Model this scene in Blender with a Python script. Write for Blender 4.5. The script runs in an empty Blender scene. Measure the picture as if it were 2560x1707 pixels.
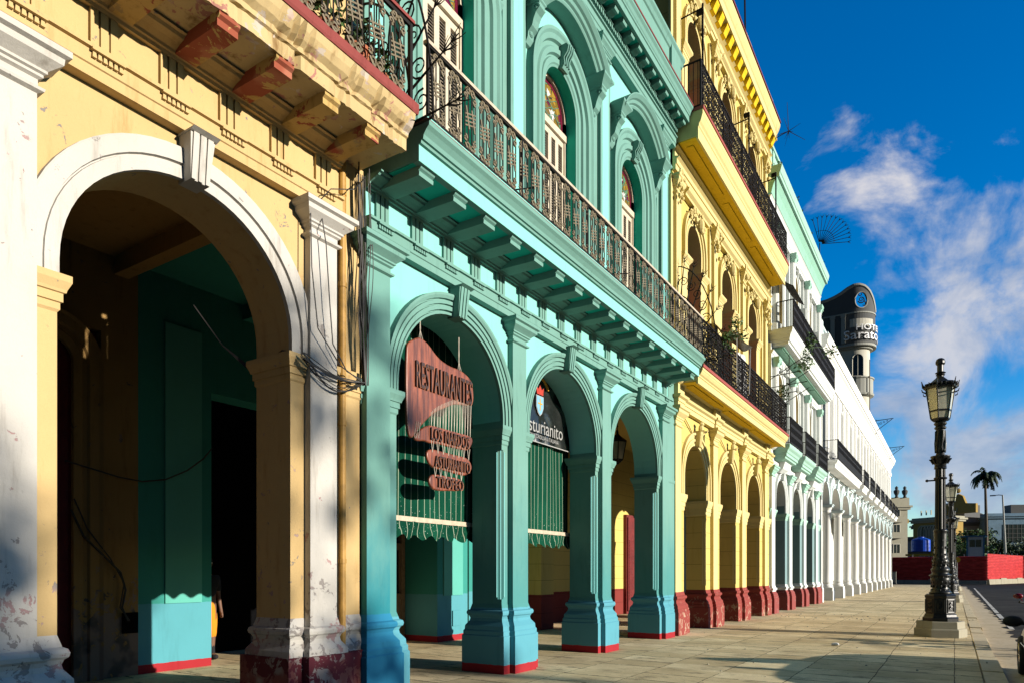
import bpy, bmesh, math, random
from mathutils import Vector, Matrix
random.seed(7)
R = math.radians
C = bpy.context.scene.collection
scene = bpy.context.scene

# ---------------------------------------------------------------- camera, sky, sun, exposure
YAW = 32.916
cam_d = bpy.data.cameras.new("camera"); cam = bpy.data.objects.new("camera", cam_d); C.objects.link(cam)
cam.location = (0, 0, 1.5); cam.rotation_euler = (R(90), 0, R(YAW))
cam_d.sensor_width = 36; cam_d.lens = 36 * 1707 / 2560
cam_d.shift_y = (1430 - 853.5) / 2560; cam_d.clip_start = 0.05; cam_d.clip_end = 3000
scene.camera = cam

SUN_DIR = Vector((1, 0.135, 0.225)).normalized()          # towards the sun
SUN_EL = math.asin(SUN_DIR.z); SUN_AZ = math.atan2(SUN_DIR.x, SUN_DIR.y)
sun_d = bpy.data.lights.new("sun", 'SUN'); sun_d.energy = 5.0; sun_d.angle = R(0.53); sun_d.color = (1.0, 0.92, 0.80)
sun = bpy.data.objects.new("sun", sun_d); C.objects.link(sun)
sun.rotation_euler = SUN_DIR.to_track_quat('Z', 'Y').to_euler(); sun.location = (30, 0, 30)

world = bpy.data.worlds.new("World"); scene.world = world; world.use_nodes = True
def build_world():
    nt = world.node_tree; N = nt.nodes; L = nt.links; N.clear()
    out = N.new('ShaderNodeOutputWorld'); bg = N.new('ShaderNodeBackground'); bg.inputs[1].default_value = 0.05
    sky = N.new('ShaderNodeTexSky'); sky.sky_type = 'NISHITA'; sky.sun_disc = False
    sky.sun_elevation = SUN_EL; sky.sun_rotation = SUN_AZ; sky.air_density = 1.0; sky.dust_density = 0.1; sky.ozone_density = 3.0
    hs = N.new('ShaderNodeHueSaturation'); hs.inputs['Saturation'].default_value = 1.48; hs.inputs['Value'].default_value = 1.0
    hs.inputs['Hue'].default_value = 0.497
    L.new(sky.outputs[0], hs.inputs['Color'])
    hs.inputs['Hue'].default_value = 0.51
    tc = N.new('ShaderNodeTexCoord')
    def noise(sc, det, rough, loc, scale3):
        m = N.new('ShaderNodeMapping'); m.inputs['Location'].default_value = loc; m.inputs['Scale'].default_value = scale3
        L.new(tc.outputs['Generated'], m.inputs[0])
        n = N.new('ShaderNodeTexNoise'); n.inputs['Scale'].default_value = sc; n.inputs['Detail'].default_value = det
        n.inputs['Roughness'].default_value = rough; n.inputs['Distortion'].default_value = 0.35
        L.new(m.outputs[0], n.inputs['Vector']); return n.outputs['Fac']
    def math_(op, a, b=None, clamp=False):
        m = N.new('ShaderNodeMath'); m.operation = op; m.use_clamp = clamp
        for i, v in enumerate((a, b)):
            if v is None: continue
            if isinstance(v, (int, float)): m.inputs[i].default_value = v
            else: L.new(v, m.inputs[i])
        return m.outputs[0]
    sep = N.new('ShaderNodeSeparateXYZ'); L.new(tc.outputs['Generated'], sep.inputs[0])
    # a bank of cloud around a direction: falls off with the angle from it
    def bank(direction, width):
        d = N.new('ShaderNodeVectorMath'); d.operation = 'DOT_PRODUCT'; d.inputs[1].default_value = Vector(direction).normalized()
        L.new(tc.outputs['Generated'], d.inputs[0])
        mr = N.new('ShaderNodeMapRange'); mr.inputs['From Min'].default_value = math.cos(width); mr.inputs['From Max'].default_value = 1.0
        L.new(d.outputs['Value'], mr.inputs['Value']); return mr.outputs[0]
    def dirpx(x, y):
        r = (x - 1280) / 1707; u = (1430 - y) / 1707; c, s = math.cos(R(YAW)), math.sin(R(YAW))
        return (-s + c * r, c + s * r, u)
    n1 = noise(5.6, 9, 0.60, (0.9, 2.2, 0.2), (1.35, 1, 1.5))
    b1 = bank(dirpx(2480, 600), 0.17); b2 = bank(dirpx(2470, 760), 0.18); b3 = bank(dirpx(2140, 520), 0.12)
    b4 = bank(dirpx(2480, 1120), 0.20); b5 = bank(dirpx(2220, 660), 0.17); b6 = bank(dirpx(2300, 1200), 0.14); b7 = bank(dirpx(2120, 300), 0.12)
    s_ = math_('ADD', math_('MULTIPLY', b1, 0.36), math_('MULTIPLY', b2, 0.16))
    s_ = math_('ADD', s_, math_('MULTIPLY', b3, 0.24)); s_ = math_('ADD', s_, math_('MULTIPLY', b4, 0.27))
    s_ = math_('ADD', s_, math_('MULTIPLY', b5, 0.05)); s_ = math_('ADD', s_, math_('MULTIPLY', b6, 0.34)); s_ = math_('ADD', s_, math_('MULTIPLY', b7, 0.17))
    n1 = math_('ADD', math_('MULTIPLY', math_('SUBTRACT', n1, 0.5), 1.7), 0.5); dens = math_('ADD', n1, math_('MULTIPLY', s_, 1.15))
    ramp = N.new('ShaderNodeMapRange'); ramp.interpolation_type = 'SMOOTHSTEP'
    ramp.inputs['From Min'].default_value = 0.80; ramp.inputs['From Max'].default_value = 1.20
    L.new(dens, ramp.inputs['Value'])
    n2 = noise(7.0, 6, 0.6, (4.1, 0.2, 2.4), (1, 1, 1.6))
    br = N.new('ShaderNodeMapRange'); br.inputs['From Min'].default_value = 0.36; br.inputs['From Max'].default_value = 0.62
    br.inputs['To Min'].default_value = 0.0; br.inputs['To Max'].default_value = 1.0; L.new(n2, br.inputs['Value'])
    cc = N.new('ShaderNodeMix'); cc.data_type = 'RGBA'
    cc.inputs[6].default_value = (3.6, 4.9, 7.4, 1); cc.inputs[7].default_value = (12.0, 11.2, 10.6, 1)
    hi = math_('MULTIPLY', br.outputs[0], math_('ADD', 0.25, math_('MULTIPLY', sep.outputs['Z'], 1.6)), True)
    L.new(hi, cc.inputs[0])
    mx = N.new('ShaderNodeMix'); mx.data_type = 'RGBA'
    L.new(math_('MULTIPLY', ramp.outputs[0], 0.86), mx.inputs[0]); L.new(hs.outputs[0], mx.inputs[6]); L.new(cc.outputs[2], mx.inputs[7])
    # sky brightness shaped by direction: raised ahead, dimmed behind the camera to deepen shade
    sm = N.new('ShaderNodeMapRange'); sm.interpolation_type = 'SMOOTHSTEP'; sm.inputs['From Min'].default_value = -0.5; sm.inputs['From Max'].default_value = 0.75
    sm.inputs['To Min'].default_value = 0.45; sm.inputs['To Max'].default_value = 2.8; L.new(sep.outputs['Y'], sm.inputs['Value'])
    tint = N.new('ShaderNodeMix'); tint.data_type = 'RGBA'; tint.blend_type = 'MULTIPLY'; tint.inputs[0].default_value = 1.0
    L.new(hs.outputs[0], tint.inputs[6]); L.new(sm.outputs[0], tint.inputs[7]); L.new(tint.outputs[2], mx.inputs[6])
    L.new(mx.outputs[2], bg.inputs[0]); L.new(bg.outputs[0], out.inputs[0])
build_world()
vs = scene.view_settings; vs.view_transform = 'Standard'; vs.look = 'None'; vs.exposure = 0.60; vs.gamma = 1.0; vs.use_curve_mapping = False
scene.cycles.max_bounces = 6; scene.cycles.diffuse_bounces = 1; scene.cycles.glossy_bounces = 2

# ---------------------------------------------------------------- mesh builder
class MB:
    def __init__(s): s.v = []; s.f = []; s.m = []; s.cur = 0
    def add(s, verts, faces):
        n = len(s.v); s.v += [tuple(p) for p in verts]
        for f in faces: s.f.append([i + n for i in f]); s.m.append(s.cur)
    def quad(s, a, b, c, d): s.add([a, b, c, d], [(0, 1, 2, 3)])
    def box(s, x0, x1, y0, y1, z0, z1):
        if x0 > x1: x0, x1 = x1, x0
        if y0 > y1: y0, y1 = y1, y0
        if z0 > z1: z0, z1 = z1, z0
        v = [(x, y, z) for x in (x0, x1) for y in (y0, y1) for z in (z0, z1)]
        s.add(v, [(0, 1, 3, 2), (4, 6, 7, 5), (0, 4, 5, 1), (2, 3, 7, 6), (0, 2, 6, 4), (1, 5, 7, 3)])
    def prism(s, pts, d0, d1, axis='x'):
        """polygon in the plane across axis, extruded from d0 to d1"""
        n = len(pts)
        def P(p, d):
            return {'x': (d, p[0], p[1]), 'y': (p[0], d, p[1]), 'z': (p[0], p[1], d)}[axis]
        s.add([P(p, d0) for p in pts] + [P(p, d1) for p in pts],
              [tuple(range(n))[::-1], tuple(range(n, 2 * n))] + [(i, (i + 1) % n, n + (i + 1) % n, n + i) for i in range(n)])
    def prof_y(s, prof, y0, y1, caps=True):
        """profile of (x,z) run along y; closed polygon"""
        s.prism(prof, y0, y1, 'y')
    def prof_rough(s, prof, y0, y1, step, amp, lo, seed=1):
        """profile run along y whose points from index lo on are chipped and worn at random"""
        rnd = random.Random(seed); n = len(prof); m = int((y1 - y0) / step); chip = [0.0] * (m + 1)
        k = 0
        while k < m:
            k += rnd.randint(3, 16); L = rnd.randint(1, 7); d = amp * rnd.uniform(.2, 1.0)
            for j in range(k, min(m + 1, k + L)): chip[j] = d * rnd.uniform(.5, 1.1)
        V = []
        for j in range(m + 1):
            y = y0 + (y1 - y0) * j / m; q = rnd.randint(lo[0], lo[1])
            for i, (x, z) in enumerate(prof):
                dx = 0.0; dz = 0.0
                if lo[0] <= i <= lo[1]: dx = -rnd.uniform(0, amp * .10); dz = rnd.uniform(-1, 1) * amp * .07
                if chip[j] and abs(i - q) <= 1 and lo[0] <= i <= lo[1]: dx -= chip[j]; dz += chip[j] * .3
                V.append((x + dx, y, z + dz))
        s.add(V, [(j * n + i, j * n + (i + 1) % n, (j + 1) * n + (i + 1) % n, (j + 1) * n + i) for j in range(m) for i in range(n)] + [tuple(range(n)), tuple(range(m * n, (m + 1) * n))])
    def stack(s, x0, x1, y0, y1, prof, cap=True):
        """rectangular loops growing by o at height z"""
        n = len(s.v); vs_ = []; fs = []
        for o, z in prof:
            vs_ += [(x0 - o, y0 - o, z), (x1 + o, y0 - o, z), (x1 + o, y1 + o, z), (x0 - o, y1 + o, z)]
        for i in range(len(prof) - 1):
            for k in range(4):
                fs.append((i * 4 + k, i * 4 + (k + 1) % 4, i * 4 + 4 + (k + 1) % 4, i * 4 + 4 + k))
        if cap:
            fs.append((3, 2, 1, 0)); e = (len(prof) - 1) * 4; fs.append((e, e + 1, e + 2, e + 3))
        s.add(vs_, fs)
    def stack3(s, xb, x1, y0, y1, prof, cap=True):
        """as stack, but the back stays in the wall at xb"""
        vs_ = []; fs = []
        for o, z in prof:
            vs_ += [(xb, y0 - o, z), (x1 + o, y0 - o, z), (x1 + o, y1 + o, z), (xb, y1 + o, z)]
        for i in range(len(prof) - 1):
            for k in range(3):
                fs.append((i * 4 + k, i * 4 + k + 1, i * 4 + 5 + k, i * 4 + 4 + k))
        if cap:
            fs.append((3, 2, 1, 0)); e = (len(prof) - 1) * 4; fs.append((e, e + 1, e + 2, e + 3))
        s.add(vs_, fs)
    def lathe(s, prof, cx=0, cy=0, n=16, rot=0.0, cap=True):
        vs_ = []; fs = []
        for r, z in prof:
            for k in range(n):
                a = rot + 2 * math.pi * k / n; vs_.append((cx + r * math.cos(a), cy + r * math.sin(a), z))
        for i in range(len(prof) - 1):
            for k in range(n):
                fs.append((i * n + k, i * n + (k + 1) % n, (i + 1) * n + (k + 1) % n, (i + 1) * n + k))
        if cap:
            fs.append(tuple(range(n))[::-1]); e = (len(prof) - 1) * n; fs.append(tuple(range(e, e + n)))
        s.add(vs_, fs)
    def tube(s, path, r, n=4, r2=None, closed=False):
        path = [Vector(p) for p in path]; m = len(path)
        if m < 2: return
        up0 = Vector((0.123, 0.331, 0.935)); vs_ = []; fs = []
        for i, p in enumerate(path):
            if closed: t = path[(i + 1) % m] - path[i - 1]
            else: t = path[min(i + 1, m - 1)] - path[max(i - 1, 0)]
            if t.length < 1e-9: t = Vector((0, 0, 1))
            t.normalize(); a = t.cross(up0)
            if a.length < 1e-3: a = t.cross(Vector((1, 0, 0)))
            a.normalize(); b = t.cross(a); rr = r if r2 is None else r + (r2 - r) * i / (m - 1)
            for k in range(n):
                q = 2 * math.pi * (k + .5) / n; vs_.append(p + a * math.cos(q) * rr + b * math.sin(q) * rr)
        rng = m if closed else m - 1
        for i in range(rng):
            j = (i + 1) % m
            for k in range(n): fs.append((i * n + k, i * n + (k + 1) % n, j * n + (k + 1) % n, j * n + k))
        if not closed: fs.append(tuple(range(n))[::-1]); fs.append(tuple(range((m - 1) * n, m * n)))
        s.add(vs_, fs)
    def ball(s, c, r, n=8, m=6, sc=(1, 1, 1)):
        vs_ = []; fs = []
        for i in range(m + 1):
            a = math.pi * i / m
            for k in range(n):
                b = 2 * math.pi * k / n
                vs_.append((c[0] + r * sc[0] * math.sin(a) * math.cos(b), c[1] + r * sc[1] * math.sin(a) * math.sin(b), c[2] + r * sc[2] * math.cos(a)))
        for i in range(m):
            for k in range(n): fs.append((i * n + k, (i + 1) * n + k, (i + 1) * n + (k + 1) % n, i * n + (k + 1) % n))
        s.add(vs_, fs)
    def arch_wall(s, y0, y1, z0, z1, xf, xb, ops, seg=28):
        """thick wall with arched openings (ya, yb, zsill, zspring, rise)"""
        cuts = [y0]
        for o in ops: cuts += [o[0], o[1]]
        cuts.append(y1)
        for i in range(0, len(cuts), 2):
            if cuts[i + 1] - cuts[i] > 1e-4:
                s.quad((xf, cuts[i], z0), (xf, cuts[i + 1], z0), (xf, cuts[i + 1], z1), (xf, cuts[i], z1))
                s.quad((xb, cuts[i], z0), (xb, cuts[i], z1), (xb, cuts[i + 1], z1), (xb, cuts[i + 1], z0))
        for ya, yb, zs, zp, rise in ops:
            cy = (ya + yb) / 2; r = (yb - ya) / 2
            A = [(cy - r * math.cos(math.pi * k / seg), zp + rise * math.sin(math.pi * k / seg)) for k in range(seg + 1)]
            for (p, q) in zip(A, A[1:]):
                s.quad((xf, p[0], p[1]), (xf, q[0], q[1]), (xf, q[0], z1), (xf, p[0], z1))
                s.quad((xb, p[0], p[1]), (xb, p[0], z1), (xb, q[0], z1), (xb, q[0], q[1]))
                s.quad((xf, p[0], p[1]), (xb, p[0], p[1]), (xb, q[0], q[1]), (xf, q[0], q[1]))
            lo = max(z0, zs)
            if zp > lo:
                for y in (ya, yb):
                    s.quad((xf, y, lo), (xb, y, lo), (xb, y, zp), (xf, y, zp))
            if zs > z0:
                s.quad((xf, ya, z0), (xf, yb, z0), (xf, yb, zs), (xf, ya, zs)); s.quad((xb, ya, z0), (xb, ya, zs), (xb, yb, zs), (xb, yb, z0))
                s.quad((xf, ya, zs), (xf, yb, zs), (xb, yb, zs), (xb, ya, zs))
        s.quad((xf, y0, z1), (xf, y1, z1), (xb, y1, z1), (xb, y0, z1))
        for y in (y0, y1): s.quad((xf, y, z0), (xf, y, z1), (xb, y, z1), (xb, y, z0))
    def arch_mould(s, cy, r, zp, zb, xw, prof, rise=None, seg=32, a0=0.0, a1=math.pi):
        """moulding round an arch; prof = (distance outward from the opening edge, stand-out from xw)"""
        st = []
        if zb is not None and zb < zp: st.append(None)
        rings = []
        def ring(a, leg=None):
            out = []
            for d, xo in prof:
                rr = r + d; rz = (r if rise is None else rise) + d
                y = cy - rr * math.cos(a); z = zp + rz * math.sin(a) if leg is None else leg
                out.append((xw + xo, y, z))
            return out
        if zb is not None and zb < zp: rings.append(ring(0.0, zb))
        for k in range(seg + 1): rings.append(ring(a0 + (a1 - a0) * k / seg))
        if zb is not None and zb < zp: rings.append(ring(math.pi, zb))
        n = len(prof); vs_ = [p for rg in rings for p in rg]; fs = []
        for i in range(len(rings) - 1):
            for k in range(n - 1): fs.append((i * n + k, i * n + k + 1, (i + 1) * n + k + 1, (i + 1) * n + k))
        fs.append(tuple(range(n))); fs.append(tuple(range((len(rings) - 1) * n, len(rings) * n)))
        s.add(vs_, fs)
    def mesh(s, name, mats, smooth=False):
        me = bpy.data.meshes.new(name); me.from_pydata(s.v, [], s.f)
        for m in (mats if isinstance(mats, (list, tuple)) else [mats]): me.materials.append(m)
        me.polygons.foreach_set('material_index', s.m)
        if smooth: me.polygons.foreach_set('use_smooth', [True] * len(me.polygons))
        me.update()
        bm = bmesh.new(); bm.from_mesh(me); bmesh.ops.recalc_face_normals(bm, faces=bm.faces); bm.to_mesh(me); bm.free()
        return me

def wloc(o):
    p = Vector((0, 0, 0))
    while o is not None: p += o.location; o = o.parent
    return p
def put(name, me, parent=None, loc=(0, 0, 0), rz=0.0, scale=None):
    """link an object that shows mesh me with its origin at world position loc"""
    o = bpy.data.objects.new(name, me); C.objects.link(o)
    if parent is not None:
        o.parent = parent; o.location = Vector(loc) - wloc(parent)
    else: o.location = loc
    if rz: o.rotation_euler = (0, 0, rz)
    if scale: o.scale = scale
    return o
def thing(name, label, cat, loc=(0, 0, 0), group=None, me=None, rz=0.0):
    o = put(name, me, None, loc, rz); o['label'] = label; o['category'] = cat
    if group: o['group'] = group
    return o
def structure(name, me, kind='structure'):
    o = put(name, me); o['kind'] = kind; return o
def copy_tree(o, parent=None):
    c = o.copy(); C.objects.link(c); c.parent = parent
    for ch in list(o.children): copy_tree(ch, c)
    return c
def text_mesh(body, size, depth, mat, width=None, name='lettering', bevel=0.0, spacing=1.0):
    cu = bpy.data.curves.new('lettering', 'FONT'); cu.body = body; cu.size = size; cu.extrude = depth; cu.align_x = 'LEFT'; cu.space_character = spacing
    cu.bevel_depth = bevel; cu.resolution_u = 3
    t = bpy.data.objects.new('lettering', cu); C.objects.link(t)
    dg = bpy.context.evaluated_depsgraph_get(); me = bpy.data.meshes.new_from_object(t.evaluated_get(dg))
    bpy.data.objects.remove(t); bpy.data.curves.remove(cu)
    me.name = name; me.materials.clear(); me.materials.append(mat)
    xs = [v.co.x for v in me.vertices]; ys = [v.co.y for v in me.vertices]
    x0, x1, y0, y1 = min(xs), max(xs), min(ys), max(ys)
    return me, x0, x1, y0, y1
# ---------------------------------------------------------------- materials
def rgba(c): return (c[0], c[1], c[2], 1.0)
class NT:
    def __init__(s, name):
        s.mat = bpy.data.materials.new(name); s.mat.use_nodes = True; s.nt = s.mat.node_tree; s.N = s.nt.nodes; s.L = s.nt.links
        s.bsdf = s.N.get('Principled BSDF'); s.out = s.N.get('Material Output')
        g = s.N.new('ShaderNodeNewGeometry'); s.pos = g.outputs['Position']; s.nor = g.outputs['True Normal']
        sp = s.N.new('ShaderNodeSeparateXYZ'); s.L.new(s.pos, sp.inputs[0]); s.x, s.y, s.z = sp.outputs
        s.tc = s.N.new('ShaderNodeTexCoord')
    def link(s, a, b): s.L.new(a, b)
    def setv(s, inp, v):
        if isinstance(v, (int, float)): inp.default_value = v
        elif isinstance(v, tuple): inp.default_value = rgba(v) if len(inp.default_value) == 4 else v
        else: s.L.new(v, inp)
    def math(s, op, a, b=0.0, clamp=False):
        m = s.N.new('ShaderNodeMath'); m.operation = op; m.use_clamp = clamp
        s.setv(m.inputs[0], a); s.setv(m.inputs[1], b); return m.outputs[0]
    def noise(s, scale, detail=5, rough=0.6, vec=None, sc3=(1, 1, 1), loc=(0, 0, 0), dist=0.0):
        m = s.N.new('ShaderNodeMapping'); m.inputs['Scale'].default_value = sc3; m.inputs['Location'].default_value = loc
        s.L.new(vec if vec is not None else s.pos, m.inputs[0])
        n = s.N.new('ShaderNodeTexNoise'); n.inputs['Scale'].default_value = scale; n.inputs['Detail'].default_value = detail
        n.inputs['Roughness'].default_value = rough; n.inputs['Distortion'].default_value = dist
        s.L.new(m.outputs[0], n.inputs['Vector']); return n.outputs['Fac']
    def ramp(s, v, a, b, lo=0.0, hi=1.0, smooth=True):
        m = s.N.new('ShaderNodeMapRange'); m.interpolation_type = 'SMOOTHSTEP' if smooth else 'LINEAR'
        for i, q in (('From Min', a), ('From Max', b), ('To Min', lo), ('To Max', hi)): s.setv(m.inputs[i], q)
        s.setv(m.inputs['Value'], v); return m.outputs[0]
    def mix(s, f, a, b, mode='MIX'):
        m = s.N.new('ShaderNodeMix'); m.data_type = 'RGBA'; m.blend_type = mode
        s.setv(m.inputs[0], f); s.setv(m.inputs[6], a); s.setv(m.inputs[7], b); return m.outputs[2]
    def bump(s, h, strength=0.3, dist=0.02, normal=None):
        b = s.N.new('ShaderNodeBump'); b.inputs['Strength'].default_value = strength; b.inputs['Distance'].default_value = dist
        s.L.new(h, b.inputs['Height'])
        if normal is not None: s.L.new(normal, b.inputs['Normal'])
        s.L.new(b.outputs[0], s.bsdf.inputs['Normal']); return b.outputs[0]
    def done(s, col, rough=0.8, metal=0.0, spec=0.3):
        s.setv(s.bsdf.inputs['Base Color'], col); s.setv(s.bsdf.inputs['Roughness'], rough)
        s.bsdf.inputs['Metallic'].default_value = metal; s.bsdf.inputs['Specular IOR Level'].default_value = spec
        return s.mat

ALB = 0.64   # scales every paint colour down, so less light bounces into the shade
def paint(name, col, bands=(), dirt=0.35, dirtcol=None, peel=0.0, peelz=(0.4, 2.6), peelcols=((0.30, 0.28, 0.26), (0.55, 0.30, 0.27)), joints=0.0, rough=0.85, bump=0.25, seed=0.0, mott=0.12, peelscale=7.0, low=None, lowz=(1.0, 3.4)):
    """painted plaster; bands = paint changes by height [(z below which, colour)], highest first"""
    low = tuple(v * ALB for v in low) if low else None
    t = NT(name); sc = lambda q: tuple(v * ALB for v in q); col = sc(col); bands = [(z_, sc(c_)) for z_, c_ in bands]; peelcols = [sc(c_) for c_ in peelcols]
    w = t.noise(9.0, 3, 0.6, loc=(seed, 0, 0)); zz = t.math('ADD', t.z, t.math('MULTIPLY', t.math('SUBTRACT', w, 0.5), 0.03))
    cur = col
    if low:   # colour deepens towards the bottom, with a noisy edge
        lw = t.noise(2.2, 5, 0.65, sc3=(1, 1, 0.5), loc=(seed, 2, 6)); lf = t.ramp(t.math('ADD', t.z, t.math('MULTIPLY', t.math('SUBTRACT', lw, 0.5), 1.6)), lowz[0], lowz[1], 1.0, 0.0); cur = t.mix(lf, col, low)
    for zb, bc in bands:
        f = t.math('LESS_THAN', zz, zb); cur = t.mix(f, cur, bc)
    big = t.noise(1.1, 5, 0.62, loc=(seed, 3, 1)); fine = t.noise(22, 5, 0.7, loc=(1, seed, 2))
    cur = t.mix(t.ramp(big, 0.35, 0.7, 0, mott * 2), cur, t.mix(1.0, cur, (0.80, 0.78, 0.74), 'MULTIPLY'))
    st = t.noise(3.0, 6, 0.65, sc3=(2.6, 2.6, 0.35), loc=(seed, seed, 0))
    dc = dirtcol or (0.30, 0.25, 0.19)
    cur = t.mix(t.math('MULTIPLY', t.ramp(st, 0.52, 0.80), dirt), cur, t.mix(1.0, cur, dc, 'MULTIPLY'))
    sp = t.noise(46, 3, 0.8, loc=(seed, 9, 4)); spots = t.math('MULTIPLY', t.ramp(sp, 0.66, 0.78), t.ramp(big, 0.40, 0.62, 0, dirt))
    cur = t.mix(spots, cur, t.mix(1.0, cur, (0.35, 0.30, 0.26), 'MULTIPLY'))
    gr = t.noise(130, 2, 0.8, loc=(seed, 1, 7)); cur = t.mix(t.ramp(gr, 0.5, 0.8, 0, 0.22 * min(1, dirt * 2)), cur, t.mix(1.0, cur, (0.62, 0.58, 0.52), 'MULTIPLY'))
    h = t.math('ADD', t.math('MULTIPLY', fine, 0.35), t.math('MULTIPLY', big, 0.4))
    if peel > 0:
        pz = t.ramp(t.z, peelz[0], peelz[1], 0.16 * peel, 0.0)
        pn = t.math('ADD', t.noise(peelscale, 8, 0.66, loc=(seed + 2, 5, 0), dist=0.6), pz)
        pm = t.ramp(pn, 0.655, 0.668); pc = t.mix(t.ramp(t.noise(2.2, 3, 0.5, loc=(8, seed, 1)), 0.45, 0.55), peelcols[0], peelcols[1])
        cur = t.mix(pm, cur, pc); h = t.math('SUBTRACT', h, t.math('MULTIPLY', pm, 0.5))
    if joints > 0:
        fr = t.math('FRACT', t.math('DIVIDE', t.z, joints)); j = t.math('LESS_THAN', fr, 0.022)
        cur = t.mix(t.math('MULTIPLY', j, 0.75), cur, t.mix(1.0, cur, (0.22, 0.17, 0.10), 'MULTIPLY')); h = t.math('SUBTRACT', h, t.math('MULTIPLY', j, 1.0))
    t.bump(h, bump, 0.02)
    return t.done(cur, rough, 0.0, 0.15)

def plain(name, col, rough=0.6, metal=0.0, var=0.15, scale=12.0, spec=0.4, bump=0.0):
    t = NT(name); col = tuple(v * 0.75 for v in col) if max(col) > 0.05 else col; n = t.noise(scale, 4, 0.6, vec=t.tc.outputs['Object'])
    c = t.mix(t.ramp(n, 0.3, 0.7, 0, 1), tuple(v * (1 - var) for v in col), tuple(min(1, v * (1 + var)) for v in col))
    if bump: t.bump(n, bump, 0.01)
    return t.done(c, rough, metal, spec)

RED_BASE = (0.50, 0.035, 0.045); BLUE_LOW = (0.14, 0.47, 0.58)
M = {}
M['A wall'] = paint('ochre plaster', (0.84, 0.59, 0.27), dirt=0.6, bump=0.5, peel=0.5, peelz=(0.5, 2.4), seed=1.3, mott=0.16, dirtcol=(0.55, 0.38, 0.20), bands=[(0.64, (0.17, 0.035, 0.045))], peelcols=((0.34, 0.31, 0.28), (0.62, 0.42, 0.36)))
M['A trim'] = paint('white lime paint', (0.78, 0.74, 0.67), dirt=0.55, bump=0.5, mott=0.2, peel=0.75, peelz=(0.5, 2.6), seed=4.1, bands=[(0.64, (0.17, 0.035, 0.05))], peelcols=((0.40, 0.36, 0.33), (0.60, 0.38, 0.36)))
M['A maroon'] = paint('maroon plinth paint', (0.17, 0.035, 0.05), dirt=0.4, peel=1.1, peelz=(0.2, 1.6), seed=2.2, peelcols=((0.42, 0.36, 0.33), (0.28, 0.10, 0.09)))
M['A slab'] = paint('crumbling cornice plaster', (0.80, 0.60, 0.30), dirt=1.0, peel=0.55, peelz=(5.5, 8.5), peelscale=5.5, seed=6.0, mott=0.3, dirtcol=(0.32, 0.22, 0.13), peelcols=((0.74, 0.62, 0.50), (0.55, 0.26, 0.20)))
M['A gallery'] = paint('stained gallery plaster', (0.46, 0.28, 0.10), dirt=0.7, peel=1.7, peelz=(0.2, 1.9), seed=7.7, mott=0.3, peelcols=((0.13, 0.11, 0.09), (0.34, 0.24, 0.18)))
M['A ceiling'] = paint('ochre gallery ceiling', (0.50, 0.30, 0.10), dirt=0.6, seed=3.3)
M['A soffit'] = paint('stained ochre soffit', (0.74, 0.50, 0.18), dirt=1.0, peel=0.7, peelz=(5.5, 8.8), peelscale=4.2, seed=3.0, mott=0.3, dirtcol=(0.25, 0.17, 0.09), peelcols=((0.42, 0.11, 0.07), (0.50, 0.36, 0.18)))
M['A bracket'] = paint('bracket with bare brick', (0.74, 0.50, 0.18), dirt=1.0, peel=1.45, peelz=(5.5, 8.8), peelscale=3.2, seed=3.4, mott=0.3, dirtcol=(0.25, 0.17, 0.09), peelcols=((0.42, 0.11, 0.06), (0.55, 0.20, 0.12)))
M['A red edge'] = paint('red balcony edge', (0.38, 0.09, 0.08), dirt=0.7, seed=2.0, mott=0.3)
M['pipe'] = plain('ochre drain pipe', (0.55, 0.30, 0.06), 0.6)
M['B wall'] = paint('pale turquoise plaster', (0.34, 0.86, 0.76), dirt=0.18, seed=2.7, mott=0.10, bump=0.25)
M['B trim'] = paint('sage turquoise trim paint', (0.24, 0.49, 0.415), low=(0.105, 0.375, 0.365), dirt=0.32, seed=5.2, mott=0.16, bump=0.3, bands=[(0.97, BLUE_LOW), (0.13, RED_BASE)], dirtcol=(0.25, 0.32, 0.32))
M['B deep'] = paint('deep turquoise paint', (0.03, 0.72, 0.55), dirt=0.15, seed=5.9, mott=0.08, bump=0.18)
M['B bead'] = paint('bright turquoise bead paint', (0.40, 1.0, 1.0), dirt=0.1, seed=1.9, mott=0.08)
M['B pier end'] = paint('sage turquoise shaded into blue', (0.22, 0.475, 0.405), low=(0.03, 0.30, 0.36), lowz=(0.9, 2.7), dirt=0.25, seed=7.2, bands=[(1.02, (0.035, 0.30, 0.52))], dirtcol=(0.15, 0.2, 0.25))  # low tone mixes blue paint with soft shade put into the colour
M['B red edge'] = paint('maroon balcony edge', (0.28, 0.07, 0.07), dirt=0.4, seed=2.4)
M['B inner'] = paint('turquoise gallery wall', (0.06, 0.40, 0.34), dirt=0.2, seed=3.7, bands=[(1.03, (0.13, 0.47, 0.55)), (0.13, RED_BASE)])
M['B inner panel'] = paint('light turquoise wall panel', (0.16, 0.62, 0.52), dirt=0.1, seed=3.9)
CY = (0.88, 0.64, 0.13)
M['C wall'] = paint('yellow painted stone', (0.98, 0.74, 0.22), dirt=0.35, seed=8.1, joints=0.43, mott=0.12, bands=[(0.92, (0.33, 0.06, 0.05))], dirtcol=(0.5, 0.38, 0.15))
M['C trim'] = paint('cream yellow mouldings', (1.0, 0.82, 0.36), dirt=0.35, seed=8.7, mott=0.1, bands=[(0.92, (0.42, 0.085, 0.07))], dirtcol=(0.5, 0.38, 0.16))
M['C gold'] = paint('golden yellow soffit', (1.25, 0.80, 0.03), dirt=0.55, seed=8.9, mott=0.15, dirtcol=(0.35, 0.25, 0.10))
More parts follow.
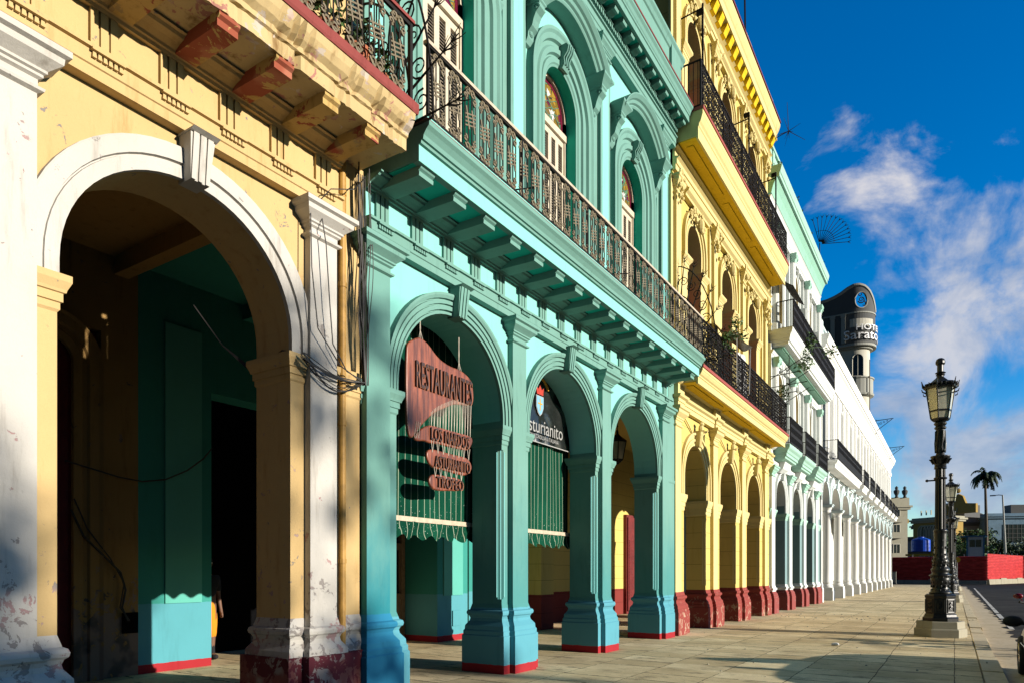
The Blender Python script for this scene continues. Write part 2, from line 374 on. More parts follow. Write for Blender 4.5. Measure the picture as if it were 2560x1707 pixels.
M['C red'] = paint('red plinth paint', (0.40, 0.085, 0.07), dirt=0.5, peel=0.7, peelz=(0, 1.5), seed=9.2, peelcols=((0.55, 0.30, 0.22), (0.62, 0.42, 0.30)))
M['C red edge'] = paint('red slab edge', (0.50, 0.13, 0.11), dirt=0.4, seed=9.4)
M['D wall'] = paint('mint white plaster', (1.0, 1.06, 1.02), dirt=0.25, seed=10.1, bands=[(0.80, (0.40, 0.10, 0.09))], dirtcol=(0.4, 0.45, 0.42), peel=0.3, peelz=(0.2, 1.8))
M['D trim'] = paint('pale mint mouldings', (0.52, 0.86, 0.70), dirt=0.3, seed=10.6, bands=[(0.80, (0.40, 0.10, 0.09))])
M['D green'] = paint('sea green soffit', (0.42, 0.80, 0.62), dirt=0.45, seed=10.9, dirtcol=(0.3, 0.33, 0.3))
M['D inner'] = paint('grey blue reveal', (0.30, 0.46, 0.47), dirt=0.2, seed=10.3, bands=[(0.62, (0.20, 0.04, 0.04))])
M['E wall'] = paint('white painted plaster', (1.22, 1.23, 1.17), dirt=0.15, seed=11.1, mott=0.06)
M['E blue'] = paint('pale blue white plaster', (0.92, 1.10, 1.12), dirt=0.25, seed=11.7)
M['ochre shutter'] = plain('ochre wooden shutter', (0.62, 0.40, 0.08), 0.7)
M['red door'] = plain('dark red painted wood', (0.20, 0.022, 0.022), 0.55, scale=4)
M['tan door'] = plain('tan painted wood', (0.42, 0.29, 0.17), 0.6)
M['cream wood'] = plain('cream painted joinery', (0.72, 0.62, 0.46), 0.6, var=0.08)
M['louvre'] = plain('dark louvre slats', (0.34, 0.28, 0.21), 0.7)
M['dark'] = plain('dark room', (0.004, 0.004, 0.0045), 0.95, spec=0.02)
M['glass'] = plain('dark window glass', (0.02, 0.028, 0.03), 0.12, var=0.3, spec=0.6)
M['iron'] = plain('black wrought iron', (0.016, 0.014, 0.013), 0.7, 0.0, spec=0.12)
M['iron brown'] = plain('brown cast iron', (0.20, 0.155, 0.085), 0.6, 0.0)
M['lamp iron'] = plain('glossy black lamp paint', (0.009, 0.010, 0.010), 0.38, 0.0, spec=0.35, bump=0.15, scale=30)
M['cream rail'] = plain('cream handrail', (0.62, 0.52, 0.38), 0.6)
M['cable'] = plain('black cable', (0.02, 0.018, 0.016), 0.6)
M['stone'] = paint('pale plinth stone', (0.52, 0.48, 0.36), dirt=0.5, seed=13.0, mott=0.2)
M['concrete'] = paint('grey concrete', (0.42, 0.41, 0.36), dirt=0.5, seed=13.6, mott=0.2)
M['orange cloth'] = plain('orange cloth', (0.85, 0.30, 0.01), 0.85, var=0.06)
M['black cloth'] = plain('black cloth', (0.012, 0.012, 0.014), 0.9)
M['skin'] = plain('brown skin', (0.20, 0.10, 0.06), 0.6, var=0.05)
M['terracotta'] = plain('terracotta', (0.45, 0.14, 0.06), 0.8)
M['leaf'] = plain('green leaves', (0.055, 0.12, 0.02), 0.6, var=0.5, scale=3)
M['leaf dark'] = plain('dark green leaves', (0.03, 0.065, 0.016), 0.65, var=0.5, scale=2)
M['bark'] = plain('grey bark', (0.16, 0.13, 0.10), 0.9, bump=0.3)
M['metal grey'] = plain('galvanised metal', (0.42, 0.42, 0.40), 0.45, 0.6)
M['blue plastic'] = plain('blue plastic tank', (0.012, 0.085, 0.62), 0.35, var=0.08)
M['yellow paint'] = plain('yellow paint', (0.75, 0.42, 0.02), 0.5, var=0.08)
M['white paint'] = plain('white paint', (0.78, 0.78, 0.76), 0.5, var=0.05)
M['cabin blue'] = plain('blue cabin paint', (0.03, 0.22, 0.40), 0.5)
M['lamp glass'] = None

def lamp_glass():
    t = NT('frosted lamp glass'); n = t.noise(9, 4, 0.6, sc3=(1, 1, 0.3)); c = t.mix(t.ramp(n, 0.35, 0.7), (0.34, 0.33, 0.24), (0.56, 0.52, 0.36))
    t.bsdf.inputs['Transmission Weight'].default_value = 0.25
    return t.done(c, 0.35, 0, 0.5)
M['lamp glass'] = lamp_glass()

def board_wood():
    t = NT('varnished red brown wood'); o = t.tc.outputs['Object']
    n = t.noise(2.2, 6, 0.6, vec=o, sc3=(1, 9, 0.7), dist=0.6); g = t.noise(7.0, 5, 0.7, vec=o, sc3=(1, 14, 0.8))
    c = t.mix(t.ramp(n, 0.35, 0.68), (0.085, 0.020, 0.010), (0.30, 0.080, 0.034)); c = t.mix(t.ramp(g, 0.5, 0.75, 0, 0.7), c, (0.11, 0.03, 0.016))
    t.bump(g, 0.25, 0.01); return t.done(c, 0.42, 0, 0.5)
M['board'] = board_wood()
M['letter lit edge'] = plain('letter wood lit edge', (0.40, 0.14, 0.055), 0.5)  # lighter letter copy, a lit edge put into the colour
M['letter shade'] = plain('shade coloured letter', (0.055, 0.022, 0.015), 0.5)  # shadows of the raised wooden letters put into a dark face colour
M['cord'] = plain('pale cord', (0.58, 0.52, 0.42), 0.8)

def awning_cloth():
    t = NT('green striped canvas'); f = t.math('FRACT', t.math('DIVIDE', t.math('ADD', t.y, 0.02), 0.128))
    st = t.math('LESS_THAN', f, 0.075); n = t.noise(2.2, 5, 0.6, sc3=(1, 1, 0.5))
    g = t.mix(t.ramp(n, 0.35, 0.7), (0.002, 0.036, 0.020), (0.005, 0.062, 0.034)); c = t.mix(st, g, (0.30, 0.34, 0.25))
    spk = t.noise(40, 2, 0.5); sm = t.math('MULTIPLY', t.ramp(spk, 0.70, 0.74), t.ramp(t.z, 2.3, 2.8, 1, 0)); c = t.mix(sm, c, (0.55, 0.62, 0.55))
    t.bump(n, 0.3, 0.05); return t.done(c, 0.9, 0.0, 0.05)
M['awning'] = awning_cloth()

def stained():
    t = NT('stained glass'); o = t.tc.outputs['Object']
    v = t.N.new('ShaderNodeTexVoronoi'); v.inputs['Scale'].default_value = 7.0; t.link(o, v.inputs['Vector'])
    e = t.N.new('ShaderNodeTexVoronoi'); e.feature = 'DISTANCE_TO_EDGE'; e.inputs['Scale'].default_value = 7.0; t.link(o, e.inputs['Vector'])
    sp = t.N.new('ShaderNodeSeparateColor'); t.link(v.outputs['Color'], sp.inputs[0])
    c = t.mix(t.ramp(sp.outputs[0], 0.2, 0.8), (0.17, 0.11, 0.015), (0.32, 0.20, 0.03)); c = t.mix(t.math('GREATER_THAN', sp.outputs[1], 0.92), c, (0.12, 0.012, 0.045))
    c = t.mix(t.math('GREATER_THAN', sp.outputs[2], 0.86), c, (0.10, 0.22, 0.12)); c = t.mix(t.math('LESS_THAN', e.outputs['Distance'], 0.022), c, (0.03, 0.03, 0.03))
    return t.done(c, 0.18, 0, 0.6)
M['stained'] = stained()
M['magenta glass'] = plain('magenta glass border', (0.15, 0.012, 0.035), 0.2)
M['petal'] = plain('white glass petals', (0.75, 0.75, 0.72), 0.3)
M['vine'] = plain('green glass stems', (0.12, 0.26, 0.17), 0.3)

def pavement():
    t = NT('worn stone paving')
    dz = t.noise(0.9, 4, 0.6); dx = t.math('MULTIPLY', t.math('SUBTRACT', dz, 0.5), 0.06)
    px = t.math('ADD', t.x, dx); py = t.math('ADD', t.y, t.math('MULTIPLY', t.math('SUBTRACT', t.noise(1.3, 3, 0.6, loc=(5, 2, 0)), 0.5), 0.10))
    # courses run along the street; slabs of each course break at their own places
    W = 0.98; row = t.math('FLOOR', t.math('DIVIDE', px, W)); fx = t.math('FRACT', t.math('DIVIDE', px, W))
    off = t.math('FRACT', t.math('MULTIPLY', t.math('SINE', t.math('MULTIPLY', row, 12.9898)), 43758.5))
    LEN = 0.66; yy = t.math('DIVIDE', t.math('ADD', py, t.math('MULTIPLY', off, 0.35)), LEN); fy = t.math('FRACT', yy); cy = t.math('FLOOR', yy)
    wig = t.math('MULTIPLY', t.ramp(t.noise(6, 4, 0.7), 0.4, 0.75), 0.045)
    jx = t.math('LESS_THAN', fx, t.math('ADD', 0.009, t.math('MULTIPLY', wig, 0.35))); jy = t.math('LESS_THAN', fy, t.math('ADD', 0.034, wig))
    skip = t.math('GREATER_THAN', t.math('FRACT', t.math('MULTIPLY', t.math('SINE', t.math('ADD', t.math('MULTIPLY', cy, 78.233), t.math('MULTIPLY', row, 37.7))), 9631.7)), 0.28)
    jy = t.math('MULTIPLY', jy, skip); jm = t.math('MAXIMUM', jx, jy)
    hsh = t.math('FRACT', t.math('MULTIPLY', t.math('SINE', t.math('ADD', t.math('MULTIPLY', cy, 12.33), t.math('MULTIPLY', row, 91.7))), 4375.85))
    c = t.mix(hsh, (0.70, 0.555, 0.31), (0.96, 0.80, 0.49))
    big = t.noise(0.6, 6, 0.65); c = t.mix(t.ramp(big, 0.35, 0.7, 0, 0.7), c, (0.46, 0.35, 0.19))
    stn = t.noise(2.6, 7, 0.72, sc3=(0.55, 1.5, 1)); c = t.mix(t.ramp(stn, 0.52, 0.68, 0, 0.85), c, (0.20, 0.155, 0.10))
    crk = t.noise(0.75, 7, 0.7, dist=1.0, loc=(2, 6, 1)); ck = t.math('ABSOLUTE', t.math('SUBTRACT', crk, 0.5)); c = t.mix(t.ramp(ck, 0.0, 0.004, 0.5, 0), c, (0.12, 0.09, 0.06))
    gr = t.noise(60, 3, 0.7); c = t.mix(t.ramp(gr, 0.45, 0.75, 0, 0.45), c, (0.26, 0.21, 0.13))
    lt = t.noise(4.2, 6, 0.7, loc=(3, 8, 0)); c = t.mix(t.ramp(lt, 0.60, 0.72, 0, 0.5), c, (0.95, 0.80, 0.52))
    jn = t.noise(5, 4, 0.6, loc=(1, 1, 1)); jc = t.mix(t.ramp(jn, 0.58, 0.64), (0.045, 0.035, 0.022), (0.60, 0.52, 0.36))
    c = t.mix(t.math('MULTIPLY', jm, 0.92), c, jc)
    h = t.math('ADD', t.math('MULTIPLY', stn, -0.5), t.math('ADD', t.math('MULTIPLY', gr, 0.25), t.math('MULTIPLY', jm, -1.2)))
    h = t.math('ADD', h, t.math('MULTIPLY', hsh, 0.4))
    t.bump(h, 0.65, 0.02); return t.done(c, 0.9, 0.0, 0.06)
M['paving'] = pavement()
M['earth'] = paint('dry ground', (0.16, 0.14, 0.11), dirt=0.5, seed=12.0)
def asphalt():
    t = NT('patched asphalt'); n = t.noise(0.35, 6, 0.65); g = t.noise(90, 2, 0.7); cr = t.noise(1.3, 8, 0.75, dist=1.2)
    c = t.mix(t.ramp(n, 0.35, 0.68), (0.018, 0.017, 0.016), (0.048, 0.044, 0.040)); c = t.mix(t.ramp(g, 0.4, 0.8, 0, 0.5), c, (0.075, 0.07, 0.06))
    ck = t.math('ABSOLUTE', t.math('SUBTRACT', cr, 0.5)); c = t.mix(t.ramp(ck, 0.0, 0.012, 0.8, 0), c, (0.018, 0.017, 0.016))
    t.bump(g, 0.4, 0.01); return t.done(c, 0.9, 0.0, 0.05)
M['asphalt'] = asphalt()
M['kerb'] = paint('worn kerb stone', (1.0, 0.84, 0.55), dirt=0.7, seed=14.0, mott=0.3)
M['gutter'] = paint('pale gutter slabs', (0.86, 0.72, 0.50), dirt=0.9, seed=14.6, mott=0.4, dirtcol=(0.35, 0.3, 0.25))
M['line paint'] = paint('worn white road paint', (0.80, 0.78, 0.72), dirt=0.6, seed=14.8)
def corrugated():
    t = NT('red corrugated sheet'); n = t.noise(1.2, 5, 0.6, sc3=(1, 1, 3)); c = t.mix(t.ramp(n, 0.4, 0.7), (0.42, 0.018, 0.02), (0.62, 0.05, 0.05)); return t.done(c, 0.5)
M['corrugated'] = corrugated()
M['far cream'] = paint('far cream plaster', (0.56, 0.54, 0.42), dirt=0.5, seed=15.0)
M['far ochre'] = paint('far ochre plaster', (0.58, 0.40, 0.12), dirt=0.6, seed=15.3)
M['far grey'] = paint('far grey plaster', (0.42, 0.40, 0.42), dirt=0.6, seed=15.6)
M['far blue'] = paint('far blue plaster', (0.26, 0.42, 0.58), dirt=0.9, seed=15.9, mott=0.4, dirtcol=(0.15, 0.18, 0.22))
M['hotel grey'] = paint('dark grey hotel render', (0.17, 0.175, 0.175), dirt=0.3, seed=16.2, dirtcol=(0.5, 0.42, 0.2))
M['hotel pale'] = paint('pale hotel stone', (0.85, 0.82, 0.70), dirt=0.4, seed=16.5)
M['hotel trim'] = paint('grey green hotel trim', (0.55, 0.56, 0.50), dirt=0.3, seed=16.8)
M['letter white'] = plain('white sign letters', (1.2, 1.2, 1.2), 0.4, var=0.03)
M['banner letters'] = plain('dull white banner letters', (0.42, 0.42, 0.40), 0.5, var=0.1)
M['banner'] = plain('black glossy banner', (0.012, 0.014, 0.013), 0.25, spec=0.6, bump=0.0)
M['shield blue'] = plain('sky blue emblem', (0.24, 0.52, 0.70), 0.5, var=0.05)
M['crown red'] = plain('red emblem', (0.55, 0.05, 0.03), 0.5)
M['chrome'] = plain('chrome', (0.62, 0.62, 0.60), 0.12, 1.0, var=0.05)
M['bike paint'] = plain('dark bike paint', (0.018, 0.022, 0.024), 0.18, spec=0.7)
M['bike red'] = plain('dark red mirror shell', (0.22, 0.006, 0.012), 0.2, spec=0.6)
M['rubber'] = plain('black rubber', (0.014, 0.014, 0.014), 0.8)
# ---------------------------------------------------------------- ground
def sheet(name, x0, x1, y0, y1, z, m):
    b = MB(); b.quad((x0, y0, z), (x1, y0, z), (x1, y1, z), (x0, y1, z)); return structure(name, b.mesh(name, M[m]))
sheet('ground', -900, 900, -400, 1500, -0.18, 'earth')
def road():
    b = MB(); b.quad((0.9, -60, -0.125), (60, -60, -0.125), (60, 150, -0.125), (0.9, 150, -0.125))
    b.quad((-60, 97.5, -0.1251), (0.9, 97.5, -0.1251), (0.9, 150, -0.1251), (-60, 108, -0.1251)); structure('road', b.mesh('road', M['asphalt']))
road()
def sidewalk():
    b = MB(); b.box(-9.0, 0.34, -12, 97.4, -0.17, 0.0); structure('sidewalk', b.mesh('sidewalk', M['paving']))
    b = MB(); b.box(-30, -9.0, -12, 97.4, -0.17, 0.0); structure('arcade_floor', b.mesh('arcade floor', M['paving']))
    b = MB(); y = -12.0; rnd = random.Random(3)
    while y < 97:
        L = rnd.uniform(1.1, 2.2); j = rnd.uniform(-0.012, 0.012)
        b.stack(0.365, 0.62 + j, y + 0.012, y + L - 0.012, [(0.015, -0.17), (0.015, -0.03 - rnd.uniform(0, .03)), (0.0, rnd.uniform(-0.02, 0.01))]); y += L
    structure('kerb', b.mesh('kerb', M['kerb']))
    # broken edge of pale slabs between kerb and asphalt
    b = MB(); pts = []; y = -12.0
    while y < 95:
        pts.append((1.28 - 0.15 * min(1, max(0, (y - 20) / 60)) + rnd.uniform(-0.14, 0.16), y)); y += rnd.uniform(0.25, 0.6)
    for p, q in zip(pts, pts[1:]):
        b.quad((0.63, p[1], -0.118), (p[0], p[1], -0.118), (q[0], q[1], -0.118), (0.63, q[1], -0.118))
    structure('gutter', b.mesh('gutter', M['gutter']))
    b = MB(); y = 24.0
    while y < 82:
        L = rnd.uniform(2.0, 5.0); x = 1.42 + 0.30 * (y - 29) / 52; w = rnd.uniform(0.05, 0.07)
        b.quad((x - w, y, -0.114), (x + w, y, -0.114), (x + w + 0.006 * L, y + L, -0.114), (x - w + 0.006 * L, y + L, -0.114)); y += L + (rnd.uniform(0.1, 0.8) if y < 45 else 0.05)
    structure('road_marking', b.mesh('road marking', M['line paint']))
sidewalk()
def rubble():
    rnd = random.Random(12); b = MB()
    for k in range(260):
        x = rnd.uniform(-5.2, 0.6); y = rnd.uniform(9.5, 40) if k % 3 else rnd.uniform(24, 27); s_ = rnd.uniform(.006, .022) if k % 9 else rnd.uniform(.02, .045); b.ball((x, y, s_ * .3), s_, 5, 4, (1, rnd.uniform(.6, 1.4), .6))
    o = structure('loose_grit', b.mesh('loose grit', M['stone']), 'stuff')
    t = thing('paper_scrap', 'crumpled white scrap of paper lying on the pavement left of the nearest street lamp', 'litter', (-2.05, 15.4, 0)); b = MB(); b.stack(-2.10, -2.0, 15.36, 15.44, [(.0, .002), (.02, .02), (.0, .05), (-.03, .06)]); put('paper', b.mesh('crumpled paper', M['white paint']), t)
rubble()

# ---------------------------------------------------------------- shared classical pieces
PF, WF, WB = -5.57, -5.66, -6.20
BASE = [(.115, 0), (.115, .55), (.10, .565), (.10, .62), (.085, .64), (.08, .70), (.055, .735), (.03, .77), (.022, .81), (.035, .845), (.058, .865), (.065, .895), (.055, .925), (.025, .94), (.02, .96), (0, 1.03)]
def cap_prof(z, h=0.33, o=0.165):
    k = h / 0.33
    return [(0, z), (.035, z + .015 * k), (.04, z + .035 * k), (.004, z + .045 * k), (.004, z + .10 * k), (.03, z + .115 * k), (.03, z + .135 * k), (.05, z + .145 * k), (.05, z + .165 * k), (.08 * o / .165, z + .19 * k), (.125 * o / .165, z + .225 * k), (.13 * o / .165, z + .27 * k), (o, z + .285 * k), (o, z + .33 * k)]
def impost_prof(z0, z1, o=0.075):
    h = z1 - z0; return [(0, z0), (.015, z0 + .02), (.015, z0 + .25 * h), (.03, z0 + .27 * h), (.03, z0 + .5 * h), (.045, z0 + .52 * h), (.05, z0 + .6 * h), (o, z0 + .8 * h), (o, z0 + .98 * h), (.01, z1)]
ARCHIV = [(-.004, -.02), (-.004, .03), (.025, .035), (.03, .003), (.044, .003), (.049, .045), (.10, .05), (.104, .024), (.117, .024), (.121, .056), (.165, .06), (.17, .032), (.183, .032), (.188, .068), (.225, .088), (.255, .088), (.26, 0)]

ARCH_A = [(-.004, -.02), (-.004, .03), (.10, .035), (.105, .016), (.114, .016), (.12, .05), (.24, .056), (.255, .05), (.26, 0)]
def arcade(parent, y0, y1, ztop, pil, hw, ops, spring, imp, mats, jamb=0.2, cap=(4.96, .33, .165), base=True, fluted=False, chamfer=False, arch_prof=ARCHIV, wall_from=None, first_pier=None, last_pier=None, rise=None, xb=WB):
    """arched ground floor: wall above the springing, piers, pilasters, archivolts, keystones"""
    mw, mt = mats['wall'], mats['trim']
    # piers under the wall
    edges = [y0] + [v for o in ops for v in o] + [y1]
    for i in range(0, len(edges), 2):
        a, b_ = edges[i], edges[i + 1]
        if b_ - a < 0.02: continue
        mb = MB()
        m2 = mats.get('pier', mt)
        if chamfer and i > 0:
            ch = 0.075
            mb.stack(xb, WF, a, b_, [(0, 0), (0, 1.10)]); mb.stack(xb, WF, a, b_, [(0, 3.33), (0, spring)])
            pts = [(xb, a), (WF - ch, a), (WF, a + ch * .62), (WF, b_), (xb, b_)]
            n = len(pts); mb.add([(p[0], p[1], z) for z in (1.10, 3.33) for p in pts], [(k, (k + 1) % n, n + (k + 1) % n, n + k) for k in range(n)])
        else: mb.stack(xb, WF, a, b_, [(0, 0), (0, spring)])
        pier = put('pier', mb.mesh('pier', m2), parent, (0, 0, 0))
        if base:
            mb = MB(); mb.stack(xb, WF, a, b_, BASE, cap=False); put('pier_base', mb.mesh('pier base', mats.get('base', m2)), pier, (0, 0, 0))
        mb = MB(); mb.stack(xb, WF, a, b_, impost_prof(*imp)); put('impost', mb.mesh('impost', mats.get('impost', mt)), pier, (0, 0, 0))
        if chamfer and i > 0:
            mb = MB(); zs = [1.08 + k * (3.35 - 1.08) / 40 for k in range(41)]
            c1 = Vector((WF - .083, a - .010, 0)); c2 = Vector((WF + .004, a + .062, 0))
            for f in (0.0, 0.5, 1.0):
                p = c1.lerp(c2, f); mb.tube([(p.x, p.y, 1.10 + (.03 if f != .5 else -.02)), (p.x, p.y, 3.33 - (.03 if f != .5 else -.02))], .009, 6)
            put('corner_bead', mb.mesh('corner bead', M['B bead']), pier, (0, 0, 0))
    mb = MB(); mb.arch_wall(y0, y1, spring, ztop, WF, xb, [(a, b_, 0, spring + .02, (rise or (b_ - a) / 2)) for a, b_ in ops])
    put('arcade_wall', mb.mesh('arcade wall', [mw]), parent)
    for k, c in enumerate(pil):
        m_ = mats['pil'](k) if callable(mats.get('pil')) else mt
        mb = MB(); mb.stack3(WF - .02, PF, c - hw, c + hw, [(0, 0.9), (0, cap[0])]); p = put('pilaster', mb.mesh('pilaster', m_), parent)
        mb = MB(); mb.stack3(WF - .02, PF, c - hw, c + hw, cap_prof(*cap)); put('capital', mb.mesh('capital', mats.get('cap', mt)), p)
        mb = MB(); mb.stack3(WF - .02, PF, c - hw, c + hw, BASE); put('base', mb.mesh('pilaster base', m_ if not mats.get('base') else mats['base']), p)
    for a, b_ in ops:
        cy = (a + b_) / 2; r = (b_ - a) / 2
        mb = MB(); mb.arch_mould(cy, r, spring + .02, imp[1] - .001, WF, arch_prof, rise=rise); put('archivolt', mb.mesh('archivolt', mats.get('arch', mt)), parent)
        top = spring + .02 + (rise or r)
        put('keystone', keystone_mesh(mats.get('arch', mt), fluted), parent, (WF, cy, top))
_ks = {}
def keystone_mesh(mat, fluted=True):
    key = mat.name
    if key not in _ks:
        b = MB(); xs0 = -.05
        def slab(x1, w0, w1, z0, z1, yo=0):
            b.add([(xs0, yo - w0, z0), (x1, yo - w0, z0), (x1, yo + w0, z0), (xs0, yo + w0, z0), (xs0, yo - w1, z1), (x1 + .05, yo - w1, z1), (x1 + .05, yo + w1, z1), (xs0, yo + w1, z1)],
                  [(3, 2, 1, 0), (4, 5, 6, 7), (0, 1, 5, 4), (1, 2, 6, 5), (2, 3, 7, 6), (3, 0, 4, 7)])
        slab(.13, .085, .115, -.03, .36)
        for yo in (-.07, 0, .07): slab(.145, .018, .026, -.028, .355, yo * .95)
        slab(.20, .125, .125, .355, .372)
        _ks[key] = b.mesh('keystone', mat)
    return _ks[key]
def trig_mesh(mat):
    b = MB(); h = .40
    for y in (-.075, 0, .075): b.stack3(-.03, .032, y - .028, y + .028, [(.004, 0), (0, .04), (0, h - .06), (.004, h)])
    b.box(-.03, .012, -.105, .105, 0, h)
    b.stack3(-.03, .03, -.10, .10, [(.02, 0), (.0, .05)])
    return b.mesh('triglyph', mat)
def guttae_mesh(mat):
    b = MB(); b.box(-.02, .045, -.125, .125, -.018, 0.0)
    for k in range(6):
        y = -.10 + k * .04; b.stack(-.01, .02, y - .011, y + .011, [(.005, -.065), (0, -.018)])
    return b.mesh('guttae', mat)
def entablature(parent, y0, y1, mats, trig, name='entablature', z=5.30):
    b = MB(); d = z - 5.30
    prof = [(-5.9, 5.30), (-5.558, 5.30), (-5.558, 5.385), (-5.545, 5.392), (-5.545, 5.50), (-5.515, 5.505), (-5.515, 5.535), (-5.60, 5.54), (-5.9, 5.54)]
    b.prof_y([(x, zz + d) for x, zz in prof], y0, y1); put('architrave', b.mesh('architrave', mats['trim']), parent)
    b = MB(); b.box(-5.9, -5.61, y0, y1, 5.5401 + d, 5.93 + d); put('frieze', b.mesh('frieze', mats['wall']), parent)
    b = MB(); prof = [(-5.9, 5.86), (-5.57, 5.86), (-5.56, 5.885), (-5.54, 5.89), (-5.53, 5.91), (-5.47, 5.935), (-5.41, 5.95), (-5.39, 5.97), (-5.36, 5.975), (-5.36, 5.9925), (-5.9, 5.9925)]
    b.prof_y([(x, zz + d) for x, zz in prof], y0, y1); put('bed_mould', b.mesh('bed mould', mats['trim']), parent)
    tm = trig_mesh(mats['trim']); gm = guttae_mesh(mats['trim'])
    for y in trig:
        t_ = put('triglyph', tm, parent, (-5.61, y, 5.535 + d)); put('guttae', gm, t_, (-5.545, y, 5.503 + d))

def spiral(cy, cz, r, a0, turns, n=18, sgn=1, x=0.0, r_in=0.15):
    out = []
    for k in range(n + 1):
        f = k / n; rr = r * (1 - f * (1 - r_in)); a = a0 + sgn * f * turns * 2 * math.pi
        out.append((x, cy + rr * math.cos(a), cz + rr * math.sin(a)))
    return out
def rail_panel(h=0.80, w=0.30, brown=True):
    b = MB(); t = .0085
    for s in (-1, 1):
        y = s * .068; hw = .034; zs0, zs1 = .12, h - .12
        loop = [(0, y - hw, zs0 + .04)] + [(0, y - hw * math.cos(a), zs1 + hw * math.sin(a)) for a in [math.pi * k / 8 for k in range(9)]] + [(0, y + hw * math.cos(a), zs0 + .03 - hw * math.sin(a)) for a in [math.pi * k / 8 for k in range(9)]]
        b.tube(loop, t, 4, closed=True)
    b.cur = 1
    for zc, up in ((h - .12, 1), (.12, -1)):
        for s in (-1, 1):
            b.tube(spiral(s * .055, zc + up * .045, .050, math.pi / 2 * up, 1.25, 12, s * up), .0155, 4, .009)
            b.tube(spiral(s * .095, zc - up * .03, .042, -math.pi / 2 * up, 1.1, 10, -s * up), .0145, 4, .009)
            b.tube([(0, s * .01, zc + up * .12), (0, s * .05, zc + up * .095), (0, s * .10, zc + up * .03)], .013, 4)
        b.ball((0, 0, zc + up * .06), .022, 6, 4)
    zc = h / 2; d = .045
    for i in (-1.5, -.5, .5, 1.5):
        b.tube([(0, -.10 + 0.0, zc + i * d - .035), (0, .10, zc + i * d + .035)], .011, 4)
    for s in (-1, 1):
        b.tube([(.004, s * .055 - .03, zc + .125), (.004, s * .055 + .03, zc - .125)], .011, 4)
    return b.mesh('railing panel', [M['iron'], M['iron brown'] if brown else M['iron']])
PANEL = rail_panel()

def window_leaf(w, z0, z1, x, slats, fw=.055):
    """shutter leaf with slats, frame mesh + slat mesh, spanning y 0..w"""
    f = MB(); f.box(x, x + .045, 0, fw, z0, z1); f.box(x, x + .045, w - fw, w, z0, z1)
    zm = z0 + (z1 - z0) * .36
    for a in (z0, z1 - .10, zm): f.box(x + .001, x + .044, fw, w - fw, a, a + .10)
    s = MB()
    for (a, b_) in ((z0 + .11, zm - .01), (zm + .11, z1 - .11)):
        n = max(3, int((b_ - a) / slats))
        for k in range(n):
            z = a + (k + .5) * (b_ - a) / n; hh = (b_ - a) / n * .42
            s.add([(x + .006, fw, z + hh), (x + .036, fw, z - hh), (x + .036, w - fw, z - hh), (x + .006, w - fw, z + hh),
                   (x + .002, fw, z + hh - .006), (x + .032, fw, z - hh - .006), (x + .032, w - fw, z - hh - .006), (x + .002, w - fw, z + hh - .006)],
                  [(0, 1, 2, 3), (7, 6, 5, 4), (0, 4, 5, 1), (2, 6, 7, 3), (1, 5, 6, 2), (3, 7, 4, 0)])
    return f, s

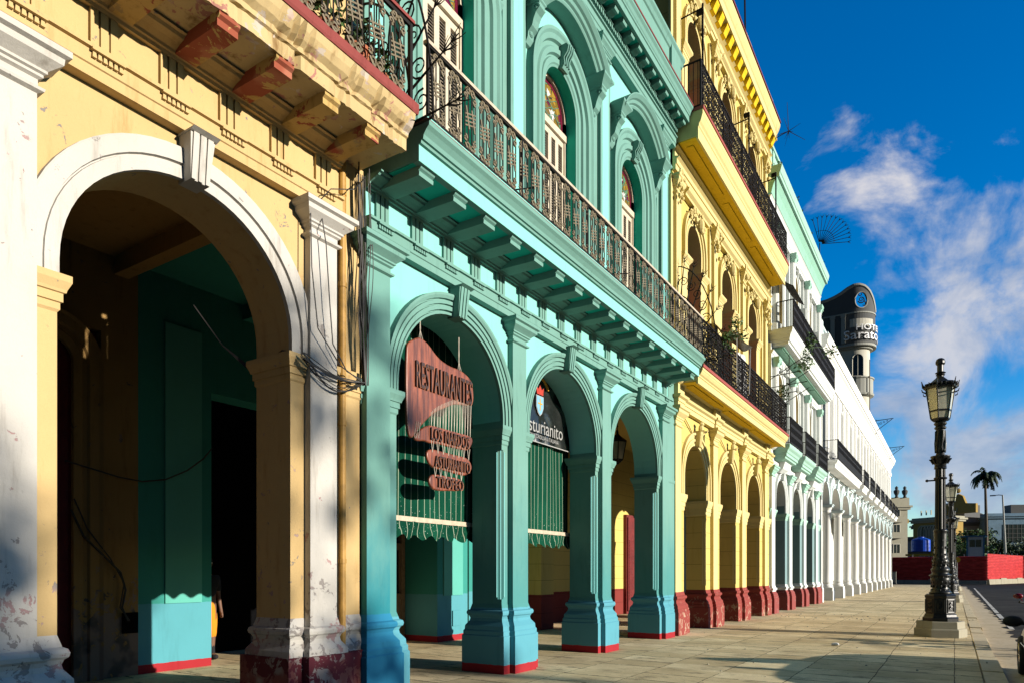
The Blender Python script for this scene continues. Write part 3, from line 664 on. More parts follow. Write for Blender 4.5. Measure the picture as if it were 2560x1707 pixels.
# ================================================================ A: cream and ochre building with the crumbling balcony
A = thing('cream_building', 'ochre and white arcaded building with peeling paint and a crumbling balcony, at the left', 'building', (-8, 1, 0))
mA = dict(wall=M['A wall'], trim=M['A wall'], arch=M['A trim'], pil=lambda k: M['A trim'], cap=M['A trim'], base=M['A trim'], pier=M['A wall'], impost=M['A wall'])
A_P = [-0.76, 2.10, 4.96]
arcade(A, -4.0, 5.56, 5.32, A_P, .18, [(-3.2, -1.11), (-0.41, 1.75), (2.45, 4.60)], 3.83, (3.45, 3.73), mA, arch_prof=ARCH_A)
def A_rest():
    for a, b_ in ((1.75, 2.45), (4.60, 5.56), (-1.11, -.41)):
        mb = MB(); mb.stack(WB, WF, a, b_, [(.118, 0), (.118, .64)]); put('plinth', mb.mesh('plinth', M['A maroon']), A)
    for c in A_P:
        mb = MB(); mb.stack3(WF - .02, PF, c - .18, c + .18, [(.125, 0), (.125, .64)]); put('plinth', mb.mesh('plinth', M['A maroon']), A)
    entablature(A, -4.0, 5.20, dict(trim=M['A wall'], wall=M['A wall']), [-3.33 + .553 * k for k in range(16)])
    b = MB(); b.box(-5.9, -5.60, 5.30, 5.56, 5.30, 6.02); put('end_strip', b.mesh('end strip', M['A wall']), A)
    b = MB(); b.lathe([(.038, .66), (.038, 5.98)], -5.60, 5.245, 10); 
    for z in (1.6, 3.1, 4.6, 5.6): b.lathe([(.046, z), (.046, z + .05)], -5.60, 5.245, 10)
    put('drain_pipe', b.mesh('drain pipe', M['pipe'], False), A)
    b = MB(); prof = [(-5.9, 5.995), (-4.98, 5.995), (-4.98, 5.985), (-4.90, 5.985), (-4.90, 6.11), (-4.875, 6.12), (-4.87, 6.16), (-4.82, 6.20), (-4.785, 6.26), (-4.77, 6.33), (-5.9, 6.33)]
    b.prof_rough(prof, -4.0, 5.50, .035, .055, (2, 8), 5); bal = put('balcony', b.mesh('balcony slab', M['A slab']), A)
    b = MB(); b.prof_rough([(-5.9, 6.335), (-4.76, 6.335), (-4.75, 6.36), (-4.75, 6.44), (-4.76, 6.45), (-5.9, 6.45)], -4.0, 5.53, .05, .02, (1, 4), 8); put('slab_edge', b.mesh('slab edge', M['A red edge']), bal)
    b = MB(); b.prism([(-5.6, 5.994), (-5.6, 5.89), (-5.0, 5.88), (-4.95, 5.88), (-4.95, 5.935), (-4.92, 5.955), (-4.92, 5.994)], -.095, .095, 'y'); me = b.mesh('bracket', M['A soffit']); mr = b.mesh('bracket', M['A bracket'])
    for k in range(17): put('bracket', mr if k in (2, 3, 6) else me, bal, (0, 5.035 - .545 * k, 0))
    b = MB(); b.box(-4.845, -4.815, -3.9, 5.49, 7.26, 7.30); b.cur = 0; b.box(-4.84, -4.82, -3.9, 5.49, 6.49, 6.51); b.box(-4.85, -4.81, 5.46, 5.50, 6.45, 7.29)
    rail = put('railing', b.mesh('railing bars', M['iron']), bal)
    b = MB(); b.box(-4.865, -4.795, -3.9, 5.52, 7.301, 7.335); put('handrail', b.mesh('handrail', M['A red edge']), rail)
    for k in range(20): put('railing_panel', PANEL, rail, (-4.83, 5.28 - .30 * k, 6.49), 0)
    # upper wall, gallery and rooms
    b = MB(); b.box(-8.0, -5.75, -4.0, 5.56, 6.4, 14.0); put('upper_wall', b.mesh('upper wall', M['A wall']), A)
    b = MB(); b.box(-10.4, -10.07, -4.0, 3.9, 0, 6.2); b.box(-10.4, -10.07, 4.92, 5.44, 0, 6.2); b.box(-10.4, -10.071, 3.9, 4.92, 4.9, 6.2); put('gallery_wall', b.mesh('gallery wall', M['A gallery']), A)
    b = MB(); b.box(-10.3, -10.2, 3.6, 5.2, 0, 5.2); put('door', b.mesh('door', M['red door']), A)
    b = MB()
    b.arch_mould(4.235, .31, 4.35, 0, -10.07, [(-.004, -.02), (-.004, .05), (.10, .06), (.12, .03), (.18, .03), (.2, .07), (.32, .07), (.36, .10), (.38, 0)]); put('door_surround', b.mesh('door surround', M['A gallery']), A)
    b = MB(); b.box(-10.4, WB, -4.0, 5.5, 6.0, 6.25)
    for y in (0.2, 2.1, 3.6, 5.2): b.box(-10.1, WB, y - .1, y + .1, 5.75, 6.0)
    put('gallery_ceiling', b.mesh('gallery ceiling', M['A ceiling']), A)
    b = MB(); b.box(-10.4, -5.66, -4.25, -4.0, 0, 14); put('end_wall', b.mesh('end wall', M['A wall']), A)
    b = MB(); b.box(-10.055, -10.03, 5.20, 5.42, .62, .92); put('meter_box', b.mesh('meter box', M['dark']), A)
A_rest()

# ================================================================ B: turquoise building
B = thing('turquoise_building', 'turquoise arcaded building with iron balcony, louvred doors and stained glass fanlights, holding the awnings', 'building', (-8, 10.5, 0))
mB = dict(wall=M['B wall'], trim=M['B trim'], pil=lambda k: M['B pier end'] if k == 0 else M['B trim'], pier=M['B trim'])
B_P = [5.775, 8.82, 11.94, 15.11]; B_O = [(6.17, 8.46), (9.21, 11.62), (12.33, 14.78)]
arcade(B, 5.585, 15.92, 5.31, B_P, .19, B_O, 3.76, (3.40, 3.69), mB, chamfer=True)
def B_rest():
    # pier end strip against the next house
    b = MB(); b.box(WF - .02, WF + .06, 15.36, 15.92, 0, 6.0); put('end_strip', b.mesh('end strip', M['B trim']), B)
    entablature(B, 5.60, 15.5, dict(trim=M['B trim'], wall=M['B wall']), [5.85 + .6175 * k for k in range(16)])
    b = MB(); prof = [(-5.9, 6.005), (-4.985, 6.005), (-4.985, 5.985), (-4.90, 5.985), (-4.90, 6.165), (-4.87, 6.17), (-4.865, 6.20), (-4.84, 6.205), (-4.83, 6.25), (-4.79, 6.30), (-4.755, 6.33), (-4.75, 6.375), (-5.9, 6.375)]
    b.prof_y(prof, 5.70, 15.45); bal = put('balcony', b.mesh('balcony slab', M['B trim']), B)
    b = MB(); b.box(-5.60, -4.99, 5.72, 15.43, 5.9935, 6.003); put('soffit', b.mesh('soffit', M['B deep']), bal)
    b = MB(); b.box(-5.9, -4.77, 5.69, 15.46, 6.3755, 6.405); put('slab_edge', b.mesh('slab edge', M['B red edge']), bal)
    b = MB(); b.box(-4.91, -4.8985, 5.70, 15.45, 5.986, 6.158); put('fascia_band', b.mesh('fascia band', M['B wall']), bal)
    b = MB(); b.box(-5.9, -4.785, 5.70, 15.45, 6.4055, 6.435); put('slab_top', b.mesh('slab top', M['B wall']), bal)
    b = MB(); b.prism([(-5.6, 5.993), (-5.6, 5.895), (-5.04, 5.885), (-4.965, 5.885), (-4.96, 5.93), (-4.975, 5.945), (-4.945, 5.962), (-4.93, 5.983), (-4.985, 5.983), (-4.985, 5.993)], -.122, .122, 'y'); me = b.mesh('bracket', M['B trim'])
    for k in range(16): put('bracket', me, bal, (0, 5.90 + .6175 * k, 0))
    b = MB(); b.box(-4.84, -4.80, 5.74, 15.4, 7.225, 7.245); b.box(-4.835, -4.805, 5.74, 15.4, 6.47, 6.49)
    for k in range(6): b.box(-4.835, -4.805, 5.74 + k * 1.928, 5.77 + k * 1.928, 6.415, 7.24)
    for y in (8.0, 11.2): b.tube([(-4.82, y, 6.75), (-5.72, y + .02, 6.95)], .01, 4)
    rail = put('railing', b.mesh('railing bars', M['iron']), bal)
    b = MB(); b.box(-4.855, -4.785, 5.72, 15.42, 7.2455, 7.285); put('handrail', b.mesh('handrail', M['cream rail']), rail)
    for k in range(32): put('railing_panel', PANEL, rail, (-4.82, 5.93 + .3005 * k, 6.455))
    # second floor
    WX = -5.75; WC = [7.30, 10.42, 13.55]
    b = MB(); b.arch_wall(5.585, 15.92, 6.40, 12.0, WX, WX - .5, [(c - .56, c + .56, 6.42, 9.62, .56) for c in WC]); put('upper_wall', b.mesh('upper wall', M['B wall']), B)
    b = MB(); b.box(-8.0, WX - .9, 5.585, 15.92, 6.4, 13.0); put('room_back', b.mesh('room back', M['dark']), B)
    for c in WC:
        b = MB(); b.arch_mould(c, .56, 9.62, 6.42, WX, [(-.004, .017), (-.004, .02), (.03, .03), (.05, .05), (.13, .05), (.145, .02), (.17, .02), (.19, .07), (.27, .075), (.30, .045), (.36, .04), (.38, .09), (.46, .10), (.50, .13), (.55, .13), (.555, 0)], seg=36)
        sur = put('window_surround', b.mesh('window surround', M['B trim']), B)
        b = MB(); b.arch_mould(c, .56, 9.62, 6.42, WX, [(-.005, -.28), (-.005, .016)], seg=36); put('reveal', b.mesh('window reveal', M['B deep']), sur)
        # hood on consoles
        Rr = 1.50; zc = 11.28 - Rr; a0 = math.acos(1.26 / Rr)
        b = MB(); b.arch_mould(c, Rr - .22, zc, None, WX, [(0, -.01), (0, .25), (.03, .27), (.05, .27), (.07, .31), (.12, .33), (.14, .37), (.20, .42), (.22, .42), (.225, -.01)], seg=26, a0=a0, a1=math.pi - a0)
        for s in (-1, 1):
            b.stack3(WX, WX + .30, c + s * 1.13 - .09, c + s * 1.13 + .09, [(.0, 10.44), (.02, 10.46), (.02, 10.49), (.07, 10.55), (.10, 10.58), (.12, 10.60), (.12, 10.64), (.0, 10.66)])
        hood = put('hood', b.mesh('hood', M['B trim']), B)
        for s in (-1, 1):
            b = MB(); yc = c + s * 1.13
            b.prism([(WX, 10.44), (WX + .30, 10.44), (WX + .31, 10.36), (WX + .24, 10.30), (WX + .20, 10.22), (WX + .17, 10.12), (WX + .10, 10.06), (WX + .09, 9.98), (WX + .05, 9.90), (WX, 9.88)], yc - .085, yc + .085, 'y')
            for yy in (yc - .088, yc + .088):
                b.tube([(WX + .24 + .06 * math.cos(a) * (1 - a / 9), yy, 10.37 + .06 * math.sin(a) * (1 - a / 9)) for a in [k * .5 for k in range(15)]], .014, 5)
            for z in (10.28, 10.17, 10.05): b.ball((WX + .17 - (10.28 - z) * .4, yc, z), .055, 8, 6, (1, 1.3, .9))
            put('console', b.mesh('console', M['B trim']), hood)
        b = MB(); b.prism([(WX, 10.20), (WX + .10, 10.16), (WX + .14, 10.22), (WX + .13, 10.34), (WX + .20, 10.42), (WX + .22, 10.50), (WX + .18, 10.56), (WX, 10.56)], c - .10, c + .10, 'y')
        for y in (-.06, 0, .06): b.tube([(WX + .145, c + y, 10.21), (WX + .15, c + y, 10.33), (WX + .22, c + y, 10.44), (WX + .235, c + y, 10.52)], .018, 5)
        put('scroll_keystone', b.mesh('scroll keystone', M['B trim']), B)
        # french window: frame, four louvred leaves, fanlight
        X = WX - .26
        b = MB(); b.box(X, X + .08, c - .56, c - .50, 6.43, 9.62); b.box(X, X + .08, c + .50, c + .56, 6.43, 9.62); b.box(X, X + .10, c - .56, c + .56, 9.28, 9.40)
        b.arch_mould(c, .50, 9.62, 9.40, X, [(0, 0), (0, .08), (.06, .08), (.06, 0)], seg=28)
        win = put('window', b.mesh('window frame', M['cream wood']), B)
        f, s_ = window_leaf(.25, 6.45, 9.27, X + .01, .045)
        fm = f.mesh('leaf frame', M['cream wood']); sm = s_.mesh('leaf slats', M['louvre'])
        for k in range(4):
            put('shutter', fm, win, (0, c - .50 + .25 * k, 0)); put('slats', sm, win, (0, c - .50 + .25 * k, 0))
        b = MB(); pts = [(c - .44 * math.cos(a), 9.62 + .44 * math.sin(a)) for a in [math.pi * k / 24 for k in range(25)]]; b.prism([(c - .44, 9.45)] + pts + [(c + .44, 9.45)], X + .02, X + .03, 'x')
        put('fanlight', b.mesh('fanlight', M['stained']), win)
        b = MB(); b.arch_mould(c, .43, 9.62, 9.41, X + .02, [(0, 0), (0, .016), (.07, .016), (.07, 0)], seg=26); b.box(X + .02, X + .036, c - .43, c + .43, 9.41, 9.455); put('glass_border', b.mesh('glass border', M['magenta glass']), win)
        b = MB()
        for (fy, fz, fs, fa) in ((-.22, 9.78, .12, .3), (.12, 9.60, .13, -.4), (-.02, 9.90, .08, 1.0)):
            for k in range(6):
                a = fa + k * 2 * math.pi / 6 + .2 * (k % 2); l = fs * (1.0 if k % 2 else .75); w = .028
                d = Vector((0, math.cos(a), math.sin(a))); p = Vector((0, -math.sin(a), math.cos(a))); o = Vector((X + .034, c + fy, fz))
                b.add([o, o + d * l * .5 + p * w, o + d * l, o + d * l * .5 - p * w, o + Vector((.008, 0, 0)) + d * l * .45], [(0, 1, 4), (1, 2, 4), (2, 3, 4), (3, 0, 4)])
        put('glass_flowers', b.mesh('glass flowers', M['petal']), win)
        b = MB()
        for k in range(5):
            ph = k * 1.3; b.tube([(X + .034, c - .4 + .8 * t / 12, 9.56 + .07 * k + .06 * math.sin(t * .9 + ph)) for t in range(13) if abs(-.4 + .8 * t / 12) < math.sqrt(max(.01, .17 - (.07 * k) ** 2))], .008, 4)
        put('glass_stems', b.mesh('glass stems', M['vine']), win)
    # pilasters of the upper floor
    for c, hw in ((5.80, .2), (8.86, .21), (11.985, .21), (15.20, .22)):
        b = MB(); b.stack3(WX, WX + .13, c - hw, c + hw, [(.05, 6.42), (.05, 6.75), (.0, 6.82), (0, 11.35)] + [(o * .7, z) for o, z in cap_prof(11.36, .3, .15)])
        b.stack3(WX, WX + .06, c - hw - .12, c + hw + .12, [(0, 6.42), (0, 11.40)]); p = put('upper_pilaster', b.mesh('upper pilaster', M['B trim']), B)
        b = MB(); b.box(WX + .12, WX + .133, c - hw + .07, c + hw - .07, 7.0, 11.2); put('panel', b.mesh('pilaster panel', M['B wall']), p)
    # top entablature
    b = MB(); b.prof_y([(-6.2, 11.66), (-5.60, 11.66), (-5.60, 11.74), (-5.585, 11.75), (-5.585, 11.86), (-5.55, 11.87), (-5.55, 11.90), (-5.63, 11.91), (-5.63, 11.98), (-5.60, 11.985), (-5.60, 12.085), (-5.54, 12.10), (-5.54, 12.12), (-5.60, 12.20), (-6.2, 12.20)], 5.585, 15.86); ent = put('upper_entablature', b.mesh('upper entablature', M['B trim']), B)
    b = MB(); y = 5.63
    while y < 15.8: b.box(-5.602, -5.545, y, y + .045, 11.99, 12.075); y += .08
    put('dentils', b.mesh('dentils', M['B trim']), ent)
    b = MB(); b.prof_y([(-6.2, 12.205), (-5.34, 12.205), (-5.34, 12.165), (-5.28, 12.165), (-5.28, 12.30), (-5.26, 12.31), (-5.255, 12.34), (-5.24, 12.36), (-5.22, 12.42), (-5.185, 12.46), (-5.18, 12.50), (-6.2, 12.52)], 5.585, 15.90); cor = put('cornice', b.mesh('cornice', M['B trim']), B)
    b = MB(); b.box(-5.59, -5.345, 5.585, 15.88, 12.196, 12.203); put('cornice_soffit', b.mesh('cornice soffit', M['B deep']), cor)
    b = MB(); b.box(-6.2, -5.17, 5.585, 15.91, 12.505, 12.545); put('cornice_edge', b.mesh('cornice edge', M['B red edge']), cor)
    b = MB(); b.prism([(-5.60, 12.195), (-5.60, 12.09), (-5.48, 12.085), (-5.42, 12.11), (-5.36, 12.10), (-5.345, 12.13), (-5.345, 12.195)], -.085, .085, 'y'); b.box(-5.60, -5.345, -.10, .10, 12.175, 12.195); mm = b.mesh('modillion', M['B trim'])
    for k in range(27): put('modillion', mm, cor, (0, 5.75 + .385 * k, 0))
    b = MB(); b.prof_y([(-5.9, 12.55), (-5.42, 12.55), (-5.42, 12.75), (-5.46, 12.77), (-5.46, 13.45), (-5.43, 13.47), (-5.40, 13.55), (-5.36, 13.60), (-5.36, 13.66), (-5.9, 13.68)], 5.585, 15.86)
    par = put('parapet', b.mesh('parapet', M['B trim']), B)
    for k in range(4):
        b = MB(); c = 6.2 + 3.05 * k; b.box(-5.5, -5.40, c - .3, c + .3, 12.56, 13.60); put('parapet_pier', b.mesh('parapet pier', M['B trim']), par)
    # gallery
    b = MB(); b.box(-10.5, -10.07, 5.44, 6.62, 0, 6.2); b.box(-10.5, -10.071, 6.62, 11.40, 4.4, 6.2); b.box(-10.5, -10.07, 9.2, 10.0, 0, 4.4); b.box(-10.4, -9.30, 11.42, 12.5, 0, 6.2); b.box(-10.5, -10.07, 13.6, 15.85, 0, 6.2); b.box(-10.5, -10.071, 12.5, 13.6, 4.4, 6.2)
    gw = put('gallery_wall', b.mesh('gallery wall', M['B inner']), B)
    for q in ((-10.07, -10.045, 5.84, 6.44, 1.03, 5.3), (-9.30, -9.275, 11.62, 12.3, 1.0, 5.3)):
        b = MB(); b.box(*q); put('wall_panel', b.mesh('wall panel', M['B inner panel']), gw)
    b = MB(); b.box(-9.30, -9.27, 11.93, 12.2, .32, .66); put('meter_hatch', b.mesh('meter hatch', M['B inner']), gw)
    b = MB(); b.box(-11.7, -11.6, 6.3, 11.5, 0, 6.2); b.box(-11.6, -10.5, 6.2, 6.3, 0, 6.2); put('dark_backing', b.mesh('dark backing', M['dark']), B)  # near-black sheet stands for the unlit depth behind the doorway
    for y in (10.02, 12.52):
        b = MB(); w = 1.38 if y < 11 else 1.0; b.box(-10.3, -10.22, y, y + w, 0, .95); b.box(-10.3, -10.2, y, y + .1, 0, 4.4); b.box(-10.3, -10.2, y + w - .1, y + w, 0, 4.4); b.box(-10.3, -10.2, y + w / 2 - .07, y + w / 2 + .07, 0, 4.4)
        for z in (.9, 2.0, 2.5, 4.2): b.box(-10.3, -10.205, y, y + w, z, z + .14)
        d = put('glazed_door', b.mesh('glazed door', M['tan door'] if y < 11 else M['cream wood']), B)
        b = MB(); b.box(-10.32, -10.305, y, y + w, .5, 4.3); put('door_glass', b.mesh('door glass', M['glass']), d)
    b = MB(); b.box(-10.5, WB, 5.58, 15.9, 6.0, 6.25)
    for y in (7.3, 8.8, 10.4, 11.9, 13.5, 15.1): b.box(-10.1, WB, y - .1, y + .1, 5.75, 6.0)
    put('gallery_ceiling', b.mesh('gallery ceiling', M['B inner']), B)
B_rest()
def dense_panel(w=.60, h=.92, seed=1):
    """dark railing panel of scrolls between bars"""
    b = MB(); rnd = random.Random(seed); n = 6
    for k in range(n + 1): b.box(-.007, .007, -w / 2 + k * w / n - .006, -w / 2 + k * w / n + .006, .03, h)
    for k in range(n):
        y = -w / 2 + (k + .5) * w / n
        for j in range(5):
            z = .10 + j * (h - .16) / 4.4
            b.tube(spiral(y - .012, z, .05, rnd.uniform(0, 6), 1.2, 9, rnd.choice((-1, 1))), .010, 3)
            b.tube(spiral(y + .02, z + .08, .04, rnd.uniform(0, 6), 1.0, 8, rnd.choice((-1, 1))), .010, 3)
    b.box(-.012, .012, -w / 2, w / 2, .03, .06); b.box(-.012, .012, -w / 2, w / 2, h * .86, h * .86 + .02)
    return b.mesh('scroll panel', M['iron'])
DENSE = dense_panel()
def bar_panel(w=.5, h=.95):
    b = MB(); n = 9
    for k in range(n): b.box(-.008, .008, -w / 2 + k * w / n, -w / 2 + k * w / n + .018, .03, h)
    b.box(-.010, .010, -w / 2, w / 2, .30, .42); b.box(-.010, .010, -w / 2, w / 2, .62, .72); b.box(-.012, .012, -w / 2, w / 2, .03, .07)
    return b.mesh('bar panel', M['iron'])
BARS = bar_panel()
def railing(parent, x, y0, y1, z, h, pan, pw, xback=None, hand='iron', hm=None):
    b = MB(); b.box(x - .02, x + .02, y0, y1, z + h - .03, z + h); b.box(x - .015, x + .015, y0, y1, z + .02, z + .05)
    for y in (y0, y1): b.box(x - .02, x + .02, y - .02, y + .02, z, z + h)
    k = y0 + 1.9
    while k < y1 - .5: b.box(x - .018, x + .018, k - .015, k + .015, z, z + h); k += 1.9
    if xback is not None:
        for y in (y0, y1):
            b.box(xback, x, y - .015, y + .015, z + h - .03, z + h); b.box(xback, x, y - .012, y + .012, z + .03, z + .055)
            n = int((x - xback) / .11)
            for j in range(n): b.box(xback + .05 + j * .11, xback + .065 + j * .11, y - .008, y + .008, z + .05, z + h - .03)
    r = put('railing', b.mesh('railing bars', M['iron']), parent)
    if pan is not None:
        n = max(1, round((y1 - y0) / pw))
        for j in range(n): put('railing_panel', pan, r, (x, y0 + (j + .5) * (y1 - y0) / n, z), 0, (1, (y1 - y0) / n / pw, h / .95))
    return r
def leafy(b, c, r, n, size, rnd, flat=1.0):
    for _ in range(n):
        d = Vector((rnd.gauss(0, 1), rnd.gauss(0, 1), rnd.gauss(0, 1) * flat)); d.normalize(); d *= r * rnd.random() ** .45
        p = Vector(c) + d; a = Vector((rnd.gauss(0, 1), rnd.gauss(0, 1), rnd.gauss(0, .7))).normalized(); q = a.cross(Vector((rnd.gauss(0, 1), rnd.gauss(0, 1), rnd.gauss(0, 1)))).normalized()
        s = size * rnd.uniform(.6, 1.3); b.add([p - a * s, p + q * s * .42, p + a * s, p - q * s * .42], [(0, 1, 2, 3)])

# ================================================================ C: yellow building
Cb = thing('yellow_building', 'tall yellow three storey building with red plinths, two long black railed balconies and ornate windows', 'building', (-8, 21, 0))
mC = dict(wall=M['C wall'], trim=M['C trim'], pier=M['C wall'], base=M['C red'])
C_P = [15.99 + 3.06 * k for k in range(4)]; C_O = [(16.63, 18.40), (19.70, 21.44), (22.78, 24.50)]
ARCH_C = [(-.004, -.02), (-.004, .03), (.05, .035), (.055, .015), (.10, .02), (.11, .05), (.17, .05), (.175, .02), (.26, .03), (.27, .07), (.33, .07), (.335, 0)]
arcade(Cb, 15.93, 25.98, 5.50, C_P, .21, C_O, 3.88, (3.04, 3.45), mC, cap=(5.00, .46, .18), arch_prof=ARCH_C)
def C_rest():
    # golden strip beside the turquoise house, long vertical fillets on the piers
    b = MB(); b.box(WF, WF + .05, 15.925, 15.985, .92, 5.9); put('end_strip', b.mesh('end strip', M['C gold']), Cb)
    for a in (18.40, 21.44, 24.50):
        b = MB()
        for k in (0, 1): b.box(WF - .09 + k * .06, WF - .045 + k * .06, a - .015, a + .01, 1.15, 2.95)
        put('pier_fillet', b.mesh('pier fillet', M['C trim']), Cb)
    b = MB(); b.prof_y([(-6.1, 5.46), (-5.54, 5.46), (-5.54, 5.58), (-5.52, 5.585), (-5.52, 5.66), (-5.46, 5.69), (-5.44, 5.74), (-5.60, 5.76), (-5.60, 6.0), (-5.52, 6.02), (-5.40, 6.10), (-5.38, 6.16), (-6.1, 6.16)], 15.93, 25.98)
    for c in C_P:
        b.stack3(-5.7, -5.50, c - .23, c + .23, [(0, 5.462), (0, 5.58), (.02, 5.585), (.02, 5.66), (.08, 5.69), (.10, 5.74), (0, 5.765), (0, 6.0), (.06, 6.03), (.12, 6.1)])
    put('entablature', b.mesh('entablature', M['C trim']), Cb)
    rnd = random.Random(5)
    for c in [(a + b_) / 2 for a, b_ in C_O]:
        b = MB(); b.ball((WF + .16, c, 5.22), .09, 8, 6, (.8, .9, 1.3)); b.ball((WF + .18, c, 5.34), .07, 8, 6, (.9, 1.4, .7)); b.tube(spiral(c, 5.12, .07, 0, 1.4, 12, 1, WF + .18), .018, 4)
        for s in (-1, 1): b.tube([(WF + .03, c + s * .25, 5.05), (WF + .05, c + s * .6, 5.2), (WF + .05, c + s * .95, 5.35)], .02, 4)
        put('keystone_ornament', b.mesh('keystone ornament', M['C trim']), Cb)
    def balcony(z0, z1, zr, x, label):
        t = z1 - z0
        b = MB(); b.prof_y([(-5.9, z0 + .06), (x - .02, z0 + .06) if False else (x + -.16, z0 + .06), (x - .16, z0), (x - .11, z0), (x - .11, z0 + .42 * t), (x - .09, z0 + .45 * t), (x - .085, z0 + .53 * t), (x - .05, z0 + .60 * t), (x - .02, z0 + .74 * t), (x - .01, z0 + .82 * t), (x, z0 + .84 * t), (x, z1), (-5.9, z1)], 15.95, 25.85)
        bal = put('balcony', b.mesh('balcony slab', M['C trim']), Cb)
        b = MB(); b.box(-5.7, x - .17, 15.97, 25.83, z0 + .045, z0 + .058)
        for k in range(3):
            c = 17.52 + 3.06 * k; b.box(-5.45, x - .32, c - 1.3, c + 1.3, z0 + .028, z0 + .044)
        put('soffit', b.mesh('soffit', M['C gold']), bal)
        b = MB(); b.box(-5.9, x + .025, 15.93, 25.88, z1 + .001, z1 + .075); put('slab_edge', b.mesh('slab edge', M['C red edge']), bal)
        railing(bal, x - .06, 15.97, 25.80, z1 + .08, zr - z1 - .08, DENSE, .60, -5.7)
    balcony(5.98, 6.34, 7.53, -4.97, 'lower'); balcony(11.76, 12.42, 13.62, -4.97, 'upper')
    WX = -5.70; cs = [17.52 + 3.06 * k for k in range(3)]
    for (z0, z1, sp) in ((6.35, 11.9, 9.90), (12.4, 17.0, 15.15)):
        b = MB(); b.arch_wall(15.93, 25.98, z0, z1, WX, WX - .5, [(c - .56, c + .56, z0 + .1, sp, .56) for c in cs]); put('upper_wall', b.mesh('upper wall', M['C wall']), Cb)
        b = MB(); b.box(-8.5, WX - .9, 15.93, 25.98, z0, z1); put('room_back', b.mesh('room back', M['dark']), Cb)
        for i, c in enumerate(cs):
            b = MB(); b.arch_mould(c, .56, sp, sp - .45, WX, [(-.004, -.45), (-.004, .03), (.05, .04), (.06, .015), (.12, .02), (.13, .06), (.20, .06), (.205, .02), (.28, .03), (.29, .08), (.36, .09), (.365, 0)], seg=30)
            sur = put('window_surround', b.mesh('window surround', M['C trim']), Cb)
            for s in (-1, 1):
                b = MB(); y0_ = c + s * .74 - .20; b.stack3(WX - .44, WX + .02, y0_, y0_ + .40, [(0, z0 + .1), (.0, sp - .80)] + impost_prof(sp - .80, sp - .45, .11)); put('jamb', b.mesh('window jamb', M['C trim']), sur)
            b = MB(); zt = sp + .95
            b.prof_y([(WX, zt), (WX + .12, zt), (WX + .13, zt + .05), (WX + .20, zt + .10), (WX + .22, zt + .16), (WX, zt + .20)], c - .98, c + .98); put('hood', b.mesh('window hood', M['C trim']), Cb)
            b = MB(); rnd = random.Random(i + int(z0))
            for k in range(26):
                a = rnd.uniform(0, math.pi); rr = rnd.uniform(.1, .55)
                b.ball((WX + rnd.uniform(.05, .16), c + rr * math.cos(a) * 1.1, sp + .62 + rr * math.sin(a) * .62), rnd.uniform(.03, .075), 6, 4, (.8, 1.2, 1))
            for s in (-1, 1):
                b.tube(spiral(c + s * .22, sp + .82, .16, 0 if s > 0 else math.pi, 1.5, 16, s, WX + .13), .028, 5, .012); b.tube(spiral(c + s * .50, sp + .70, .11, 0, 1.4, 14, -s, WX + .11), .024, 5, .012)
            b.ball((WX + .2, c, sp + .55), .12, 8, 6, (.8, .9, 1.5))
            put('carved_crest', b.mesh('carved crest', M['C trim']), Cb)
            # door leaves
            X = WX - .40
            b = MB(); b.box(X, X + .06, c - .56, c - .48, z0 + .1, sp); b.box(X, X + .06, c + .48, c + .56, z0 + .1, sp); b.box(X, X + .07, c - .05, c + .05, z0 + .1, sp); b.box(X, X + .07, c - .56, c + .56, sp - .12, sp + .02)
            b.arch_mould(c, .48, sp, None, X, [(0, 0), (0, .06), (.08, .06), (.08, 0)], seg=18)
            w_ = put('window', b.mesh('window frame', M['red door']), Cb)
            zm = sp - .75
            for s in (-1, 1):
                f, sl = window_leaf(.43, z0 + .12, zm, X + .01, .07, .05); yy = c - .48 if s < 0 else c + .05
                put('shutter', f.mesh('leaf frame', M['red door']), w_, (0, yy, 0)); put('slats', sl.mesh('leaf slats', M['red door']), w_, (0, yy, 0))
            b = MB(); b.box(X + .02, X + .03, c - .48, c + .48, zm, sp - .12); b.prism([(c - .48, sp)] + [(c - .48 * math.cos(a), sp + .48 * math.sin(a)) for a in [math.pi * k / 16 for k in range(17)]] + [(c + .48, sp)], X + .02, X + .03, 'x'); put('glass', b.mesh('window glass', M['glass']), w_)
        for k, c in enumerate(C_P):
            b = MB(); zt = 10.95 if z0 < 10 else 16.05; b.stack3(WX, WX + .14, c - .17, c + .17, [(.05, z0 + .1), (.05, z0 + .5), (0, z0 + .56), (0, zt - .4)] + [(o, z) for o, z in cap_prof(zt - .4, .42, .12)])
            b.stack3(WX, WX + .06, c - .33, c + .33, [(0, z0 + .1), (0, zt)])
            p = put('upper_pilaster', b.mesh('upper pilaster', M['C trim']), Cb)
            b = MB()
            for j in range(10): b.ball((WX + .18 + rnd.uniform(0, .06), c + rnd.uniform(-.16, .16), zt - .55 + rnd.uniform(-.2, .55)), rnd.uniform(.04, .075), 6, 4)
            b.tube(spiral(c, zt + .12, .12, 0, 1.5, 14, 1, WX + .2), .03, 5); put('capital', b.mesh('leaf capital', M['C trim']), p)
        zz = 11.20 if z0 < 10 else 16.32
        b = MB(); b.prof_y([(-6.2, zz), (-5.62, zz), (-5.62, zz + .12), (-5.59, zz + .13), (-5.59, zz + .24), (-5.53, zz + .28), (-5.64, zz + .32), (-5.64, zz + .52), (-5.56, zz + .56), (-6.2, zz + .58)], 15.93, 25.95); put('upper_entablature', b.mesh('upper entablature', M['C trim']), Cb)
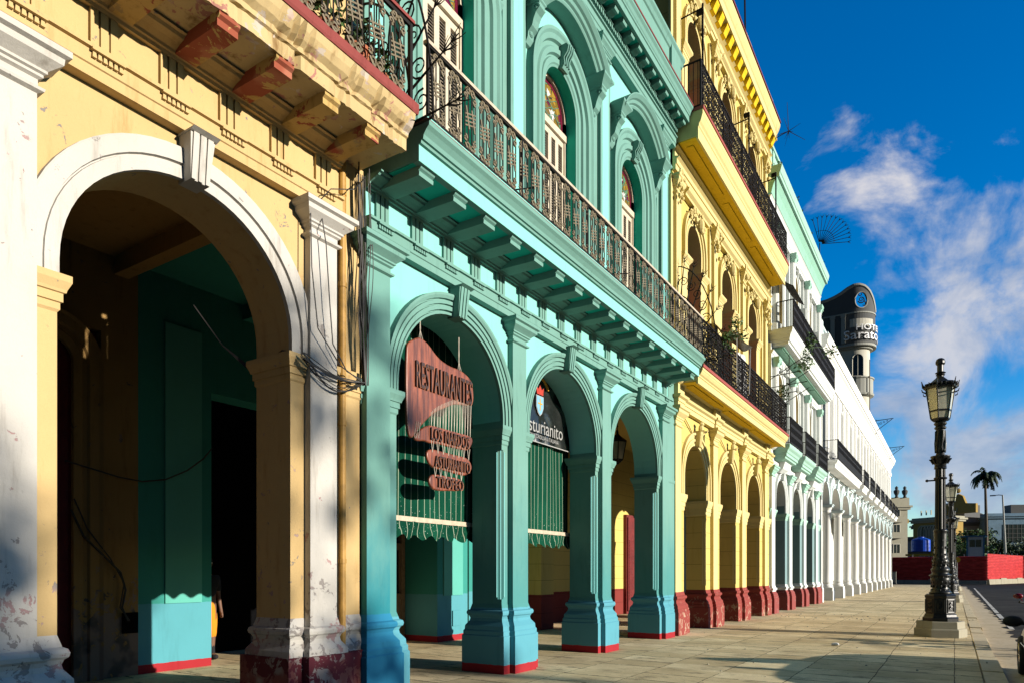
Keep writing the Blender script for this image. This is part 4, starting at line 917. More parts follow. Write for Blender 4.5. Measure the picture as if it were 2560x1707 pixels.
    b = MB(); b.prof_y([(-6.2, 16.86), (-5.62, 16.86), (-5.60, 17.12), (-5.42, 17.13), (-5.42, 17.10), (-5.38, 17.10), (-5.38, 17.34), (-5.35, 17.38), (-5.30, 17.50), (-5.27, 17.60), (-5.27, 17.66), (-6.2, 17.7)], 15.93, 25.98); cor = put('cornice', b.mesh('cornice', M['C trim']), Cb)
    b = MB(); b.prism([(-5.62, 17.125), (-5.62, 16.84), (-5.52, 16.86), (-5.46, 16.98), (-5.42, 17.04), (-5.41, 17.099), (-5.425, 17.125)], -.12, .12, 'y'); me = b.mesh('modillion', M['C gold'])
    for k in range(20): put('modillion', me, cor, (0, 16.25 + .5 * k, 0))
    b = MB(); b.box(-6.2, -5.25, 15.93, 26.0, 17.705, 17.76); put('cornice_edge', b.mesh('cornice edge', M['B red edge']), cor)
    b = MB(); b.box(-6.1, -5.50, 15.93, 25.9, 17.765, 18.25)
    for k in range(4): c = 16.2 + 3.06 * k; b.box(-6.1, -5.46, c - .35, c + .35, 17.77, 18.42)
    b.box(-6.1, -5.44, 15.93, 25.92, 18.251, 18.33); put('parapet', b.mesh('parapet', M['C trim']), Cb)
    b = MB(); b.box(-10.6, -10.07, 15.85, 26, 0, 6.0); b.box(-10.4, -9.0, 15.3, 15.95, 0, 6.0); gw = put('gallery_wall', b.mesh('gallery wall', M['C wall']), Cb)
    for y0_, y1_, zt in ((16.4, 17.4, 3.4), (20.0, 21.3, 3.6), (23.0, 24.3, 3.6)):
        b = MB(); b.box(-10.06, -9.95, y0_, y1_, 0, zt); dr = put('louvred_door', b.mesh('door frame', M['red door']), Cb); ym = (y0_ + y1_) / 2
        for a_, b_ in ((y0_ + .05, ym - .03), (ym + .03, y1_ - .05)):
            b = MB(); b.box(-9.949, -9.90, a_, b_, .1, zt - .1)
            for k in range(40): b.box(-9.899, -9.88, a_ + .06, b_ - .06, .5 + k * .055, .53 + k * .055)
            put('door_leaf', b.mesh('louvred leaf', M['red door']), dr)
    b = MB(); b.box(-9.3, -9.0, 19.3, 19.5, 0, 5.8)
    for k in range(4): b.box(-9.0, -8.96, 19.32 + k * .05, 19.345 + k * .05, .95, 4.9)
    put('door_surround', b.mesh('door surround', M['C trim']), gw)
    b = MB(); b.box(-10.5, WB, 15.93, 26, 6.0, 6.25); put('gallery_ceiling', b.mesh('gallery ceiling', M['C wall']), Cb)
C_rest()

# ================================================================ D: mint building
D = thing('mint_building', 'mint and white building with ochre shutters, three small balconies and one long balcony', 'building', (-8, 31.5, 0))
mD = dict(wall=M['D wall'], trim=M['D trim'], pier=M['D inner'], arch=M['D wall'], pil=lambda k: M['D wall'], cap=M['D trim'], impost=M['D trim'], base=M['D wall'])
D_P = [26.30, 29.50, 32.65, 35.85]; D_O = [(27.0, 28.80), (30.15, 31.92), (33.35, 35.05)]
arcade(D, 25.99, 37.15, 5.45, D_P, .27, D_O, 4.16, (3.58, 3.86), mD, cap=(5.02, .39, .15))
def D_rest():
    b = MB(); b.prof_y([(-6.1, 5.41), (-5.55, 5.41), (-5.55, 5.5), (-5.53, 5.51), (-5.53, 5.60), (-5.60, 5.62), (-5.60, 6.0), (-5.50, 6.05), (-5.42, 6.12), (-5.40, 6.18), (-6.1, 6.2)], 26.0, 37.15); put('entablature', b.mesh('entablature', M['D wall']), D)
    for c in (27.60, 30.75, 33.95):
        b = MB(); x = -5.02; b.stack3(-5.7, x - .14, c - 1.08, c + 1.08, [(-.22, 5.66), (-.06, 5.72), (-.05, 5.78), (0, 5.80), (0, 5.90), (.03, 5.92), (.06, 6.0), (.12, 6.06), (.14, 6.10), (.14, 6.2)]); bal = put('balcony', b.mesh('small balcony', M['D trim']), D)
        b = MB(); b.stack3(-5.7, -5.40, c - .5, c + .5, [(-.15, 5.30), (0, 5.42), (.08, 5.60), (.10, 5.655)]); put('console', b.mesh('balcony console', M['D wall']), bal)
        railing(bal, x, c - 1.18, c + 1.18, 6.21, .98, BARS, .5, -5.7)
    WX = -5.70; cs = (27.9, 31.1, 34.25)
    b = MB(); b.arch_wall(26.0, 37.15, 6.2, 9.95, WX, WX - .45, [(c - .52, c + .52, 6.3, 8.72, .42) for c in cs]); put('upper_wall', b.mesh('upper wall', M['D wall']), D)
    b = MB(); b.arch_wall(26.0, 37.15, 9.95, 15.2, WX, WX - .45, [(c - .52, c + .52, 10.3, 13.6, .52) for c in cs]); put('upper_wall', b.mesh('upper wall', M['D wall']), D)
    b = MB(); b.box(-8.5, WX - .8, 26, 37.15, 6.2, 15.2); put('room_back', b.mesh('room back', M['dark']), D)
    for (zb, sp, rise) in ((6.3, 8.72, .42), (10.3, 13.6, .52)):
        for c in cs:
            b = MB(); b.arch_mould(c, .52, sp, zb, WX, [(-.004, -.3), (-.004, .03), (.06, .04), (.07, .01), (.16, .02), (.17, .06), (.24, .06), (.245, 0)], rise=rise, seg=22); b.ball((WX + .10, c, sp + rise + .22), .13, 8, 6, (.8, .8, 1.5)); put('window_surround', b.mesh('window surround', M['D wall']), D)
            b = MB(); X = WX - .28; b.box(X, X + .05, c - .52, c - .03, zb, sp); b.box(X, X + .05, c + .03, c + .52, zb, sp)
            b.prism([(c - .5, sp)] + [(c - .5 * math.cos(a), sp + rise * math.sin(a)) for a in [math.pi * k / 14 for k in range(15)]] + [(c + .5, sp)], X, X + .04, 'x'); w_ = put('window', b.mesh('shutters', M['ochre shutter']), D)
            b = MB()
            for y in (c - .275, c + .275):
                for z in (zb + .2, zb + 1.2): b.box(X + .05, X + .07, y - .17, y + .17, z, z + .8)
            put('panel', b.mesh('shutter panels', M['ochre shutter']), w_)
    for zb, zt in ((6.25, 9.35), (10.3, 14.35)):
        for c in D_P:
            b = MB(); b.lathe([(.26, zb), (.26, zb + .25), (.19, zb + .3), (.17, zb + .4), (.15, zt - .35), (.17, zt - .33)], WX + .16, c, 12); b.box(WX, WX + .12, c - .32, c + .32, zb, zt); col = put('half_column', b.mesh('half column', M['D wall']), D)
            b = MB(); b.stack3(WX, WX + .30, c - .16, c + .16, [(0, zt - .33), (.05, zt - .2), (.07, zt - .1), (.09, zt - .05), (.09, zt)])
            for s in (-1, 1): b.tube([(WX + .36 - .0, c + s * .17 + .07 * math.cos(a) * (1 - a / 10), zt - .17 + .07 * math.sin(a) * (1 - a / 10)) for a in [k * .55 for k in range(15)]], .025, 5)
            put('capital', b.mesh('ionic capital', M['D trim']), col)
    b = MB(); b.prof_y([(-6.1, 9.36), (-5.58, 9.36), (-5.58, 9.48), (-5.55, 9.5), (-5.50, 9.6), (-5.60, 9.62), (-5.60, 9.86), (-6.1, 9.88)], 26.0, 37.1); put('upper_entablature', b.mesh('upper entablature', M['D wall']), D)
    x = -4.86
    b = MB(); b.stack3(-5.7, x - .12, 26.15, 36.3, [(-.30, 9.72), (-.06, 9.78), (-.05, 9.86), (0, 9.88), (0, 9.98), (.02, 10.0), (.04, 10.1), (.10, 10.18), (.12, 10.24), (.12, 10.32)]); bal = put('balcony', b.mesh('long balcony', M['D wall']), D)
    b = MB()
    for k in range(3):
        c = 27.85 + 3.38 * k; b.box(-5.55, x - .42, c - 1.5, c + 1.5, 9.675, 9.715)
    b.box(-5.6, x - .35, 26.3, 36.1, 9.70, 9.718); put('soffit', b.mesh('soffit', M['D green']), bal)
    railing(bal, x, 26.2, 30.2, 10.33, 1.02, BARS, .5, -5.7); railing(bal, x, 30.35, 36.25, 10.33, 1.02, BARS, .5, -5.7)
    for c in (29.5, 32.7):
        b = MB(); b.box(-5.7, -5.0, c - .06, c + .06, 10.33, 12.1); put('balcony_divider', b.mesh('balcony divider', M['D wall']), bal)
    b = MB(); b.prof_y([(-6.2, 14.36), (-5.56, 14.36), (-5.56, 14.5), (-5.53, 14.52), (-5.53, 14.64), (-5.62, 14.66), (-5.62, 15.2), (-5.57, 15.25), (-6.2, 15.3)], 26.0, 37.12); put('upper_entablature', b.mesh('upper entablature', M['D wall']), D)
    b = MB(); b.prof_y([(-6.3, 15.31), (-5.58, 15.31), (-5.56, 15.42), (-5.50, 15.62), (-5.40, 15.80), (-5.38, 15.84), (-6.3, 15.84)], 26.0, 37.1); cor = put('cornice', b.mesh('cornice cove', M['D green']), D)
    b = MB(); b.prof_y([(-6.3, 15.845), (-5.30, 15.845), (-5.30, 15.98), (-5.27, 16.0), (-5.24, 16.12), (-5.22, 16.2), (-5.22, 16.26), (-6.3, 16.3)], 26.0, 37.15); put('corona', b.mesh('corona', M['D trim']), cor)
    b = MB(); rnd = random.Random(8); b.box(-6.2, -5.62, 26.0, 37.1, 16.305, 17.0); b.box(-6.2, -5.55, 26.0, 37.1, 17.001, 17.12)
    for k in range(9): y = 26.3 + 1.32 * k; b.box(-6.2, -5.58, y, y + .3, 16.31, 17.0)
    par = put('parapet', b.mesh('parapet', M['D trim']), D)
    b = MB(); leafy(b, (-5.5, 28, 16.35), .3, 5, .1, rnd)
    for k in range(60): y = rnd.uniform(26.2, 37); leafy(b, (-5.3 + rnd.uniform(-.25, .05), y, 16.36 + rnd.uniform(0, .05)), .10, 6, .05, rnd)
    put('parapet_weeds', b.mesh('parapet weeds', M['leaf dark']), par)
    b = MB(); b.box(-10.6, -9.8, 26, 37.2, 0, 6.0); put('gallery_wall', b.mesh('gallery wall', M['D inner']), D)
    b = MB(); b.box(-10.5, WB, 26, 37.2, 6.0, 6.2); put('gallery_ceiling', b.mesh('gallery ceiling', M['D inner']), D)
D_rest()

# ================================================================ E: long white colonnade
Eb = thing('white_colonnade_building', 'long white building on a row of round columns, with tall narrow windows and black balconies', 'building', (-8, 60, 0))
def E_all():
    y0, y1 = 37.2, 83.2; cols = [40.3 + 4.13 * k for k in range(11)]; xc = -5.78
    b = MB(); b.lathe([(.30, .70), (.315, .74), (.30, .82), (.25, .85), (.245, .90), (.27, .93), (.265, 1.0), (.225, 1.05), (.235, 1.8), (.205, 4.72), (.22, 4.74), (.22, 4.78), (.205, 4.80), (.205, 4.88), (.25, 4.95), (.27, 5.0)], 0, 0, 18, cap=False); shaft = b.mesh('column shaft', M['E wall'], True)
    b = MB(); b.stack(-.33, .33, -.33, .33, [(.02, 0), (.02, .50), (.0, .52), (-.0, .68), (-.02, .70)]); pl = b.mesh('column plinth', M['E wall'])
    b = MB(); b.stack(-.24, .24, -.24, .24, [(.0, 5.0), (.06, 5.03), (.06, 5.10), (.10, 5.12), (.10, 5.165)]); ab = b.mesh('column abacus', M['E blue'])
    for y in cols:
        c = put('column', shaft, Eb, (xc, y, 0)); put('plinth', pl, c, (xc, y, 0)); put('abacus', ab, c, (xc, y, 0))
    edges = [37.45] + cols; ops = []
    for a, b_ in zip(edges, edges[1:]): ops.append((a + (.27 if a > 38 else 0), b_ - .27, 0, 5.17, 1.08))
    ops.append((cols[-1] + .27, 82.95, 0, 5.17, .6))
    b = MB(); b.arch_wall(y0, y1, 5.165, 6.75, -5.62, -6.1, ops, 20); put('arcade_wall', b.mesh('arcade wall', M['E wall']), Eb)
    for k, (a, b_, _, z, r) in enumerate(ops):
        m = MB(); m.arch_mould((a + b_) / 2, (b_ - a) / 2, z, None, -5.62, [(-.004, -.02), (-.004, .03), (.14, .04), (.16, .08), (.22, .08), (.22, 0)], rise=r, seg=20)
        cy = (a + b_) / 2; m.stack3(-5.64, -5.50, cy - .10, cy + .10, [(0, z + r - .02), (.04, 6.62), (.07, 6.66), (.07, 6.72)]); put('archivolt', m.mesh('archivolt', M['E blue']), Eb)
    for y in cols:
        b = MB(); b.stack3(-5.64, -5.55, y - .15, y + .15, [(0, 5.17), (0, 6.35), (.04, 6.37), (.05, 6.45), (.11, 6.52), (.11, 6.58), (0, 6.6)]); put('pilaster_strip', b.mesh('pilaster strip', M['E blue']), Eb)
    b = MB(); b.stack(-6.1, -5.58, y0, 37.45, [(.06, 0), (.06, .7), (.03, .75), (.03, .9), (0, 1.0), (0, 6.5)]); put('end_pier', b.mesh('end pier', M['E wall']), Eb)
    b = MB(); b.stack(-6.1, -5.58, 82.95, y1, [(.06, 0), (.06, .7), (0, .8), (0, 6.7)]); b.box(-12, -6.1, 82.95, y1, 0, 12.5); put('end_pier', b.mesh('end pier', M['E wall']), Eb)
    b = MB(); b.prof_y([(-6.2, 6.751), (-5.54, 6.751), (-5.52, 6.80), (-5.44, 6.84), (-5.42, 6.90), (-6.2, 6.92)], y0, y1); put('string_course', b.mesh('string course', M['E blue']), Eb)
    def bal(a, b_):
        m = MB(); x = -4.93; m.stack3(-5.7, x - .12, a, b_, [(-.15, 6.80), (-.02, 6.84), (0, 6.90), (0, 7.0), (.04, 7.04), (.10, 7.10), (.12, 7.14), (.12, 7.22)]); o = put('balcony', m.mesh('balcony slab', M['E wall']), Eb)
        railing(o, x, a - .05, b_ + .05, 7.225, 1.02, BARS, .5, -5.7)
        m = MB(); m.box(x - .02, x + .02, a, b_, 7.26, 7.62); put('railing_plate', m.mesh('railing plate', M['iron']), o)
    bal(38.0, 48.6)
    for k in range(8): bal(50.2 + 4.14 * k, 52.9 + 4.14 * k)
    WX = -5.68; wins = [41.55 + 4.14 * k for k in range(10)]
    b = MB(); b.arch_wall(y0, y1, 6.9, 12.4, WX, WX - .5, [(c - .62, c + .62, 7.25, 10.75, .3) for c in [38.4] + wins], 10); put('upper_wall', b.mesh('upper wall', M['E wall']), Eb)
    b = MB(); b.box(-9, WX - .8, y0, y1 - .3, 6.9, 12.4); put('room_back', b.mesh('room back', M['dark']), Eb)
    for c in [38.4] + wins:
        b = MB(); b.arch_mould(c, .62, 10.75, 7.25, WX, [(-.004, -.3), (-.004, .03), (.12, .04), (.13, .08), (.20, .08), (.2, 0)], rise=.3, seg=12); b.ball((WX + .08, c, 11.25), .14, 6, 5, (.8, .8, 1.4)); w_ = put('window', b.mesh('window surround', M['E wall']), Eb)
        b = MB(); b.box(WX - .42, WX - .40, c - .6, c + .6, 7.25, 10.9); put('glass', b.mesh('window glass', M['glass']), w_)
        b = MB(); b.box(WX - .405, WX - .37, c - .03, c + .03, 7.25, 10.9); b.box(WX - .405, WX - .37, c - .6, c + .6, 9.8, 9.9); put('frame', b.mesh('window bars', M['cabin blue']), w_)
    for k in range(21):
        y = 39.45 + 2.07 * k
        if y < 82.6:
            b = MB(); b.box(WX, WX + .07, y - .34, y + .34, 7.0, 11.6); b.box(WX + .07, WX + .11, y - .17, y + .17, 7.0, 11.5); put('pilaster_strip', b.mesh('upper pilaster strip', M['E wall']), Eb)
    b = MB(); b.prof_y([(-6.3, 11.7), (-5.60, 11.7), (-5.60, 11.85), (-5.57, 11.87), (-5.57, 12.0), (-5.64, 12.02), (-5.64, 12.5), (-5.55, 12.6), (-5.48, 12.78), (-5.38, 12.86), (-5.36, 12.95), (-5.30, 12.96), (-5.30, 13.16), (-5.26, 13.2), (-5.22, 13.34), (-5.22, 13.42), (-6.3, 13.5)], y0, y1); put('cornice', b.mesh('cornice', M['E wall']), Eb)
    b = MB(); rnd = random.Random(4); b.box(-6.3, -5.70, y0, y1 - .1, 13.45, 14.0); b.box(-6.3, -5.62, y0, y1 - .1, 14.0, 14.12)
    for k in range(23): y = 37.5 + 2.07 * k; b.box(-6.3, -5.58, y - .25, y + .25, 13.46, 14.2 + rnd.uniform(0, .08))
    put('parapet', b.mesh('parapet', M['E blue']), Eb)
    b = MB(); b.box(-10.6, -9.8, 37.2, 82.9, 0, 6.6); put('gallery_wall', b.mesh('gallery wall', M['E wall']), Eb)
    b = MB(); b.box(-10.5, -6.1, 37.2, 83.2, 6.6, 6.75); put('gallery_ceiling', b.mesh('gallery ceiling', M['E blue']), Eb)
    b = MB(); b.box(-12, -6.4, 37.2, 83.0, 12.3, 12.4); put('roof', b.mesh('roof', M['concrete']), Eb)
E_all()
# ================================================================ things on the arcade
def ray(x, y, D):
    c, s = math.cos(R(YAW)), math.sin(R(YAW)); r = (x - 1280) / 1707 * D
    return Vector((-s * D + c * r, c * D + s * r, 1.5 + (1430 - y) / 1707 * D))
def facing_x(me, h_scale=(1, 1)):
    """turn a text mesh (x right, y up, z out) to read along +Y on a wall that faces +X"""
    for v in me.vertices:
        x, y, z = v.co; v.co = (z, x * h_scale[0], y * h_scale[1])
    me.update(); return me

def hanging_sign():
    X = -5.85
    t = thing('hanging_sign', 'red brown carved wooden sign of four boards hung by cords in the first turquoise arch', 'sign', (X, 7.25, 2.6))
    B1 = [(6.558, 4.405), (6.634, 4.466), (6.772, 4.547), (6.856, 4.55), (6.978, 4.512), (7.125, 4.415), (7.26, 4.365), (7.45, 4.338), (7.666, 4.348), (7.833, 4.311), (7.947, 4.247), (7.978, 4.117), (7.986, 3.981), (7.947, 3.905), (7.814, 3.873), (7.557, 3.847), (7.38, 3.767), (7.209, 3.689), (7.059, 3.607), (6.946, 3.512), (6.834, 3.418), (6.741, 3.309), (6.649, 3.218), (6.597, 3.234), (6.558, 3.359), (6.543, 3.597), (6.537, 3.997), (6.543, 4.28)]
    B2 = [(6.679, 3.228), (6.772, 3.325), (6.882, 3.406), (7.01, 3.456), (7.175, 3.459), (7.415, 3.458), (7.666, 3.457), (7.89, 3.461), (7.966, 3.429), (7.947, 3.334), (7.852, 3.24), (7.703, 3.233), (7.415, 3.229), (7.142, 3.23), (7.01, 3.213), (6.882, 3.23), (6.756, 3.199)]
    B3 = [(6.93, 3.061), (6.978, 3.124), (7.076, 3.145), (7.311, 3.138), (7.593, 3.135), (7.814, 3.137), (7.909, 3.089), (7.955, 3.004), (7.89, 2.928), (7.777, 2.869), (7.557, 2.876), (7.277, 2.896), (7.076, 2.892), (6.978, 2.952)]
    B4 = [(6.978, 2.722), (7.027, 2.801), (7.175, 2.819), (7.415, 2.815), (7.629, 2.818), (7.721, 2.795), (7.751, 2.72), (7.684, 2.646), (7.45, 2.627), (7.142, 2.596), (7.027, 2.633)]
    def board(pts, txt, y0, y1, z0, z1, lab):
        # smooth outline, rounded edge
        P = [Vector((p[0], p[1])) for p in pts]
        for _ in range(2):
            Q = []
            for i in range(len(P)):
                a, b_ = P[i], P[(i + 1) % len(P)]; Q += [a.lerp(b_, .25), a.lerp(b_, .75)]
            P = Q
        n = len(P); cen = sum(P, Vector((0, 0))) / n
        rings = []
        for xo, ins in ((-.022, .012), (-.012, 0), (.012, 0), (.020, .006), (.024, .016)):
            r = []
            for i in range(n):
                tg = (P[(i + 1) % n] - P[i - 1]).normalized(); nr = Vector((-tg.y, tg.x)); 
                if nr.dot(cen - P[i]) < 0 and False: nr = -nr
                r.append(P[i] + nr * ins * sgn)
            rings.append([(X + xo, q.x, q.y) for q in r])
        b = MB(); b.add([p for rg in rings for p in rg], [(k * n + i, k * n + (i + 1) % n, (k + 1) * n + (i + 1) % n, (k + 1) * n + i) for k in range(4) for i in range(n)] + [tuple(range(n))[::-1], tuple(range(4 * n, 5 * n))])
        o = put('board', b.mesh('board', M['board']), t); o['label'] = lab
        me, x0, x1, a0, a1 = text_mesh(txt, 1, .016, M['letter shade'], spacing=1.06)
        sy = (y1 - y0) / (x1 - x0); sz = (z1 - z0) / (a1 - a0)
        for v in me.vertices: v.co.x = (v.co.x - x0) * sy; v.co.y = (v.co.y - a0) * sz
        facing_x(me); put('lettering', me, o, (X + .036, y0, z0))
        m2 = me.copy(); m2.materials.clear(); m2.materials.append(M['letter lit edge'])
        put('lit_edge', m2, o, (X + .028, y0 + .018, z0 - .004))  # offset copy shows past the dark letters as a painted lit edge
    def area(p): return sum(p[i][0] * p[(i + 1) % len(p)][1] - p[(i + 1) % len(p)][0] * p[i][1] for i in range(len(p)))
    for pts, txt, y0, y1, z0, z1, lab in ((B1, 'RESTAURANTES', 6.70, 7.91, 3.895, 4.235, 'largest board, shaped like a piano lid, reading RESTAURANTES'), (B2, 'LOS NARDOS', 7.0, 7.84, 3.262, 3.425, 'board reading LOS NARDOS'), (B3, 'ASTURIANITO', 7.08, 7.86, 2.915, 3.065, 'board reading ASTURIANITO'), (B4, 'TROFEO', 7.12, 7.70, 2.65, 2.79, 'lowest board, reading TROFEO')):
        sgn = 1 if area(pts) > 0 else -1; board(pts, txt, y0, y1, z0, z1, lab)
    b = MB()
    for y, z0, z1 in ((6.83, 4.53, 4.82), (7.66, 4.33, 4.80)):
        for k in (-.004, .004): b.tube([(X, y + k, z0 + .12), (X, y - k, (z0 + z1) / 2), (X, y + k, z1)], .007, 5)
        for k in (-.05, 0, .05): b.tube([(X, y, z0 + .13), (X + .015, y + k, z0 - .03)], .004, 4)
    put('rope', b.mesh('hanging ropes', M['cord']), t)
    b = MB(); y = 7.02
    while y < 7.95:
        top = 3.60 + min(1, (y - 7.02) / .5) ** .8 * .27
        b.tube([(X + .027, y, top + .03), (X + .02, y + .012, 3.44)], .0035, 3); b.tube([(X + .027, y + .03, top + .05), (X + .02, y + .012, 3.44)], .0035, 3); y += .062
    for y in (6.72, 6.76, 6.80): b.tube([(X + .028, y, 3.45), (X + .025, y - .03, 3.24)], .004, 3)
    put('cord', b.mesh('lacing cords', M['cord']), t)
    for (za, zb, ya, yb) in ((3.25, 3.11, 7.02, 7.84), (2.90, 2.79, 7.08, 7.68)):
        b = MB(); y = ya; k = 0
        while y < yb:
            b.tube([(X + .027, y, za + .02), (X + .027, y + .03, zb - .01)], .0035, 3); b.tube([(X + .027, y + .06, za + .02), (X + .027, y + .03, zb - .01)], .0035, 3); y += .115
        put('cord', b.mesh('lacing cords', M['cord']), t)
hanging_sign()

def awning(y0, y1, label, ztop):
    X = -6.29; t = thing('awning', label, 'awning', (X, (y0 + y1) / 2, 1.95), 'green striped roller awnings in the turquoise arches')
    b = MB(); n = 40; nz = 10; rnd = random.Random(int(y0 * 10))
    def fold(y, z): return X + .018 * math.sin(y * 5.1 + z * .7) + .010 * math.sin(y * 11 + 1)
    V = [(fold(y0 + (y1 - y0) * i / n, 2.26 + (ztop - 2.26) * j / nz), y0 + (y1 - y0) * i / n, 2.26 + (ztop - 2.26) * j / nz) for j in range(nz + 1) for i in range(n + 1)]
    F = [(j * (n + 1) + i, j * (n + 1) + i + 1, (j + 1) * (n + 1) + i + 1, (j + 1) * (n + 1) + i) for j in range(nz) for i in range(n)]
    b.add(V, F); b.add([(x - .006, y, z) for x, y, z in V], F); put('canvas', b.mesh('awning canvas', M['awning'], True), t)
    b = MB(); b.box(X - .02, X + .035, y0, y1, 2.222, 2.268); b.box(X + .02, X + .04, y0, y1, 2.20, 2.225); put('bar', b.mesh('awning bar', M['cream rail']), t)
    b = MB(); m = 120; V = []; rows = 6
    for j in range(rows + 1):
        f = j / rows
        for i in range(m + 1):
            y = y0 + (y1 - y0) * i / m; zb = 1.985 + .035 * math.cos((y - y0) * 2 * math.pi / .30); w = .035 * math.sin(y * 15 + 2 * math.sin(y * 3) + f * 3) * (.3 + .7 * f)
            V.append((X + .03 + w, y + .012 * math.sin(f * 7 + y * 9), 2.205 + (zb - 2.205) * f))
    F = [(j * (m + 1) + i, j * (m + 1) + i + 1, (j + 1) * (m + 1) + i + 1, (j + 1) * (m + 1) + i) for j in range(rows) for i in range(m)]
    b.add(V, F); put('valance', b.mesh('awning valance', M['awning'], True), t)
awning(6.02, 8.62, 'green pale striped awning in the first turquoise arch, behind the wooden sign', 5.3)
awning(9.08, 11.75, 'green awning with pale stripes under the black banner in the second turquoise arch', 5.2)

def banner():
    X = -6.215; t = thing('banner', 'black glossy banner with white lettering and a blue shield in the second turquoise arch', 'banner', (X, 10.4, 3.8))
    zb0, zb1 = 3.86, 3.79; b = MB(); n, m = 44, 26; V = []
    for j in range(m + 1):
        for i in range(n + 1):
            y = 9.12 + (11.72 - 9.12) * i / n; zl = 3.815; z = zl + (5.25 - zl) * j / m
            d = math.hypot(y - 10.4, z - 4.55); a = math.atan2(z - 4.55, y - 10.4)
            V.append((X + .022 * math.sin(a * 13 + d * 3) * min(1, d * 1.2) + .01 * math.sin(y * 14), y, z))
    F = [(j * (n + 1) + i, j * (n + 1) + i + 1, (j + 1) * (n + 1) + i + 1, (j + 1) * (n + 1) + i) for j in range(m) for i in range(n)]
    b.add(V, F); put('cloth', b.mesh('banner cloth', M['banner'], True), t)
    b = MB(); b.box(X + .01, X + .03, 9.12, 11.72, 3.80, 3.818); put('hem', b.mesh('banner hem', M['banner letters']), t)
    def word(s, y0, y1, z0, z1, mat):
        me, x0, x1, a0, a1 = text_mesh(s, 1, .004, mat); sy = (y1 - y0) / (x1 - x0); sz = (z1 - z0) / (a1 - a0)
        for v in me.vertices: v.co.x = (v.co.x - x0) * sy; v.co.y = (v.co.y - a0) * sz
        facing_x(me); return me, y0, z0
    for s, y0, y1, z0, z1 in (('Asturianito', 9.85, 11.28, 3.97, 4.22), ('COCINA CRIOLLA & ITALIANA', 9.95, 11.12, 3.87, 3.94)):
        me, a, z = word(s, y0, y1, z0, z1, M['banner letters']); put('lettering', me, t, (X + .042, a, z))
    yc, zc = 10.46, 4.50
    b = MB(); b.prism([(yc - .13, zc + .14), (yc + .13, zc + .14), (yc + .13, zc - .06), (yc + .07, zc - .17), (yc, zc - .22), (yc - .07, zc - .17), (yc - .13, zc - .06)], X + .03, X + .036, 'x'); sh = put('shield_edge', b.mesh('shield edge', M['banner letters']), t)
    b = MB(); b.prism([(yc - .115, zc + .125), (yc + .115, zc + .125), (yc + .115, zc - .055), (yc + .06, zc - .155), (yc, zc - .20), (yc - .06, zc - .155), (yc - .115, zc - .055)], X + .036, X + .041, 'x'); put('shield', b.mesh('shield', M['shield blue']), sh)
    b = MB(); b.box(X + .041, X + .045, yc - .012, yc + .012, zc - .12, zc + .09); b.box(X + .0412, X + .0452, yc - .075, yc + .075, zc - .012, zc + .012); put('cross', b.mesh('shield cross', M['yellow paint']), sh)
    b = MB(); b.prism([(yc - .11, zc + .16), (yc + .11, zc + .16), (yc + .13, zc + .30), (yc + .06, zc + .25), (yc, zc + .33), (yc - .06, zc + .25), (yc - .13, zc + .30)], X + .034, X + .04, 'x'); put('crown', b.mesh('crown', M['crown red']), sh)
    b = MB(); b.tube([(X + .04, yc + .34 * math.sin(a), zc + .06 + .40 * math.cos(a)) for a in [-.95 + k * .12 for k in range(17)]], .022, 5); put('ribbon', b.mesh('ribbon', M['yellow paint']), sh)
banner()

def hanging_lantern():
    c = Vector((-7.6, 16.95, 4.52)); t = thing('hanging_lantern', 'black six sided lantern hanging in the gallery behind the third turquoise arch', 'lantern', c)
    b = MB(); b.lathe([(.02, c.z - .12), (.10, c.z - .06), (.16, c.z), (.16, c.z + .02)], c.x, c.y, 6); b.lathe([(.27, c.z + .48), (.28, c.z + .50), (.12, c.z + .62), (.04, c.z + .70), (.03, c.z + .8)], c.x, c.y, 6)
    for k in range(6):
        a = 2 * math.pi * k / 6; b.tube([(c.x + .16 * math.cos(a), c.y + .16 * math.sin(a), c.z), (c.x + .26 * math.cos(a), c.y + .26 * math.sin(a), c.z + .48)], .014, 4)
    b.tube([(c.x, c.y, c.z + .78), (c.x, c.y, 6.0)], .012, 4)
    for k in range(5): b.tube(spiral(c.y, c.z + .9 + k * .05, .05, k, 1.2, 10, 1, c.x), .008, 3)
    put('frame', b.mesh('lantern frame', M['iron']), t)
    b = MB(); b.lathe([(.15, c.z + .01), (.25, c.z + .47)], c.x, c.y, 6, cap=False); put('glass', b.mesh('lantern glass', M['lamp glass']), t)
hanging_lantern()

